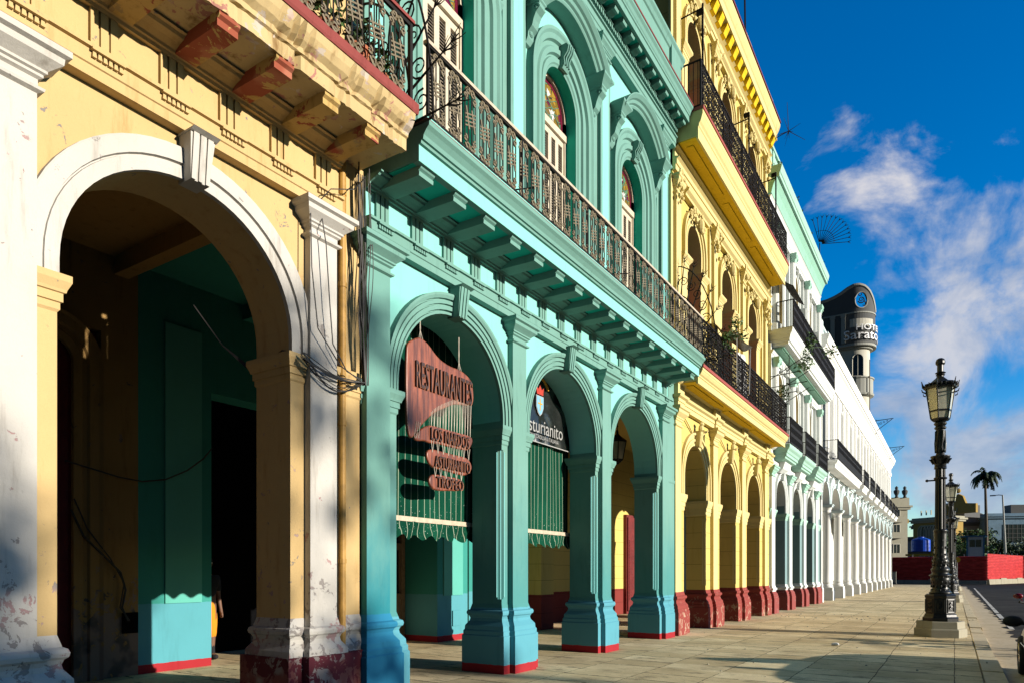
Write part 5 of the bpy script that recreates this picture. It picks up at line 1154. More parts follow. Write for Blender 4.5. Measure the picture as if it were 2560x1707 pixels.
def cables():
    rnd = random.Random(11)
    t = thing('cable_bundle', 'tangled bundle of thin black cables hanging between the ochre and turquoise buildings', 'cable', (-5.5, 5.45, 3.6))
    for k in range(15):
        b = MB(); y = 5.36 + rnd.uniform(0, .18); x = -5.53 + rnd.uniform(0, .06); ph = rnd.uniform(0, 6); am = rnd.uniform(.015, .05)
        top = rnd.uniform(5.75, 6.02); P = []
        for j in range(25):
            f = j / 24; z = top + (3.58 - top) * f; P.append((x, y + am * math.sin(f * 7 + ph) * math.sin(f * math.pi) + (5.44 - y) * f ** 2 * .8 + .05 * f, z))
        b.tube(P, rnd.uniform(.004, .008), 4); put('cable', b.mesh('vertical cable', M['cable']), t)
    for k in range(9):
        b = MB(); sag = rnd.uniform(.03, .32); z0 = 3.66 + rnd.uniform(-.04, .05); P = []
        for j in range(21):
            f = j / 20; y = 4.62 + (5.46 - 4.62) * f; P.append((-5.50 + .03 * math.sin(f * 5 + k), y, z0 + (3.60 - z0) * f - sag * math.sin(math.pi * f) * (.4 + .6 * rnd.random() * 0 + .3)))
        b.tube(P, rnd.uniform(.004, .009), 4); put('cable', b.mesh('sagging cable', M['cable']), t)
    for k in range(3):
        b = MB(); b.tube([(-5.60, 4.60, 3.68 + k * .02), (-5.75, 4.57, 3.72 + k * .02), (-6.0, 4.565, 3.73 - k * .03), (-6.28, 4.56, 3.69 - k * .02), (-6.5, 4.4, 3.9), (-6.7, 4.2, 4.3)], .008, 4); put('cable', b.mesh('looped cable', M['cable']), t)
    for P in ([(-5.5, 4.84, 5.32), (-5.47, 4.90, 4.9), (-5.47, 4.95, 4.3), (-5.48, 5.0, 3.9), (-5.48, 5.2, 3.66), (-5.48, 5.42, 3.62)], [(-5.5, 4.72, 5.3), (-5.48, 4.72, 4.6), (-5.48, 4.80, 4.0), (-5.48, 5.1, 3.7), (-5.48, 5.42, 3.60)], [(-5.5, 4.80, 5.28), (-5.40, 4.9, 5.45), (-5.38, 5.2, 5.58), (-5.45, 5.45, 5.85)]):
        b = MB(); b.tube(P, .0065, 4); put('cable', b.mesh('loose cable', M['cable']), t)
    t = thing('gallery_cable', 'loose black cable draped across the dark gallery inside the ochre arch', 'cable', (-9.9, 4.7, 2.5))
    b = MB(); b.tube([(-9.99, 4.42, 3.0), (-9.97, 4.75, 2.93), (-9.97, 5.1, 2.86), (-9.97, 5.45, 2.83), (-9.97, 5.8, 2.9), (-9.98, 6.15, 3.08), (-9.98, 6.42, 3.3), (-10.02, 6.6, 3.5)], .012, 5); put('cable', b.mesh('draped cable', M['cable']), t)
    b = MB(); b.tube([(-10.0, 4.50, 2.35), (-9.98, 4.65, 2.0), (-9.98, 4.9, 1.75), (-9.99, 5.15, 1.5), (-9.99, 5.22, 1.25), (-9.99, 5.17, 1.0), (-9.99, 5.25, .8)], .016, 5); b.tube([(-10.0, 4.54, 2.5), (-9.98, 4.7, 2.1), (-9.98, 5.0, 1.7), (-9.99, 5.2, 1.35), (-9.99, 5.14, 1.0), (-9.99, 5.28, .8)], .010, 5); put('cable', b.mesh('dangling cable', M['cable']), t)
cables()

def iron_fan(name, label, y, x0, x1, z0, ztop, out, n):
    """spiked scroll screen that stands across the balcony end"""
    t = thing(name, label, 'iron screen', (x0, y, z0)); rx = x1 - x0; rz = ztop - z0; b = MB()
    def P(a, k=1.0): return (x0 + rx * k * math.cos(a), y, z0 + rz * k * math.sin(a))
    for k in (1.0, .72): b.tube([P(a, k) for a in [math.pi / 2 * i / 24 for i in range(25)]], .014, 5)
    b.tube([(x0, y, z0), (x1, y, z0)], .014, 5); b.tube([(x0, y, z0), (x0, y, ztop)], .014, 5)
    put('frame', b.mesh('screen frame', M['iron']), t)
    b = MB()
    for i in range(n):
        a = math.pi / 2 * (i + .1) / (n - .8); p = Vector(P(a, .70)); d = (Vector(P(a, 1.0)) - Vector((x0, y, z0))).normalized(); q = Vector(P(a, 1.0)) + d * out
        b.tube([p, Vector(P(a, 1.0)), q], .016, 5, .006); pr = Vector((-d.z, 0, d.x))
        for s in (-1, 1):
            for f in (.45, .75): w = Vector(P(a, 1)) + d * out * f; b.tube([w, w + d * out * .22 + pr * s * .05, w + d * out * .42 + pr * s * .07], .009, 4, .003)
            b.tube([Vector(P(a, 1)) + d * out * .5, Vector(P(a, 1)) + d * out * .62 + Vector((0, s * .05, 0)), Vector(P(a, 1)) + d * out * .8 + Vector((0, s * .08, 0))], .008, 4, .003)
    put('spikes', b.mesh('branched spikes', M['iron']), t)
    b = MB(); rnd = random.Random(n)
    def sp(cx, cz, r, a0, sg): b.tube([(p[1], y, p[2]) for p in spiral(cx, cz, r, a0, 1.6, 20, sg)], .011, 4, .007)
    for i in range(n):
        a = math.pi / 2 * (i + .6) / n
        for k, r in ((.86, .13), (.56, .14), (.34, .11)):
            p = P(a, k); sp(p[0], p[2], r * min(rx, rz) * .9, rnd.uniform(0, 6), rnd.choice((-1, 1)))
    for i in range(5):
        a = math.pi / 2 * (i + .5) / 5; b.tube([P(a + .12 * math.sin(j), .1 + .62 * j / 8) for j in range(9)], .010, 4)
    put('scrolls', b.mesh('iron scrolls', M['iron']), t)
iron_fan('spiked_screen', 'black scrolled iron screen with branched spikes between the ochre and turquoise balconies', 5.60, -5.70, -4.62, 6.30, 8.6, .42, 8)
iron_fan('spiked_screen', 'black scrolled iron screen with branched spikes between the turquoise and yellow balconies', 15.95, -5.68, -4.62, 6.45, 8.85, .26, 8)

def rod_fan():
    t = thing('spike_fan', 'fan of thin iron rods on the cornice of the mint building against the sky', 'iron fan', (-5.3, 34.8, 16.9)); b = MB()
    for i in range(13):
        a = R(-10 + i * 9.5); d = Vector((math.cos(a), 0, math.sin(a))); c = Vector((-5.3, 34.8, 16.9)); b.tube([c + d * .1, c + d * 1.30], .016, 4, .012)
        e = c + d * 1.28; pr = Vector((-d.z, 0, d.x))
        for s in (-1, 1): b.tube([e - d * .08, e + d * .06 + pr * s * .07], .010, 4)
    b.tube([Vector((-5.3, 34.8, 16.9)) + Vector((math.cos(R(-10 + i * 9.5)), 0, math.sin(R(-10 + i * 9.5)))) * .62 for i in range(13)], .010, 4); b.tube([(-5.3, 34.8, 16.3), (-5.3, 34.8, 16.95)], .02, 4)
    put('rods', b.mesh('iron rods', M['iron']), t)
    t = thing('spike_star', 'small iron star of spikes on an arm beside the end of the yellow cornice', 'iron spikes', (-5.0, 25.95, 17.25)); b = MB(); c = Vector((-4.98, 25.95, 17.3)); rnd = random.Random(2)
    for i in range(12):
        d = Vector((rnd.gauss(0, 1), rnd.gauss(0, 1), rnd.gauss(0, 1))).normalized(); b.tube([c, c + d * rnd.uniform(.2, .5)], .012, 4, .004)
    b.tube([c + Vector((0, 0, 0)), c + Vector((-.05, 0, 1.05))], .012, 4, .006); b.tube([c + Vector((0, 0, 0)), c + Vector((.55, 0, -.5))], .012, 4, .006); b.tube([c, Vector((-5.7, 25.8, 17.05))], .014, 4); put('spikes', b.mesh('star spikes', M['iron']), t)
    for y, lab in ((16.2, 'black line post with a flat arm above the near end of the upper yellow balcony'), (20.6, 'black line post rising halfway along the upper yellow balcony'), (24.2, 'black line post near the far end of the upper yellow balcony')):
        t = thing('line_post', lab, 'post', (-5.05, y, 12.5), 'line posts on the upper yellow balcony'); b = MB(); b.box(-5.07, -5.03, y - .02, y + .02, 12.5, 15.1 if y < 17 else 14.9); b.tube([(-5.05, y, 15.0 if y < 17 else 14.8), (-5.7, y, 14.95 if y < 17 else 14.75)], .018, 4); b.box(-5.2, -5.03, y - .03, y + .03, 14.86, 14.98)
        put('post', b.mesh('line post', M['iron']), t)
    t = thing('roof_pole', 'thin dark pole standing on the roof of the yellow building', 'pole', (-5.5, 22.0, 18.3)); b = MB(); b.tube([(-5.5, 22.0, 18.2), (-5.52, 22.0, 19.5)], .03, 5); put('pole', b.mesh('roof pole', M['iron']), t)
    for y, lab in ((63.0, 'scrolled iron bracket at the roof edge of the white building, nearer one'), (77.5, 'scrolled iron bracket at the roof edge of the white building, farther one')):
        t = thing('roof_bracket', lab, 'bracket', (-5.3, y, 13.4)); b = MB(); b.tube([(-5.4, y, 13.9), (-4.1, y, 13.95)], .03, 4); b.tube([(-5.4, y, 13.0), (-4.2, y, 13.9)], .025, 4); b.tube([(-5.35, y, 12.8), (-5.35, y, 14.0)], .025, 4)
        for k in range(4): b.tube([(p[1], y, p[2]) for p in spiral(-5.2 + k * .22, 13.55 + k * .09, .15 - .025 * k, k, 1.4, 12)], .014, 4)
        put('arm', b.mesh('bracket arm', M['iron']), t)
    # thin arms with a plant between the yellow and the mint balcony
    t = thing('iron_arm', 'thin iron arms sticking out over the far end of the lower yellow balcony', 'iron arms', (-5.0, 25.9, 8.2)); b = MB()
    for z, dx in ((8.6, 1.0), (8.2, 1.25), (7.9, .9)): b.tube([(-5.6, 25.9, z), (-5.6 + dx, 25.9, z + .05)], .014, 4)
    for z in (7.7, 8.3, 8.9): b.tube([(-5.6, 25.9, z - .4), (-4.3, 26.0, z + .35)], .013, 4)
    b.tube([(-4.95, 25.9, 7.5), (-4.95, 25.9, 9.3)], .014, 4); put('arms', b.mesh('iron arms', M['iron']), t)
rod_fan()

# ---------------------------------------------------------------- balcony plants
def pot_mesh(r, h):
    b = MB(); b.lathe([(r * .7, 0), (r, h * .85), (r * 1.12, h * .86), (r * 1.12, h), (r * .9, h), (r * .85, h * .9)], 0, 0, 14); return b.mesh('flower pot', M['terracotta'], False)
def potted(loc, r, h, fol, n, sz, label, seed, m='leaf', group='potted plants on the ochre balcony'):
    rnd = random.Random(seed); t = thing('potted_plant', label, 'plant', loc, group); put('pot', pot_mesh(r, h), t, loc)
    b = MB(); leafy(b, (loc[0], loc[1], loc[2] + h + fol * .6), fol, n, sz, rnd)
    for k in range(6): b.tube([(loc[0], loc[1], loc[2] + h * .9), (loc[0] + rnd.uniform(-1, 1) * fol * .5, loc[1] + rnd.uniform(-1, 1) * fol * .5, loc[2] + h + fol * rnd.uniform(.4, 1.1))], .008, 3)
    put('foliage', b.mesh('foliage', M[m]), t)
for i, (y, r, h, fo, lab) in enumerate(((5.22, .11, .20, .16, 'small terracotta pot with sparse leaves at the far end of the ochre balcony'), (4.9, .15, .26, .22, 'terracotta pot with green leaves on the ochre balcony, second from its far end'), (4.5, .13, .24, .24, 'terracotta pot with bushy leaves on the ochre balcony, third from its far end'), (4.1, .16, .28, .30, 'large terracotta pot with dense leaves on the ochre balcony, fourth from its far end'), (3.75, .14, .26, .26, 'terracotta pot with leaves on the ochre balcony, nearest the top left of the railing'))):
    potted((-5.05, y, 6.455), r, h, fo, 160, .05, lab, 20 + i, 'leaf dark' if i % 2 else 'leaf')
def hanging_plant(c, r, n, sz, label, seed, m='leaf', flat=.8, parent_pot=False):
    rnd = random.Random(seed); t = thing('balcony_plant', label, 'plant', c); b = MB()
    for k in range(9):
        d = Vector((rnd.uniform(-.5, 1), rnd.uniform(-1, 1), rnd.uniform(-1, .8))) * r; p = Vector(c) + d; leafy(b, p, r * .45, n // 9, sz, rnd, flat); b.tube([c, Vector(c) + d * .5 + Vector((0, 0, .1)), p], .012, 3)
    put('foliage', b.mesh('foliage', M[m]), t)
hanging_plant((-4.75, 29.0, 10.35), .75, 420, .09, 'leafy green plant spilling over the long mint balcony', 31)
hanging_plant((-4.95, 18.1, 7.75), .40, 260, .06, 'green plant growing above the railing of the lower yellow balcony', 32)
hanging_plant((-5.0, 25.2, 7.7), .35, 160, .06, 'small plant at the far end of the lower yellow balcony', 33, 'leaf dark')
def tarp():
    t = thing('tarpaulin', 'crumpled grey brown tarpaulin tied over the lower yellow balcony', 'tarpaulin', (-5.2, 19.2, 8.0)); b = MB(); n = 12; V = []
    for j in range(n + 1):
        for i in range(n + 1):
            f, g = i / n, j / n; V.append((-5.6 + .75 * f, 18.7 + 1.5 * g, 8.35 - .45 * f - .18 * math.sin(f * math.pi) * (1 + math.sin(g * 7)) * .5 + .05 * math.sin(f * 9 + g * 5)))
    b.add(V, [(j * (n + 1) + i, j * (n + 1) + i + 1, (j + 1) * (n + 1) + i + 1, (j + 1) * (n + 1) + i) for j in range(n) for i in range(n)]); put('cloth', b.mesh('tarpaulin cloth', M['concrete'], True), t)
    b = MB(); b.tube([(-4.92, 18.75, 6.6), (-4.9, 18.7, 8.1)], .016, 5); b.tube([(-4.92, 20.1, 6.6), (-4.9, 20.15, 7.9)], .016, 5); put('pole', b.mesh('tarpaulin poles', M['metal grey']), t)
    t = thing('sheet', 'pale sheet drying on the lower yellow balcony', 'laundry', (-5.1, 20.4, 6.6)); b = MB(); V = []
    for j in range(9):
        for i in range(9): V.append((-5.15 + .05 * math.sin(i * 1.1 + j * .3), 19.6 + 1.2 * i / 8, 6.65 + 1.15 * j / 8))
    b.add(V, [(j * 9 + i, j * 9 + i + 1, (j + 1) * 9 + i + 1, (j + 1) * 9 + i) for j in range(8) for i in range(8)]); put('cloth', b.mesh('sheet cloth', M['white paint'], True), t)
tarp()
def mint_awning():
    t = thing('sunshade', 'dark sunshade cloth stretched over the near end of the long mint balcony', 'sunshade', (-5.3, 26.3, 11.6)); b = MB(); n = 8; V = []
    for j in range(n + 1):
        for i in range(n + 1): f, g = i / n, j / n; V.append((-5.65 + .8 * f, 26.1 + 2.2 * g, 12.9 - 1.1 * f - .2 * math.sin(f * math.pi)))
    b.add(V, [(j * (n + 1) + i, j * (n + 1) + i + 1, (j + 1) * (n + 1) + i + 1, (j + 1) * (n + 1) + i) for j in range(n) for i in range(n)]); put('cloth', b.mesh('sunshade cloth', M['black cloth'], True), t)
mint_awning()

# ---------------------------------------------------------------- street lamps
def make_lamp(label):
    t = thing('street_lamp', label, 'street lamp', (0, 0, 0), 'black street lamps along the kerb')
    b = MB(); b.lathe([(.545, 0), (.545, .17), (.53, .195), (.505, .20), (.495, .35), (.48, .365)], 0, 0, 6, R(12)); put('plinth', b.mesh('stone plinth', M['stone']), t)
    b = MB(); b.lathe([(.385, .366), (.39, .44), (.355, .47), (.34, .52), (.32, .54), (.32, .90), (.335, .92), (.34, .96), (.31, .99), (.25, 1.00)], 0, 0, 8, R(22.5))
    for k in range(8):
        a = R(22.5) + math.pi / 8 + k * math.pi / 4; r = .32 * math.cos(math.pi / 8) + .004; u = Vector((math.cos(a), math.sin(a), 0)); w = Vector((-math.sin(a), math.cos(a), 0))
        for s in (-1, 1): b.tube([u * r + w * s * .085 + Vector((0, 0, .58)), u * r + w * s * .085 + Vector((0, 0, .87))], .012, 4)
        for z in (.58, .87): b.tube([u * r - w * .085 + Vector((0, 0, z)), u * r + w * .085 + Vector((0, 0, z))], .012, 4)
        for z, q in ((.68, .045), (.77, .04)): b.tube([u * (r + .005) + w * q * math.cos(h) * (1 - h / 11) + Vector((0, 0, z + q * math.sin(h) * (1 - h / 11))) for h in [i * .6 for i in range(14)]], .011, 4)
    put('pedestal', b.mesh('pedestal', M['lamp iron']), t)
    b = MB(); prof = [(.30, 1.0), (.31, 1.03), (.27, 1.06), (.235, 1.10), (.215, 1.18), (.235, 1.24), (.255, 1.30), (.265, 1.36), (.235, 1.40), (.30, 1.42), (.30, 1.445), (.235, 1.46), (.22, 1.50), (.25, 1.54), (.255, 1.58), (.21, 1.61), (.195, 1.68), (.215, 1.74), (.22, 1.80), (.18, 1.84), (.19, 1.88), (.17, 1.92), (.165, 2.05), (.155, 2.2), (.14, 2.4), (.135, 2.46), (.15, 2.48), (.125, 2.52)]
    prof = [(r_ * (.76 + .24 * max(0, min(1, (z_ - 2.1) / .35))), z_) for r_, z_ in prof]
    b.lathe(prof, 0, 0, 20)
    rnd = random.Random(1)
    for z0, z1, r0, n, sz in ((1.08, 1.38, .172, 12, .036), (1.60, 1.82, .150, 12, .028), (1.92, 2.42, .128, 9, .028)):
        for k in range(n):
            a = 2 * math.pi * k / n
            for f in (0, .33, .66, 1): rr = r0 + .012; b.ball((rr * math.cos(a + f * .3) * (1 - .14 * f * (z0 > 1.9)), rr * math.sin(a + f * .3) * (1 - .14 * f * (z0 > 1.9)), z0 + (z1 - z0) * f), sz * .5, 6, 5, (1, 1, 2.2))
    put('leaf_base', b.mesh('leafy base', M['lamp iron'], True), t)
    b = MB(); n = 24; vs_ = []; zs = (2.5, 3.95)
    for z, q in ((2.5, 1.0), (3.3, .95), (3.95, .90)):
        for k in range(n): r = (.118 if k % 2 else .100) * q; vs_.append((r * math.cos(2 * math.pi * k / n), r * math.sin(2 * math.pi * k / n), z))
    b.add(vs_, [(j * n + k, j * n + (k + 1) % n, (j + 1) * n + (k + 1) % n, (j + 1) * n + k) for j in range(2) for k in range(n)])
    b.lathe([(.13, 3.70), (.14, 3.72), (.13, 3.74)], 0, 0, 16); b.tube([(-.10, 0, 3.68), (-.26, 0, 3.68)], .02, 6); b.ball((-.27, 0, 3.68), .035, 6, 5)
    b.lathe([(.105, 3.93), (.135, 3.95), (.12, 3.98), (.13, 4.0), (.115, 4.02), (.13, 4.06), (.15, 4.12), (.19, 4.19), (.205, 4.22), (.20, 4.245), (.10, 4.26), (.085, 4.32), (.105, 4.38), (.095, 4.5), (.10, 4.7), (.09, 4.86), (.12, 4.89), (.125, 4.92), (.095, 4.95), (.13, 4.99), (.135, 5.02), (.09, 5.05)], 0, 0, 16)
    for k in range(8): a = 2 * math.pi * k / 8; b.tube([(.10 * math.cos(a), .10 * math.sin(a), 4.32), (.115 * math.cos(a + .3), .115 * math.sin(a + .3), 4.55), (.10 * math.cos(a + .6), .10 * math.sin(a + .6), 4.84)], .016, 4); b.tube([(.14 * math.cos(a), .14 * math.sin(a), 4.06), (.20 * math.cos(a), .20 * math.sin(a), 4.17), (.225 * math.cos(a), .225 * math.sin(a), 4.16)], .022, 4)
    put('shaft', b.mesh('fluted shaft', M['lamp iron']), t)
    L = put('lantern', None, t); b = MB(); rot = R(20)
    def hexp(r, z, k): a = rot + k * math.pi / 3; return Vector((r * math.cos(a), r * math.sin(a), z))
    b.lathe([(.08, 5.04), (.17, 5.07), (.205, 5.10), (.205, 5.13)], 0, 0, 6, rot); b.lathe([(.235, 5.28), (.235, 5.32)], 0, 0, 6, rot)
    b.lathe([(.30, 5.82), (.36, 5.83), (.37, 5.87), (.33, 5.88), (.335, 5.95), (.20, 5.99), (.10, 6.08), (.075, 6.11)], 0, 0, 6, rot); b.lathe([(.068, 6.10), (.068, 6.38), (.085, 6.39), (.10, 6.42), (.10, 6.47), (.08, 6.52), (.04, 6.545), (.0, 6.55)], 0, 0, 12); b.lathe([(.085, 6.18), (.115, 6.20), (.085, 6.22)], 0, 0, 12); b.lathe([(.08, 6.13), (.10, 6.15), (.08, 6.17)], 0, 0, 12)
    for k in range(6):
        b.tube([hexp(.20, 5.12, k), hexp(.305, 5.83, k)], .017, 4); p = hexp(.37, 5.86, k); q = hexp(.37, 5.86, k + 1)
        for f in (0, .25, .5, .75): w = p.lerp(q, f); hgt = .16 if f == 0 else (.10 if f == .5 else .06); b.tube([w, w * 1.04 + Vector((0, 0, hgt * .6 - w.z * .04)), w * 1.09 + Vector((0, 0, hgt - w.z * .09))], .022, 4, .008); b.ball(w + Vector((0, 0, .05)), .028, 5, 4)
        d = hexp(1, 0, k); e = hexp(.31, 5.74, k); b.tube([e, e + d * .07 + Vector((0, 0, .03)), e + d * .09 + Vector((0, 0, .09))], .02, 4, .008); b.tube([e + Vector((0, 0, -.08)), e + d * .05 + Vector((0, 0, -.06)), e + d * .055 + Vector((0, 0, -.01))], .016, 4, .006)
    put('frame', b.mesh('lantern frame', M['lamp iron']), L, (0, 0, 0))
    b = MB(); b.lathe([(.20, 5.13), (.225, 5.28)], 0, 0, 6, rot, False); b.lathe([(.235, 5.32), (.295, 5.82)], 0, 0, 6, rot, False); put('glass', b.mesh('lantern glass', M['lamp glass']), L, (0, 0, 0))
    return t
lamp = make_lamp('nearest black ornate street lamp with glass lantern, on a pale stone plinth'); lamp.location = (-.27, 19.0, 0)
for (x, y, lab) in ((-.13, 41.2, 'second black street lamp, half hidden behind the nearest one'), (.02, 66.5, 'third and farthest black street lamp, showing behind the second')):
    l2 = copy_tree(lamp); l2.location = (x, y, 0); l2['label'] = lab
# ================================================================ far end of the street
def fence():
    P0, P1, P2, P3 = (-8.9, 113.5), (3.75, 112.5), (8.9, 130.6), (16.0, 133.0)
    def wall(name, label, p, q, z0, z1, zc, openrows):
        t = thing(name, label, 'fence', (p[0], p[1], -.12)); d = Vector((q[0] - p[0], q[1] - p[1], 0)); L = d.length; d.normalize(); nrm = Vector((d.y, -d.x, 0)); b = MB(); n = int((z1 - z0) / .055); V = []; o = Vector((p[0], p[1], 0))
        for j in range(n + 1):
            z = z0 + (z1 - z0) * j / n; off = .05 * (1 if (j // 2) % 2 else -1)
            for u in (0, L): V.append(tuple(o + d * u + nrm * off + Vector((0, 0, z))))
        b.add(V, [(2 * j, 2 * j + 1, 2 * j + 3, 2 * j + 2) for j in range(n)]); put('sheeting', b.mesh('corrugated sheeting', M['corrugated']), t)
        b = MB(); u = 0.0; k = 0
        while u < L - .2:
            w = min(2.9, L - u - .03); a = o + d * (u + .02); c = o + d * (u + w); h = zc + (.14 if k % 3 == 2 else 0)
            b.add([tuple(v) for v in (a + nrm * .25, c + nrm * .25, c - nrm * .3, a - nrm * .3)] + [tuple(v + Vector((0, 0, h))) for v in (a + nrm * .16, c + nrm * .16, c - nrm * .3, a - nrm * .3)], [(3, 2, 1, 0), (4, 5, 6, 7), (0, 1, 5, 4), (1, 2, 6, 5), (2, 3, 7, 6), (3, 0, 4, 7)]); u += w + .03; k += 1
        put('footing', b.mesh('concrete footing', M['concrete'] if not openrows else M['stone']), t, (0, 0, -.12))
        b = MB(); u = .8
        while u < L: a = o + d * u - nrm * .2; b.box(a.x - .06, a.x + .06, a.y - .06, a.y + .06, 0, z1 + .35); u += 3.1
        put('posts', b.mesh('fence posts', M['white paint']), t)
    wall('site_fence', 'shaded red corrugated fence on a concrete footing across the end of the street', P0, P1, .38, 3.72, .55, False)
    wall('site_fence', 'sunlit red corrugated fence, the stretch that turns away to the right', (P1[0] + .08, P1[1] + .1), P2, .55, 4.05, .70, True)
    wall('site_fence', 'lower red corrugated fence at the right edge of the picture', P2, P3, .45, 3.5, .55, True)
fence()
def utility_box():
    c = ray(2234, 1430, 92); t = thing('utility_box', 'narrow grey box standing on the pavement at the end of the white colonnade', 'box', (c.x, c.y, 0)); b = MB(); b.box(c.x - .3, c.x + .3, c.y - .25, c.y + .25, 0, 1.55); b.box(c.x - .33, c.x + .33, c.y - .28, c.y + .28, 1.55, 1.62); b.box(c.x - .34, c.x + .34, c.y - .3, c.y + .3, 0, .1); put('body', b.mesh('box body', M['concrete']), t)
    b = MB(); b.box(c.x - .22, c.x + .22, c.y - .27, c.y - .25, .25, 1.45); put('door', b.mesh('box door', M['metal grey']), t)
utility_box()
def round_sign():
    c = ray(2393, 1398, 88); t = thing('road_sign', 'yellow round road sign peeking out behind the street lamps', 'sign', (c.x, c.y, 0)); b = MB(); n = 20
    b.prism([(c.x + .36 * math.cos(2 * math.pi * k / n), c.z + .36 * math.sin(2 * math.pi * k / n)) for k in range(n)], c.y - .01, c.y + .01, 'y'); put('disc', b.mesh('sign disc', M['yellow paint']), t)
    b = MB(); b.tube([(c.x, c.y + .05, -.1), (c.x, c.y + .05, c.z + .4)], .035, 6); put('post', b.mesh('sign post', M['metal grey']), t)
round_sign()
def tank():
    c = ray(2302, 1378, 118); r = 1.45; t = thing('water_tank', 'round blue plastic water tank on a yellow railed platform behind the red fence', 'water tank', (c.x, c.y, c.z)); b = MB()
    b.lathe([(r * .95, c.z), (r, c.z + .1), (r, c.z + .6), (r * 1.02, c.z + .65), (r, c.z + .7), (r, c.z + 1.25), (r * 1.02, c.z + 1.3), (r, c.z + 1.35), (r, c.z + 1.95), (r * .92, c.z + 2.12), (r * .45, c.z + 2.4), (r * .35, c.z + 2.42), (r * .35, c.z + 2.55), (0.01, c.z + 2.6)], c.x, c.y, 24); put('tank', b.mesh('tank body', M['blue plastic'], False), t)
    b = MB(); b.box(c.x - 1.9, c.x + 1.9, c.y - 1.7, c.y + 1.7, c.z - .28, c.z - .02); 
    for sx in (-1.5, 1.5):
        for sy in (-1.4, 1.4): b.box(c.x + sx - .12, c.x + sx + .12, c.y + sy - .12, c.y + sy + .12, -.1, c.z - .28)
    put('platform', b.mesh('tank platform', M['hotel grey']), t)
    b = MB(); b.box(c.x - 2.2, c.x + 3.2, c.y - 2.0, c.y - 1.9, c.z - .75, c.z - .42); b.box(c.x + 1.4, c.x + 4.2, c.y - 1.99, c.y - 1.89, c.z - .40, c.z - .2); put('rail', b.mesh('platform rail', M['yellow paint']), t)
tank()
def cabin():
    a = ray(2418, 1388, 122); w = 2.45; t = thing('guard_cabin', 'white and blue guard cabin with a sliding window above the red fence', 'cabin', (a.x + w / 2, a.y, a.z - 1.4)); x0, x1, y0, y1, z0, z1 = a.x, a.x + w, a.y, a.y + 2.2, a.z - 1.4, a.z + 3.35
    b = MB(); b.box(x0, x1, y0, y1, z0, z1); put('walls', b.mesh('cabin walls', M['white paint']), t)
    b = MB()
    for x in (x0, x1): b.box(x - .09, x + .09, y0 - .06, y0 + .1, z0, z1 + .02)
    for x in (x0, x1): b.box(x - .088, x + .088, y1 - .1, y1 + .06, z0, z1 + .02)
    put('corner_posts', b.mesh('cabin posts', M['cabin blue']), t)
    b = MB(); b.box(x0 - 1.1, x1 + .55, y0 - .6, y1 + .5, z1 + .021, z1 + .2); put('roof', b.mesh('cabin roof', M['cabin blue']), t)
    b = MB(); b.box(x0 + .25, x1 - .25, y0 - .04, y0 - .005, a.z + 1.45, a.z + 2.95); wd = put('window', b.mesh('cabin window frame', M['white paint']), t)
    for k in (0, 1):
        b = MB(); xa = x0 + .33 + k * .92; b.box(xa, xa + .84, y0 - .055, y0 - .041, a.z + 1.55, a.z + 2.85); put('pane', b.mesh('cabin window pane', M['glass']), wd)
cabin()
def plain_windows(t, o, u, n, rows, m='glass'):
    """rectangular or arched windows on a wall from o along u with outward normal n; rows of (u0, w, z0, h, arched)"""
    for (u0, w, z0, h, ar) in rows:
        b = MB(); pts = [(u0 - w / 2, z0), (u0 + w / 2, z0)]
        if ar: pts += [(u0 + w / 2 * math.cos(a), z0 + h - w / 2 + w / 2 * math.sin(a)) for a in [math.pi * k / 10 for k in range(11)]]
        else: pts += [(u0 + w / 2, z0 + h), (u0 - w / 2, z0 + h)]
        def P(p, d): q = o + u * p[0] + n * d; return (q.x, q.y, p[1])
        k = len(pts); b.add([P(p, .02) for p in pts] + [P(p, .08) for p in pts], [tuple(range(k, 2 * k))] + [(i, (i + 1) % k, k + (i + 1) % k, k + i) for i in range(k)])
        w_ = put('window', b.mesh('window opening', M[m]), t); b = MB()
        for i in range(k): b.tube([P(pts[i], .09), P(pts[(i + 1) % k], .09)], .07, 4)
        b.tube([P((u0, z0), .09), P((u0, z0 + h - .05), .09)], .04, 4); put('frame', b.mesh('window frame', M['hotel pale']), w_)
def block(b, o, u, n, L, D, z0, z1):
    q = [o, o + u * L, o + u * L - n * D, o - n * D]; b.add([(p.x, p.y, z0) for p in q] + [(p.x, p.y, z1) for p in q], [(3, 2, 1, 0), (4, 5, 6, 7), (0, 1, 5, 4), (1, 2, 6, 5), (2, 3, 7, 6), (3, 0, 4, 7)])
def far_house(name, label, p0, p1, depth, ztop, mat, rows, trim, extra=None):
    o = Vector((p0[0], p0[1], 0)); u = Vector((p1[0] - p0[0], p1[1] - p0[1], 0)); L = u.length; u.normalize(); n = Vector((u.y, -u.x, 0)); mid = o + u * L / 2 - n * depth / 2
    t = thing(name, label, 'building', (mid.x, mid.y, -.15)); b = MB(); block(b, o, u, n, L, depth, -.15, ztop); put('wall', b.mesh('house wall', M[mat]), t)
    b = MB(); block(b, o + n * .35 - u * .35, u, n, L + .7, depth + .7, ztop - 1.0, ztop - .6); block(b, o + n * .6 - u * .6, u, n, L + 1.2, depth + 1.2, ztop - .6, ztop - .25); block(b, o + n * .2 - u * .2, u, n, L + .4, depth + .4, ztop - .24, ztop + .1); put('cornice', b.mesh('house cornice', M[trim]), t)
    plain_windows(t, o, u, n, rows)
    if extra: extra(t, o, u, n, L)
    return t
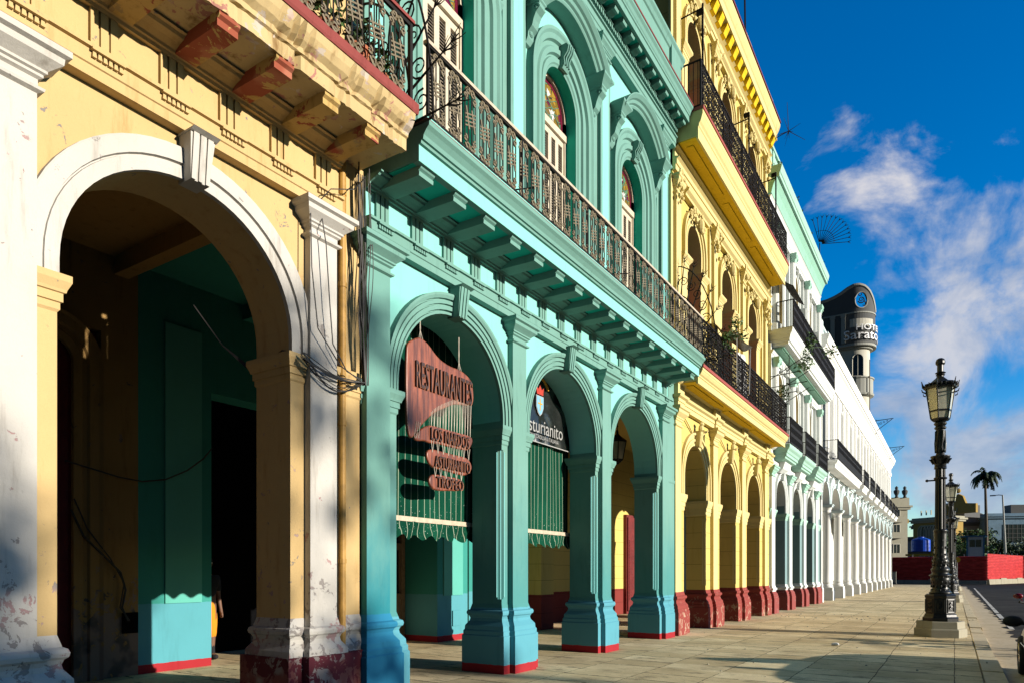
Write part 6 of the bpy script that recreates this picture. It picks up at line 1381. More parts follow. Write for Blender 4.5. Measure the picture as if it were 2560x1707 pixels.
def far_town():
    # white tower house at the end of the colonnade
    a = ray(2212, 1430, 125); c = ray(2269, 1430, 125)
    def ex(t, o, u, n, L):
        for (z0, s) in ((4.3, 1.0), (8.1, .8), (11.0, .8)):
            b = MB(); q = o + u * (L - 2.2); block(b, q - u * 1.1 + n * .75, u, n, 2.3 * s + .2, .75, z0 - .35, z0 - .15); bal = put('balcony', b.mesh('balcony slab', M['far cream']), t); b = MB(); block(b, q - u * 1.0 + n * .72, u, n, 2.1 * s + .2, .10, z0 - .15, z0 + .75); put('parapet', b.mesh('balcony parapet', M['far cream']), bal)
        b = MB(); block(b, o + n * .2 - u * .1, u, n, L + .3, 4.4, 14.0, 15.2); put('attic', b.mesh('attic', M['far cream']), t)
        for k in range(3):
            b = MB(); q = o + u * (L - .5 - 1.5 * k); b.lathe([(.35, 15.2), (.2, 15.5), (.45, 16.0), (.5, 16.4), (.2, 16.7), (.3, 17.0), (.05, 17.3)], q.x, q.y - .3, 10); put('urn', b.mesh('roof urn', M['hotel grey']), t)
        b = MB(); q = o + u * (L + .02); block(b, q - n * 1.2, u, n, .9, 1.6, 10.6, 11.4); put('side_balcony', b.mesh('side balcony', M['far ochre']), t)
    far_house('tower_house', 'narrow cream house with small balconies and roof urns at the end of the white colonnade', a.xy, c.xy, 5, 14.0, 'far cream', [(2.1, 1.2, 4.3, 2.4, False), (2.1, 1.2, 8.1, 2.2, False), (2.1, 1.2, 11.1, 2.2, False)], 'far cream', ex)
    # low strip of houses behind
    a = ray(2268, 1430, 175); c = ray(2296, 1430, 172); far_house('low_house', 'low dark roofed house in the gap beside the cream tower house', a.xy, c.xy, 10, 10.5, 'far grey', [(2, 1.5, 5, 2.5, False)], 'hotel grey')
    # ochre house, its long front turned to the sun
    a = ray(2283, 1430, 147); c = ray(2384, 1430, 139); L = (c - a).length
    def ex2(t, o, u, n, L):
        rr = random.Random(9)
        for k in range(8):
            b = MB(); q = o + u * (2 + L * k / 8); block(b, q + n * .3, u, n, L / 8 - 1.2, .3, 13.6, 14.6); put('balustrade', b.mesh('roof balustrade', M['far cream']), t)
        b = MB(); q = o + u * (L * .72) + n * .2; b2 = [(0, 13.4), (7, 13.4), (7, 15.2), (5, 15.4), (4.4, 16.9), (3.5, 17.4), (2.6, 16.9), (2, 15.4), (0, 15.2)]
        k = len(b2); b.add([tuple(Vector((q.x, q.y, p[1])) + u * p[0]) for p in b2] + [tuple(Vector((q.x, q.y, p[1])) + u * p[0] - n * .6) for p in b2], [tuple(range(k)), tuple(range(k, 2 * k))[::-1]] + [(i, (i + 1) % k, k + (i + 1) % k, k + i) for i in range(k)]); b.ball(tuple(Vector((q.x, q.y, 18.0)) + u * 3.5), .5, 8, 6); put('pediment', b.mesh('gable', M['far ochre']), t)
        b = MB(); block(b, o + n * 1.0 + u * L * .5, u, n, L * .48, 1.0, 6.6, 6.9); block(b, o + n * 1.0 + u * L * .5, u, n, L * .48, .1, 6.9, 7.9); put('balcony', b.mesh('iron balcony', M['iron brown']), t)
        b = MB(); block(b, o + u * 4 - n * 4, u, n, L * .5, 5, 13.0, 15.6); put('roof_room', b.mesh('roof room', M['hotel grey']), t)
    far_house('ochre_house', 'ochre house with arched windows, roof balustrade and gable behind the blue tank', a.xy, c.xy, 3, 13.0, 'far ochre', [(2.0 + k * (L - 3) / 9, 1.7, 7.2, 4.2, True) for k in range(10)] + [(2.5 + k * (L - 3) / 5, 2.2, 1, 4, False) for k in range(5)], 'far cream', ex2)
    # grey house with a curved gable
    a = ray(2362, 1430, 152); c = ray(2474, 1430, 152)
    def ex3(t, o, u, n, L):
        q = o + u * (L * .50); b2 = [(-2.8, 12.4), (2.9, 12.4), (2.9, 13.9), (2.2, 14.3), (1.3, 14.6), (.9, 15.6), (.4, 15.9), (.0, 16.0), (-.4, 15.9), (-.9, 15.6), (-1.3, 14.6), (-2.2, 14.3), (-2.8, 13.9)]; k = len(b2); b = MB(); q = o + u * (L * .58) + n * .3
        b.add([tuple(Vector((q.x, q.y, p[1])) + u * p[0]) for p in b2] + [tuple(Vector((q.x, q.y, p[1])) + u * p[0] - n * .8) for p in b2], [tuple(range(k)), tuple(range(k, 2 * k))[::-1]] + [(i, (i + 1) % k, k + (i + 1) % k, k + i) for i in range(k)]); put('gable', b.mesh('curved gable', M['far grey']), t)
        b = MB(); b.ball(tuple(Vector((q.x, q.y, 15.2)) + n * .1), .7, 8, 6, (1, .3, 1)); b.tube([Vector((q.x, q.y, p[1] + .1)) + u * p[0] + n * .1 for p in b2[2:]], .22, 5); put('gable_ornament', b.mesh('gable ornament', M['hotel grey']), t)
        b = MB(); w = o + u * (L * .26) - n * 2; b.lathe([(1.9, 12.9), (1.9, 16.8), (1.7, 17.0), (.4, 17.2)], w.x, w.y, 16); put('roof_cistern', b.mesh('round roof cistern', M['hotel trim']), t)
        b = MB(); block(b, o + u * L * .12 - n * 1.5, u, n, 2.2, 3, 12.9, 15.8); put('roof_room', b.mesh('roof room', M['far grey']), t)
    L = (c - a).length
    far_house('gabled_house', 'grey house with arched windows and a curved gable behind the guard cabin', a.xy, c.xy, 12, 12.9, 'far grey', [(L * f, w, 7.4, h, True) for f, w, h in ((.10, 2.0, 3.2), (.30, 2.0, 3.2), (.46, 1.2, 2.9), (.58, 1.8, 3.4), (.70, 1.2, 2.9), (.90, 2.0, 3.2))] + [(L * f, 1.8, 2.0, 3.0, False) for f in (.15, .35, .6, .85)], 'hotel grey', ex3)
    # blue modern block
    a = ray(2471, 1430, 148); c = ray(2640, 1430, 146)
    def ex4(t, o, u, n, L):
        b = MB(); block(b, o + u * 3.0 + n * .06, u, n, L - 3.4, .2, 8.1, 11.9); put('window_band', b.mesh('window band', M['glass']), t)
        b = MB()
        for k in range(14): block(b, o + u * (3.0 + k * .85) + n * .12, u, n, .10, .1, 8.1, 11.9)
        for z in (9.0, 9.9, 10.9): block(b, o + u * 3.0 + n * .13, u, n, L - 3.4, .1, z, z + .08)
        put('window_bars', b.mesh('window bars', M['hotel grey']), t)
        b = MB(); block(b, o + u * .3 + n * .05, u, n, L - .6, .2, 0, 5.0); put('ground_floor', b.mesh('dark ground floor', M['dark']), t)
        b = MB(); block(b, o + u * 6.0 - n * 3, u, n, 2.8, 3, 14.4, 16.4); put('roof_room', b.mesh('roof room', M['hotel grey']), t)
    far_house('blue_block', 'stained pale blue block with a wide dark window band at the right edge', a.xy, c.xy, 12, 14.2, 'far blue', [], 'far blue', ex4)
far_town()

def street_light():
    a = ray(2517, 1430, 112); top = ray(2506.5, 1236, 112); t = thing('street_light', 'tall slim grey street light with a short arm at the right', 'street light', (a.x, a.y, -.1)); b = MB(); b.tube([(a.x, a.y, -.1), (top.x, top.y, top.z)], .20, 8, .11); b.lathe([(.3, -.1), (.3, .4), (.2, .5)], a.x, a.y, 8); put('pole', b.mesh('light pole', M['metal grey']), t)
    b = MB(); b.tube([(top.x, top.y, top.z - .05), (top.x - .5, top.y, top.z + .03), (top.x - 1.0, top.y, top.z)], .07, 6); ar = put('arm', b.mesh('light arm', M['metal grey']), t); b = MB(); b.stack(top.x - 1.7, top.x - .95, top.y - .14, top.y + .14, [(0, top.z - .12), (.03, top.z - .05), (0, top.z + .06)]); put('lamp_head', b.mesh('lamp head', M['metal grey']), ar)
street_light()
def palm():
    a = ray(2465, 1430, 130); D = 130; top = ray(2463, 1212, D); t = thing('palm_tree', 'tall royal palm with a slim trunk and drooping fronds above the red fence', 'palm tree', (a.x, a.y, -.1)); b = MB(); rnd = random.Random(6)
    b.tube([Vector((a.x, a.y, -.1)).lerp(top, f) + Vector((.12 * math.sin(f * 3), 0, 0)) for f in [k / 12 for k in range(13)]], .40, 9, .20); put('trunk', b.mesh('palm trunk', M['bark'], True), t)
    b = MB(); b.tube([top, top + Vector((0, 0, 1.6))], .26, 8, .14); put('crownshaft', b.mesh('palm crownshaft', M['leaf dark'], True), t)
    b = MB(); base = top + Vector((0, 0, 1.4))
    for k in range(34):
        az = k * 2.399; el = R(rnd.uniform(5, 80)); L = rnd.uniform(3.0, 3.9); d = Vector((math.cos(az) * math.cos(el), math.sin(az) * math.cos(el), math.sin(el))); pts = []
        p = base.copy(); v = d * (L / 9)
        for i in range(10): pts.append(p.copy()); p += v; v.z -= L * .034 + .012 * i; v = v.normalized() * (L / 9)
        b.tube(pts, .05, 4, .015)
        for i in range(1, 10):
            tdir = (pts[i] - pts[i - 1]).normalized(); sd = tdir.cross(Vector((0, 0, 1)))
            if sd.length < .1: sd = Vector((1, 0, 0))
            sd.normalize()
            for h in range(3):
                q = pts[i - 1].lerp(pts[i], h / 3)
                for s in (-1, 1):
                    l = .75 * (1 - abs(i - 4) / 9); e = q + sd * s * l * .75 + tdir * l * .3 + Vector((0, 0, -l * rnd.uniform(.45, 1.1))); w = tdir * .12; b.add([q - w, q + w, e], [(0, 1, 2)])
    put('fronds', b.mesh('palm fronds', M['leaf dark']), t)
palm()
def tree(label, px, D, ytop, r, seed, m='leaf dark', n=2000):
    c = ray(px, ytop, D); rnd = random.Random(seed); t = thing('tree', label, 'tree', (c.x, c.y, -.1), 'trees behind the red fence'); b = MB(); h = c.z; b.tube([(c.x, c.y, -.1), (c.x + .1, c.y, h * .35), (c.x, c.y, h * .7)], .22, 7, .12)
    for k in range(6): az = k * 1.05; b.tube([(c.x, c.y, h * .35), (c.x + r * .5 * math.cos(az), c.y + r * .5 * math.sin(az), h * .62), (c.x + r * .8 * math.cos(az), c.y + r * .8 * math.sin(az), h * .78)], .09, 5, .03)
    put('trunk', b.mesh('tree trunk', M['bark']), t); b = MB()
    for k in range(16):
        p = Vector((c.x, c.y, h - r * .95)) + Vector((rnd.gauss(0, .45) * r, rnd.gauss(0, .45) * r, rnd.gauss(0, .38) * r)); leafy(b, p, r * .42, n // 16, .30, rnd, .8)
    put('crown', b.mesh('tree crown', M[m]), t)
for i, (px_, D, yt, r, lab, m) in enumerate(((2402, 128, 1334, 3.4, 'rounded bright green tree left of the guard cabin', 'leaf'), (2384, 134, 1334, 3.2, 'dark green tree seen between the street lamps', 'leaf dark'), (2447, 136, 1322, 3.2, 'light green tree just above the roof of the guard cabin', 'leaf'), (2480, 132, 1340, 3.2, 'dark green tree behind the palm trunk', 'leaf dark'), (2500, 134, 1352, 3.4, 'low dark tree at the foot of the grey street light', 'leaf dark'), (2534, 133, 1342, 3.6, 'dark tree in front of the blue block', 'leaf dark'), (2562, 131, 1336, 3.6, 'dark tree at the right edge of the picture', 'leaf dark'))):
    tree(lab, px_, D, yt, r, 40 + i, m)

# ---------------------------------------------------------------- hotel tower
def hotel():
    cx, cy, r = -9.83, 88.9, 2.2
    t = thing('hotel_tower', 'rounded dark grey hotel corner tower with white sign letters and a scrolled crest', 'building', (cx - 4, cy + 3, -.1))
    def wallz(b, x0, z0, z1, rr):
        """flat front to the left that rounds into the corner drum"""
        pts = [(x0, cy - rr)] + [(cx + rr * math.sin(a), cy - rr * math.cos(a)) for a in [math.pi * k / 24 for k in range(25)]] + [(x0, cy + rr)]; b.prism(pts, z0, z1, 'z')
    b = MB(); wallz(b, cx - 9, 28.4, 32.05, r); put('sign_storey', b.mesh('sign storey', M['hotel grey']), t)
    b = MB(); wallz(b, cx - 9, 28.15, 28.4, r + .12); wallz(b, cx - 9, 27.95, 28.15, r - .25); wallz(b, cx - 9, 31.9, 32.05, r + .07); put('bands', b.mesh('bands', M['hotel trim']), t)
    b = MB(); wallz(b, cx - 9, 19, 27.95, r - .55); t.scale = (1, 1, .973); put('shaft', b.mesh('tower shaft', M['hotel pale']), t)
    b = MB(); wallz(b, cx - 9, -.1, 19, r - .9); put('base', b.mesh('tower base', M['hotel grey']), t)
    b = MB(); wallz(b, cx - 2, 24.5, 24.75, r - .48); b.lathe([(.9, 22.0), (1.6, 22.3), (2.05, 22.5), (2.1, 22.7), (2.0, 22.75), (2.0, 24.4), (2.12, 24.45), (2.12, 24.6), (1.9, 24.6), (1.9, 24.0)], cx, cy, 28); put('balcony', b.mesh('round balcony', M['hotel trim']), t)
    # window of the shaft
    b = MB(); a0 = R(8)
    for f in (R(14),):
        c = Vector((cx + (r - .55) * math.sin(f), cy - (r - .55) * math.cos(f), 0)); u = Vector((math.cos(f), math.sin(f), 0)); n = Vector((math.sin(f), -math.cos(f), 0)); plain_windows(t, c - n * .02, u, n, [(0.15, 1.15, 24.7, 2.6, True)])
    b = MB()
    for f in (-.62, -.27): x = cx + f * 3.2; b.box(x - .22, x + .22, cy - r - .16, cy - r + .02, 28.5, 31.9); b.box(x - .28, x + .28, cy - r - .2, cy - r + .02, 31.6, 31.9)
    put('pilaster', b.mesh('tower pilasters', M['hotel trim']), t)
    b = MB(); b.box(cx - 5.2, cx - 2.6, cy - r - .03, cy - r - .01, 28.9, 30.4); put('window_band', b.mesh('tower window', M['dark']), t)
    # loggia slot above the letters
    b = MB(); fs = [R(-5 + k * 9) for k in range(9)]; rr = r + .02; V = []
    for f in fs: V += [(cx + rr * math.sin(f), cy - rr * math.cos(f), 30.3), (cx + rr * math.sin(f), cy - rr * math.cos(f), 31.25)]
    b.add(V, [(2 * k, 2 * k + 2, 2 * k + 3, 2 * k + 1) for k in range(8)]); put('loggia', b.mesh('loggia opening', M['hotel pale']), t)
    # swept crest following the same plan, with a round hole and a scroll
    prof = [(-9.0, 33.5), (-5.0, 33.7), (-3.7, 33.8), (-2.6, 33.9), (-1.8, 34.12), (-1.1, 34.42), (-.45, 34.84), (.2, 35.1), (.8, 35.1), (1.4, 34.9), (2.0, 34.4), (2.6, 33.6), (3.45, 32.2)]
    def plan(s, rr):
        if s <= 0: return (cx + s, cy - rr)
        f = s / r; return (cx + rr * math.sin(f), cy - rr * math.cos(f))
    def topz(s):
        for (a, za), (c, zc) in zip(prof, prof[1:]):
            if a <= s <= c: return za + (zc - za) * (s - a) / (c - a)
        return 32.2
    b = MB(); N_ = 70; hole = (1.05, 33.4, .72, .95); S = [-9 + (12.45) * k / N_ for k in range(N_ + 1)]
    for rr, flip in ((r, 0), (r - .3, 1)):
        for s0, s1 in zip(S, S[1:]):
            sm = (s0 + s1) / 2; d = (sm - hole[0]) / hole[2]; cuts = [(32.0, None)]
            def q(za0, za1, zb0, zb1):
                p0, p1 = plan(s0, rr), plan(s1, rr); b.add([(p0[0], p0[1], za0), (p1[0], p1[1], za1), (p1[0], p1[1], zb1), (p0[0], p0[1], zb0)], [(0, 1, 2, 3)])
            def hz(s, sg): dd = max(-1, min(1, (s - hole[0]) / hole[2])); return hole[1] + sg * hole[3] * math.sqrt(1 - dd * dd)
            if abs(d) < 1: q(32.0, 32.0, hz(s0, -1), hz(s1, -1)); q(hz(s0, 1), hz(s1, 1), topz(s0), topz(s1))
            else: q(32.0, 32.0, topz(s0), topz(s1))
    put('crest', b.mesh('crest wall', M['hotel grey']), t)
    b = MB(); 
    for off in (.0,): b.tube([(plan(s, r - .12)[0], plan(s, r - .12)[1], topz(s) + .08) for s in S], .24, 6)
    b.tube([(plan(hole[0] + hole[2] * math.cos(a), r - .05)[0], plan(hole[0] + hole[2] * math.cos(a), r - .05)[1], hole[1] + hole[3] * math.sin(a)) for a in [2 * math.pi * k / 28 for k in range(28)]], .08, 5, closed=True); put('crest_rim', b.mesh('crest rim', M['hotel trim']), t)
    b = MB(); P = [(p[1], p[2]) for p in spiral(0, 0, .42, R(200), 1.7, 26)]; b.tube([(plan(hole[0] + p[0], r - .1)[0], plan(hole[0] + p[0], r - .1)[1], hole[1] + .05 + p[1]) for p in P], .07, 5, .04)
    P = [(-.25, .75), (-.35, .6), (-.15, .5), (.05, .62), (-.02, .78)]; b.tube([(plan(hole[0] + p[0], r - .1)[0], plan(hole[0] + p[0], r - .1)[1], hole[1] + p[1]) for p in P], .06, 5)
    P = [(.4, -.1), (.5, -.4), (.35, -.65), (.15, -.6)]; b.tube([(plan(hole[0] + p[0], r - .1)[0], plan(hole[0] + p[0], r - .1)[1], hole[1] + p[1]) for p in P], .06, 5); put('scroll', b.mesh('iron scroll', M['iron']), t)
    def bent(s, s0, width, z0, h):
        me, x0, x1, a0, a1 = text_mesh(s, 1, .05, M['letter white']); k = width / (x1 - x0); kz = h / (a1 - a0)
        for v in me.vertices:
            sx = s0 + (v.co.x - x0) * k; p = plan(sx, r + .20 + v.co.z); v.co = (p[0], p[1], z0 + (v.co.y - a0) * kz)
        me.update(); put('lettering', me, t)
    bent('HOTEL', .45, 3.3, 29.85, .68); bent('Saratoga', -.80, 5.4, 28.5, 1.4)
    b = MB(); b.tube([(cx + 1.75, cy - 1.3, 16), (cx + 1.75, cy - 1.3, 26.5)], .05, 5); put('pole', b.mesh('tower pole', M['iron brown']), t)
hotel()

# ---------------------------------------------------------------- person in the doorway of the gallery
def skin_body(name, chains, mat, parent, sub=2):
    me = bpy.data.meshes.new(name); V = []; E_ = []; Rr = []
    idx = {}
    for ch in chains:
        prev = None
        for key, co, rad in ch:
            if key in idx: i = idx[key]
            else: i = len(V); V.append(co); Rr.append(rad); idx[key] = i
            if prev is not None: E_.append((prev, i))
            prev = i
    me.from_pydata(V, E_, []); me.update(); o = put(name, me, parent); md = o.modifiers.new('skin', 'SKIN'); me.materials.append(mat)
    for i, sv in enumerate(me.skin_vertices[0].data): sv.radius = Rr[i] if isinstance(Rr[i], tuple) else (Rr[i], Rr[i]); sv.use_root = (i == 0)
    ss = o.modifiers.new('sub', 'SUBSURF'); ss.levels = sub; ss.render_levels = sub
    for p in me.polygons: p.use_smooth = True
    md.use_smooth_shade = True
    return o
def person():
    X, Y = -10.75, 6.97; t = thing('person', 'person in orange trousers and dark top standing in the shadowed gallery behind the sunlit pillar', 'person', (X, Y, 0))
    def P(dx, dy, z): return (X + dx, Y + dy, z)
    body = [[('pel', P(0, 0, .95), .145), ('wai', P(0, 0, 1.10), .13), ('che', P(.01, 0, 1.30), .165), ('nkb', P(0, 0, 1.46), .085), ('nk', P(.02, 0, 1.53), .055), ('hd1', P(.03, 0, 1.62), .085), ('hd2', P(.02, 0, 1.72), .085)]]
    for s, n in ((-1, 'l'), (1, 'r')):
        body.append([('pel', None, None), ('hip' + n, P(0, .10 * s, .88), .095), ('kn' + n, P(.03, .10 * s, .50), .062), ('an' + n, P(0, .10 * s, .10), .042), ('to' + n, P(.14, .11 * s, .05), .04)])
        body.append([('che', None, None), ('sh' + n, P(0, .19 * s, 1.40), .06), ('el' + n, P(-.02, .24 * s, 1.12), .042), ('wr' + n, P(.05, .24 * s, .88), .028), ('pm' + n, P(.07, .24 * s, .81), .034)])
        for f in range(4): body.append([('pm' + n, None, None), ('f%d' % f + n, P(.04 + .022 * f, .245 * s, .755), .009), ('g%d' % f + n, P(.045 + .022 * f, .235 * s, .71 + .008 * abs(f - 1.5)), .008)])
        body.append([('pm' + n, None, None), ('th' + n, P(.11, .225 * s, .79), .010), ('ti' + n, P(.125, .215 * s, .755), .009)])
    skin_body('body', body, M['skin'], t)
    tr = [[('wb', P(0, 0, 1.08), .15), ('cr', P(0, 0, .92), .165)]]
    for s, n in ((-1, 'l'), (1, 'r')): tr.append([('cr', None, None), ('a' + n, P(.0, .10 * s, .84), .115), ('b' + n, P(.03, .10 * s, .52), .085), ('c' + n, P(0, .10 * s, .36), .085), ('d' + n, P(0, .10 * s, .34), .085)])
    skin_body('trousers', tr, M['orange cloth'], t)
    sh = [[('a', P(0, 0, 1.06), .158), ('b', P(0, 0, 1.15), .15), ('c', P(.01, 0, 1.30), .185), ('d', P(0, 0, 1.45), .10)]]
    for s, n in ((-1, 'l'), (1, 'r')): sh.append([('c', None, None), ('s' + n, P(0, .20 * s, 1.40), .075), ('e' + n, P(-.02, .24 * s, 1.15), .058)])
    skin_body('shirt', sh, M['black cloth'], t)
    for s in (-1, 1):
        b = MB(); b.ball(P(.05, .105 * s, .055), .06, 10, 6, (2.0, .9, .85)); b.lathe([(.06, .05), (.055, .2), (.062, .36)], X, Y + .10 * s, 10); put('boot', b.mesh('boot', M['black cloth'], True), t)
    b = MB(); b.ball(P(.0, 0, 1.70), .108, 14, 10, (1, .9, .95)); put('hair', b.mesh('hair', M['black cloth'], True), t)
    for s in (-1, 1):
        b = MB(); b.ball(P(.105, .035 * s, 1.665), .012, 6, 5); put('eye', b.mesh('eye', M['white paint'], True), t)
        b = MB(); b.ball(P(.02, .09 * s, 1.64), .025, 6, 5, (.7, .35, 1.2)); put('ear', b.mesh('ear', M['skin'], True), t)
    b = MB(); b.ball(P(.125, 0, 1.635), .016, 6, 5, (1, .8, 1.5)); put('nose', b.mesh('nose', M['skin'], True), t); b = MB(); b.ball(P(.108, 0, 1.59), .02, 8, 5, (.5, 1.2, .35)); put('mouth', b.mesh('mouth', M['crown red'], True), t)
_p = skin_body
def skin_fix(chains):
    """shared joints carry their own place and size"""
    known = {k: (c, r) for ch in chains for k, c, r in ch if c is not None}
    return [[(k,) + known[k] for k, c, r in ch] for ch in chains]
skin_body = lambda name, chains, mat, parent, sub=2: _p(name, skin_fix(chains), mat, parent, sub)
person()

# ---------------------------------------------------------------- vehicles at the right edge
def car():
    t = thing('parked_car', 'dark glossy parked car cut off by the lower right edge, its door mirror showing', 'car', (1.72, 12.4, -.12)); z = -.12; cx = 1.72; dy = 2.3
    st = [(7.75, .60, .45, .66), (7.85, .74, .28, .76), (8.1, .80, .22, .84), (8.6, .83, .20, .90), (10.0, .84, .20, .90), (10.9, .83, .20, .89), (11.6, .81, .22, .84), (12.1, .76, .26, .74), (12.22, .62, .36, .60)]
    b = MB(); V = []
    for y, w, a, h in st:
        m = (a + h) / 2
        for (fx, fz) in ((-.70, a), (-.93, a + .05), (-1.0, m - .05), (-1.0, m + .06), (-.95, h - .10), (-.86, h - .02), (-.4, h + .02), (.4, h + .02), (.86, h - .02), (.95, h - .10), (1.0, m), (.93, a + .05), (.70, a)): V.append((cx + w * fx, y + dy, z + fz))
    k = 13; b.add(V, [(j * k + i, j * k + (i + 1) % k, (j + 1) * k + (i + 1) % k, (j + 1) * k + i) for j in range(len(st) - 1) for i in range(k)] + [tuple(range(k)), tuple(range((len(st) - 1) * k, len(st) * k))]); body = put('body', b.mesh('car body', M['bike paint'], True), t); sb = body.modifiers.new('sub', 'SUBSURF'); sb.levels = 1; sb.render_levels = 2
    b = MB(); P = [(cx - .78, 10.75 + dy, z + .88), (cx - .66, 10.2 + dy, z + 1.22), (cx, 10.1 + dy, z + 1.26), (cx + .66, 10.2 + dy, z + 1.22), (cx + .78, 10.75 + dy, z + .88)]; b.tube(P, .018, 6); scr = put('windscreen', b.mesh('windscreen frame', M['chrome']), t)
    b = MB(); b.add(P, [(0, 1, 2, 3, 4)]); put('glass', b.mesh('windscreen glass', M['lamp glass']), scr)
    for s in (-1, 1):
        b = MB(); b.stack(cx + s * .36 - .24, cx + s * .36 + .24, 9.2 + dy, 9.35 + dy, [(0, z + .7), (.02, z + .95), (-.02, z + 1.06), (-.08, z + 1.09)]); put('seat', b.mesh('car seat', M['rubber']), t)
    for y in (8.45 + dy, 11.2 + dy):
        for s in (-1, 1):
            P_ = (cx + s * .76, y, z + .31); w = put('wheel', None, t, P_); b = MB(); V = []; m = 24
            for r_, x_ in ((.20, -.10), (.29, -.10), (.31, -.07), (.31, .07), (.29, .10), (.20, .10)):
                for q in range(m): a = 2 * math.pi * q / m; V.append((x_, r_ * math.cos(a), r_ * math.sin(a)))
            b.add(V, [(j * m + q, j * m + (q + 1) % m, (j + 1) * m + (q + 1) % m, (j + 1) * m + q) for j in range(5) for q in range(m)]); put('tyre', b.mesh('tyre', M['rubber'], True), w, P_)
            b = MB()
            for q in range(8): a = 2 * math.pi * q / 8; b.tube([(s * .07, 0, 0), (s * .085, .19 * math.cos(a), .19 * math.sin(a))], .022, 5, .018)
            b.tube([(s * .07, .2 * math.cos(2 * math.pi * q / 20), .2 * math.sin(2 * math.pi * q / 20)) for q in range(20)], .02, 5, closed=True); b.ball((s * .07, 0, 0), .05, 8, 5, (.5, 1, 1)); put('rim', b.mesh('rim', M['chrome'], True), w, P_)
    for s in (-1, 1):
        y = 10.2 + dy; b = MB(); b.ball((cx + s * .99, y, z + .90), .115, 14, 10, (1.1, .6, .72)); b.tube([(cx + s * .74, y - .03, z + .86), (cx + s * .93, y, z + .885)], .03, 6); put('door_mirror', b.mesh('door mirror', M['rubber'], True), t)
        b = MB(); b.ball((cx + s * .55, 12.1 + dy, z + .58), .13, 10, 6, (1.1, .7, .6)); put('headlight', b.mesh('headlight', M['chrome'], True), t)
        b = MB(); b.ball((cx + s * .60, 7.86 + dy, z + .64), .10, 10, 6, (1.1, .5, .8)); put('tail_light', b.mesh('tail light', M['bike red'], True), t)
        b = MB(); b.box(cx + s * .845, cx + s * .862, 9.2 + dy, 9.36 + dy, z + .70, z + .73); put('door_handle', b.mesh('door handle', M['chrome']), t)
        b = MB(); b.tube([(cx + s * .845, yy + dy, z + .52) for yy in (8.8, 9.6, 10.4, 11.0)], .012, 5); put('side_trim', b.mesh('side trim', M['chrome']), t)
car()
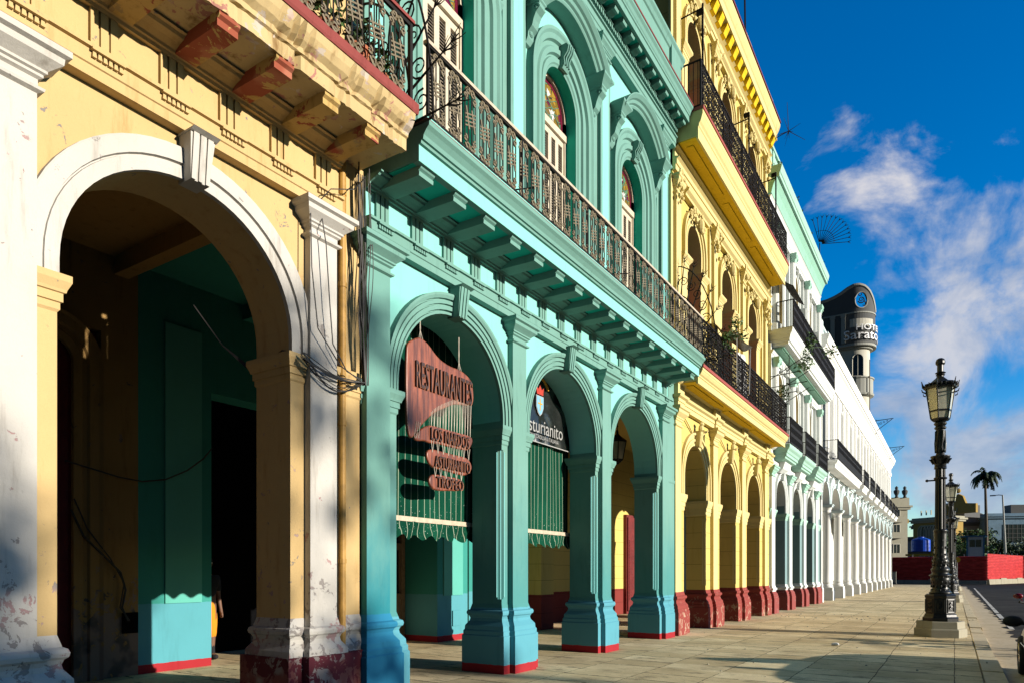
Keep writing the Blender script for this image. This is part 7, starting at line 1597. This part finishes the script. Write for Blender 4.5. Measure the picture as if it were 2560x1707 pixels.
def motorcycle():
    t = thing('motorcycle', 'motorcycle with a dark red mirror parked at the kerb, mostly beyond the right edge', 'motorcycle', (1.5, 17.15, -.12)); z = -.12; x = 1.5; my = 3.75
    for y in (16.50, 17.80):
        w = put('wheel', None, t, (x, y, z + .30)); b = MB(); m = 28; b.tube([(0, .26 * math.cos(2 * math.pi * q / m), .26 * math.sin(2 * math.pi * q / m)) for q in range(m)], .045, 8, closed=True); put('tyre', b.mesh('tyre', M['rubber'], True), w, (x, y, z + .30))
        b = MB(); b.tube([(0, .215 * math.cos(2 * math.pi * q / m), .215 * math.sin(2 * math.pi * q / m)) for q in range(m)], .014, 5, closed=True)
        for q in range(14): a = 2 * math.pi * q / 14; b.tube([(.03 * (-1) ** q, .03 * math.cos(a), .03 * math.sin(a)), (0, .21 * math.cos(a + .15), .21 * math.sin(a + .15))], .004, 3)
        b.tube([(-.06, 0, 0), (.06, 0, 0)], .04, 8); put('rim', b.mesh('spoked rim', M['chrome']), w, (x, y, z + .30))
    b = MB(); b.ball((x, 17.30, z + .82), .16, 12, 8, (.9, 1.7, .8)); put('tank', b.mesh('fuel tank', M['bike paint'], True), t)
    b = MB(); b.ball((x, 16.75, z + .78), .14, 12, 6, (.9, 2.3, .45)); put('seat', b.mesh('seat', M['rubber'], True), t)
    b = MB(); b.ball((x, 17.17, z + .45), .17, 10, 8, (.9, 1.2, 1)); b.tube([(x + .14, 17.15, z + .35), (x + .16, 16.75, z + .32), (x + .17, 16.25, z + .40)], .045, 8); put('engine', b.mesh('engine', M['metal grey'], True), t)
    b = MB(); b.tube([(x, 17.50, z + .95), (x, 17.15, z + .65), (x, 16.75, z + .62), (x, 16.35, z + .72)], .035, 6); b.tube([(x, 17.35, z + .8), (x, 17.25, z + .3), (x, 16.85, z + .3), (x, 16.50, z + .3)], .03, 6)
    for s in (-1, 1): b.tube([(x + s * .08, 17.53, z + 1.0), (x + s * .08, 17.80, z + .30)], .026, 6)
    put('frame', b.mesh('frame', M['rubber']), t)
    b = MB(); b.tube([(x - .38, 17.30, z + 1.02), (x - .22, 17.43, z + 1.0), (x, 17.50, z + .98), (x + .22, 17.43, z + 1.0), (x + .38, 17.30, z + 1.02)], .016, 6)
    for s in (-1, 1): b.tube([(x + s * .38, 17.30, z + 1.02), (x + s * .27, 17.39, z + 1.0)], .024, 6); b.tube([(x + s * .28, 17.43, z + 1.0), (x + s * .40, 17.37, z + 1.01)], .009, 4)
    put('handlebar', b.mesh('handlebar', M['rubber']), t)
    for s in (-1, 1):
        b = MB(); b.tube([(x + s * .26, 17.41, z + 1.01), (x + s * .31, 17.41, z + 1.01), (x + s * .38, 17.37, z + 1.13)], .010, 5); b.ball((x + s * .40, 17.35, z + 1.14), .075, 12, 8, (1.15, .45, .75)); put('mirror', b.mesh('mirror', M['bike red'], True), t)
        b = MB(); b.ball((x + s * .22, 16.25, z + .72), .045, 8, 6); put('indicator', b.mesh('indicator', M['yellow paint'], True), t)
    b = MB(); b.ball((x, 17.67, z + .90), .10, 12, 8, (1, .8, 1)); put('headlight', b.mesh('headlight', M['chrome'], True), t)
    b = MB(); b.tube([(x, 17.57, z + .52), (x, 17.65, z + .62), (x, 17.80, z + .66), (x, 18.00, z + .60), (x, 18.11, z + .45)], .05, 6); put('mudguard', b.mesh('mudguard', M['bike paint'], True), t)
motorcycle()
# trees across the street, out of the picture; they shade the foot of the ochre building
def street_tree(cx, cy, h, r, seed, label):
    rnd = random.Random(seed); t = thing('street_tree', label, 'tree', (cx, cy, -.12)); b = MB(); b.tube([(cx, cy, -.12), (cx, cy, h * .5), (cx, cy, h * .8)], .35, 8, .15); put('trunk', b.mesh('tree trunk', M['bark']), t); b = MB()
    for k in range(110):
        d = Vector((rnd.gauss(0, .42) * r, rnd.gauss(0, .42) * r, rnd.gauss(0, .42) * r)); d.x = max(-r, min(r, d.x)); leafy(b, Vector((cx, cy, h - r)) + d, r * .30, 60, .40, rnd)
    put('crown', b.mesh('tree crown', M['leaf dark']), t)
street_tree(40, 8.4, 12.2, 5.2, 71, 'tree across the street from the turquoise building')
street_tree(40.5, 2.6, 12.0, 4.2, 72, 'tree across the street from the ochre building')
street_tree(40, -2.4, 12.3, 4.0, 73, 'tree across the street farthest from the turquoise building')
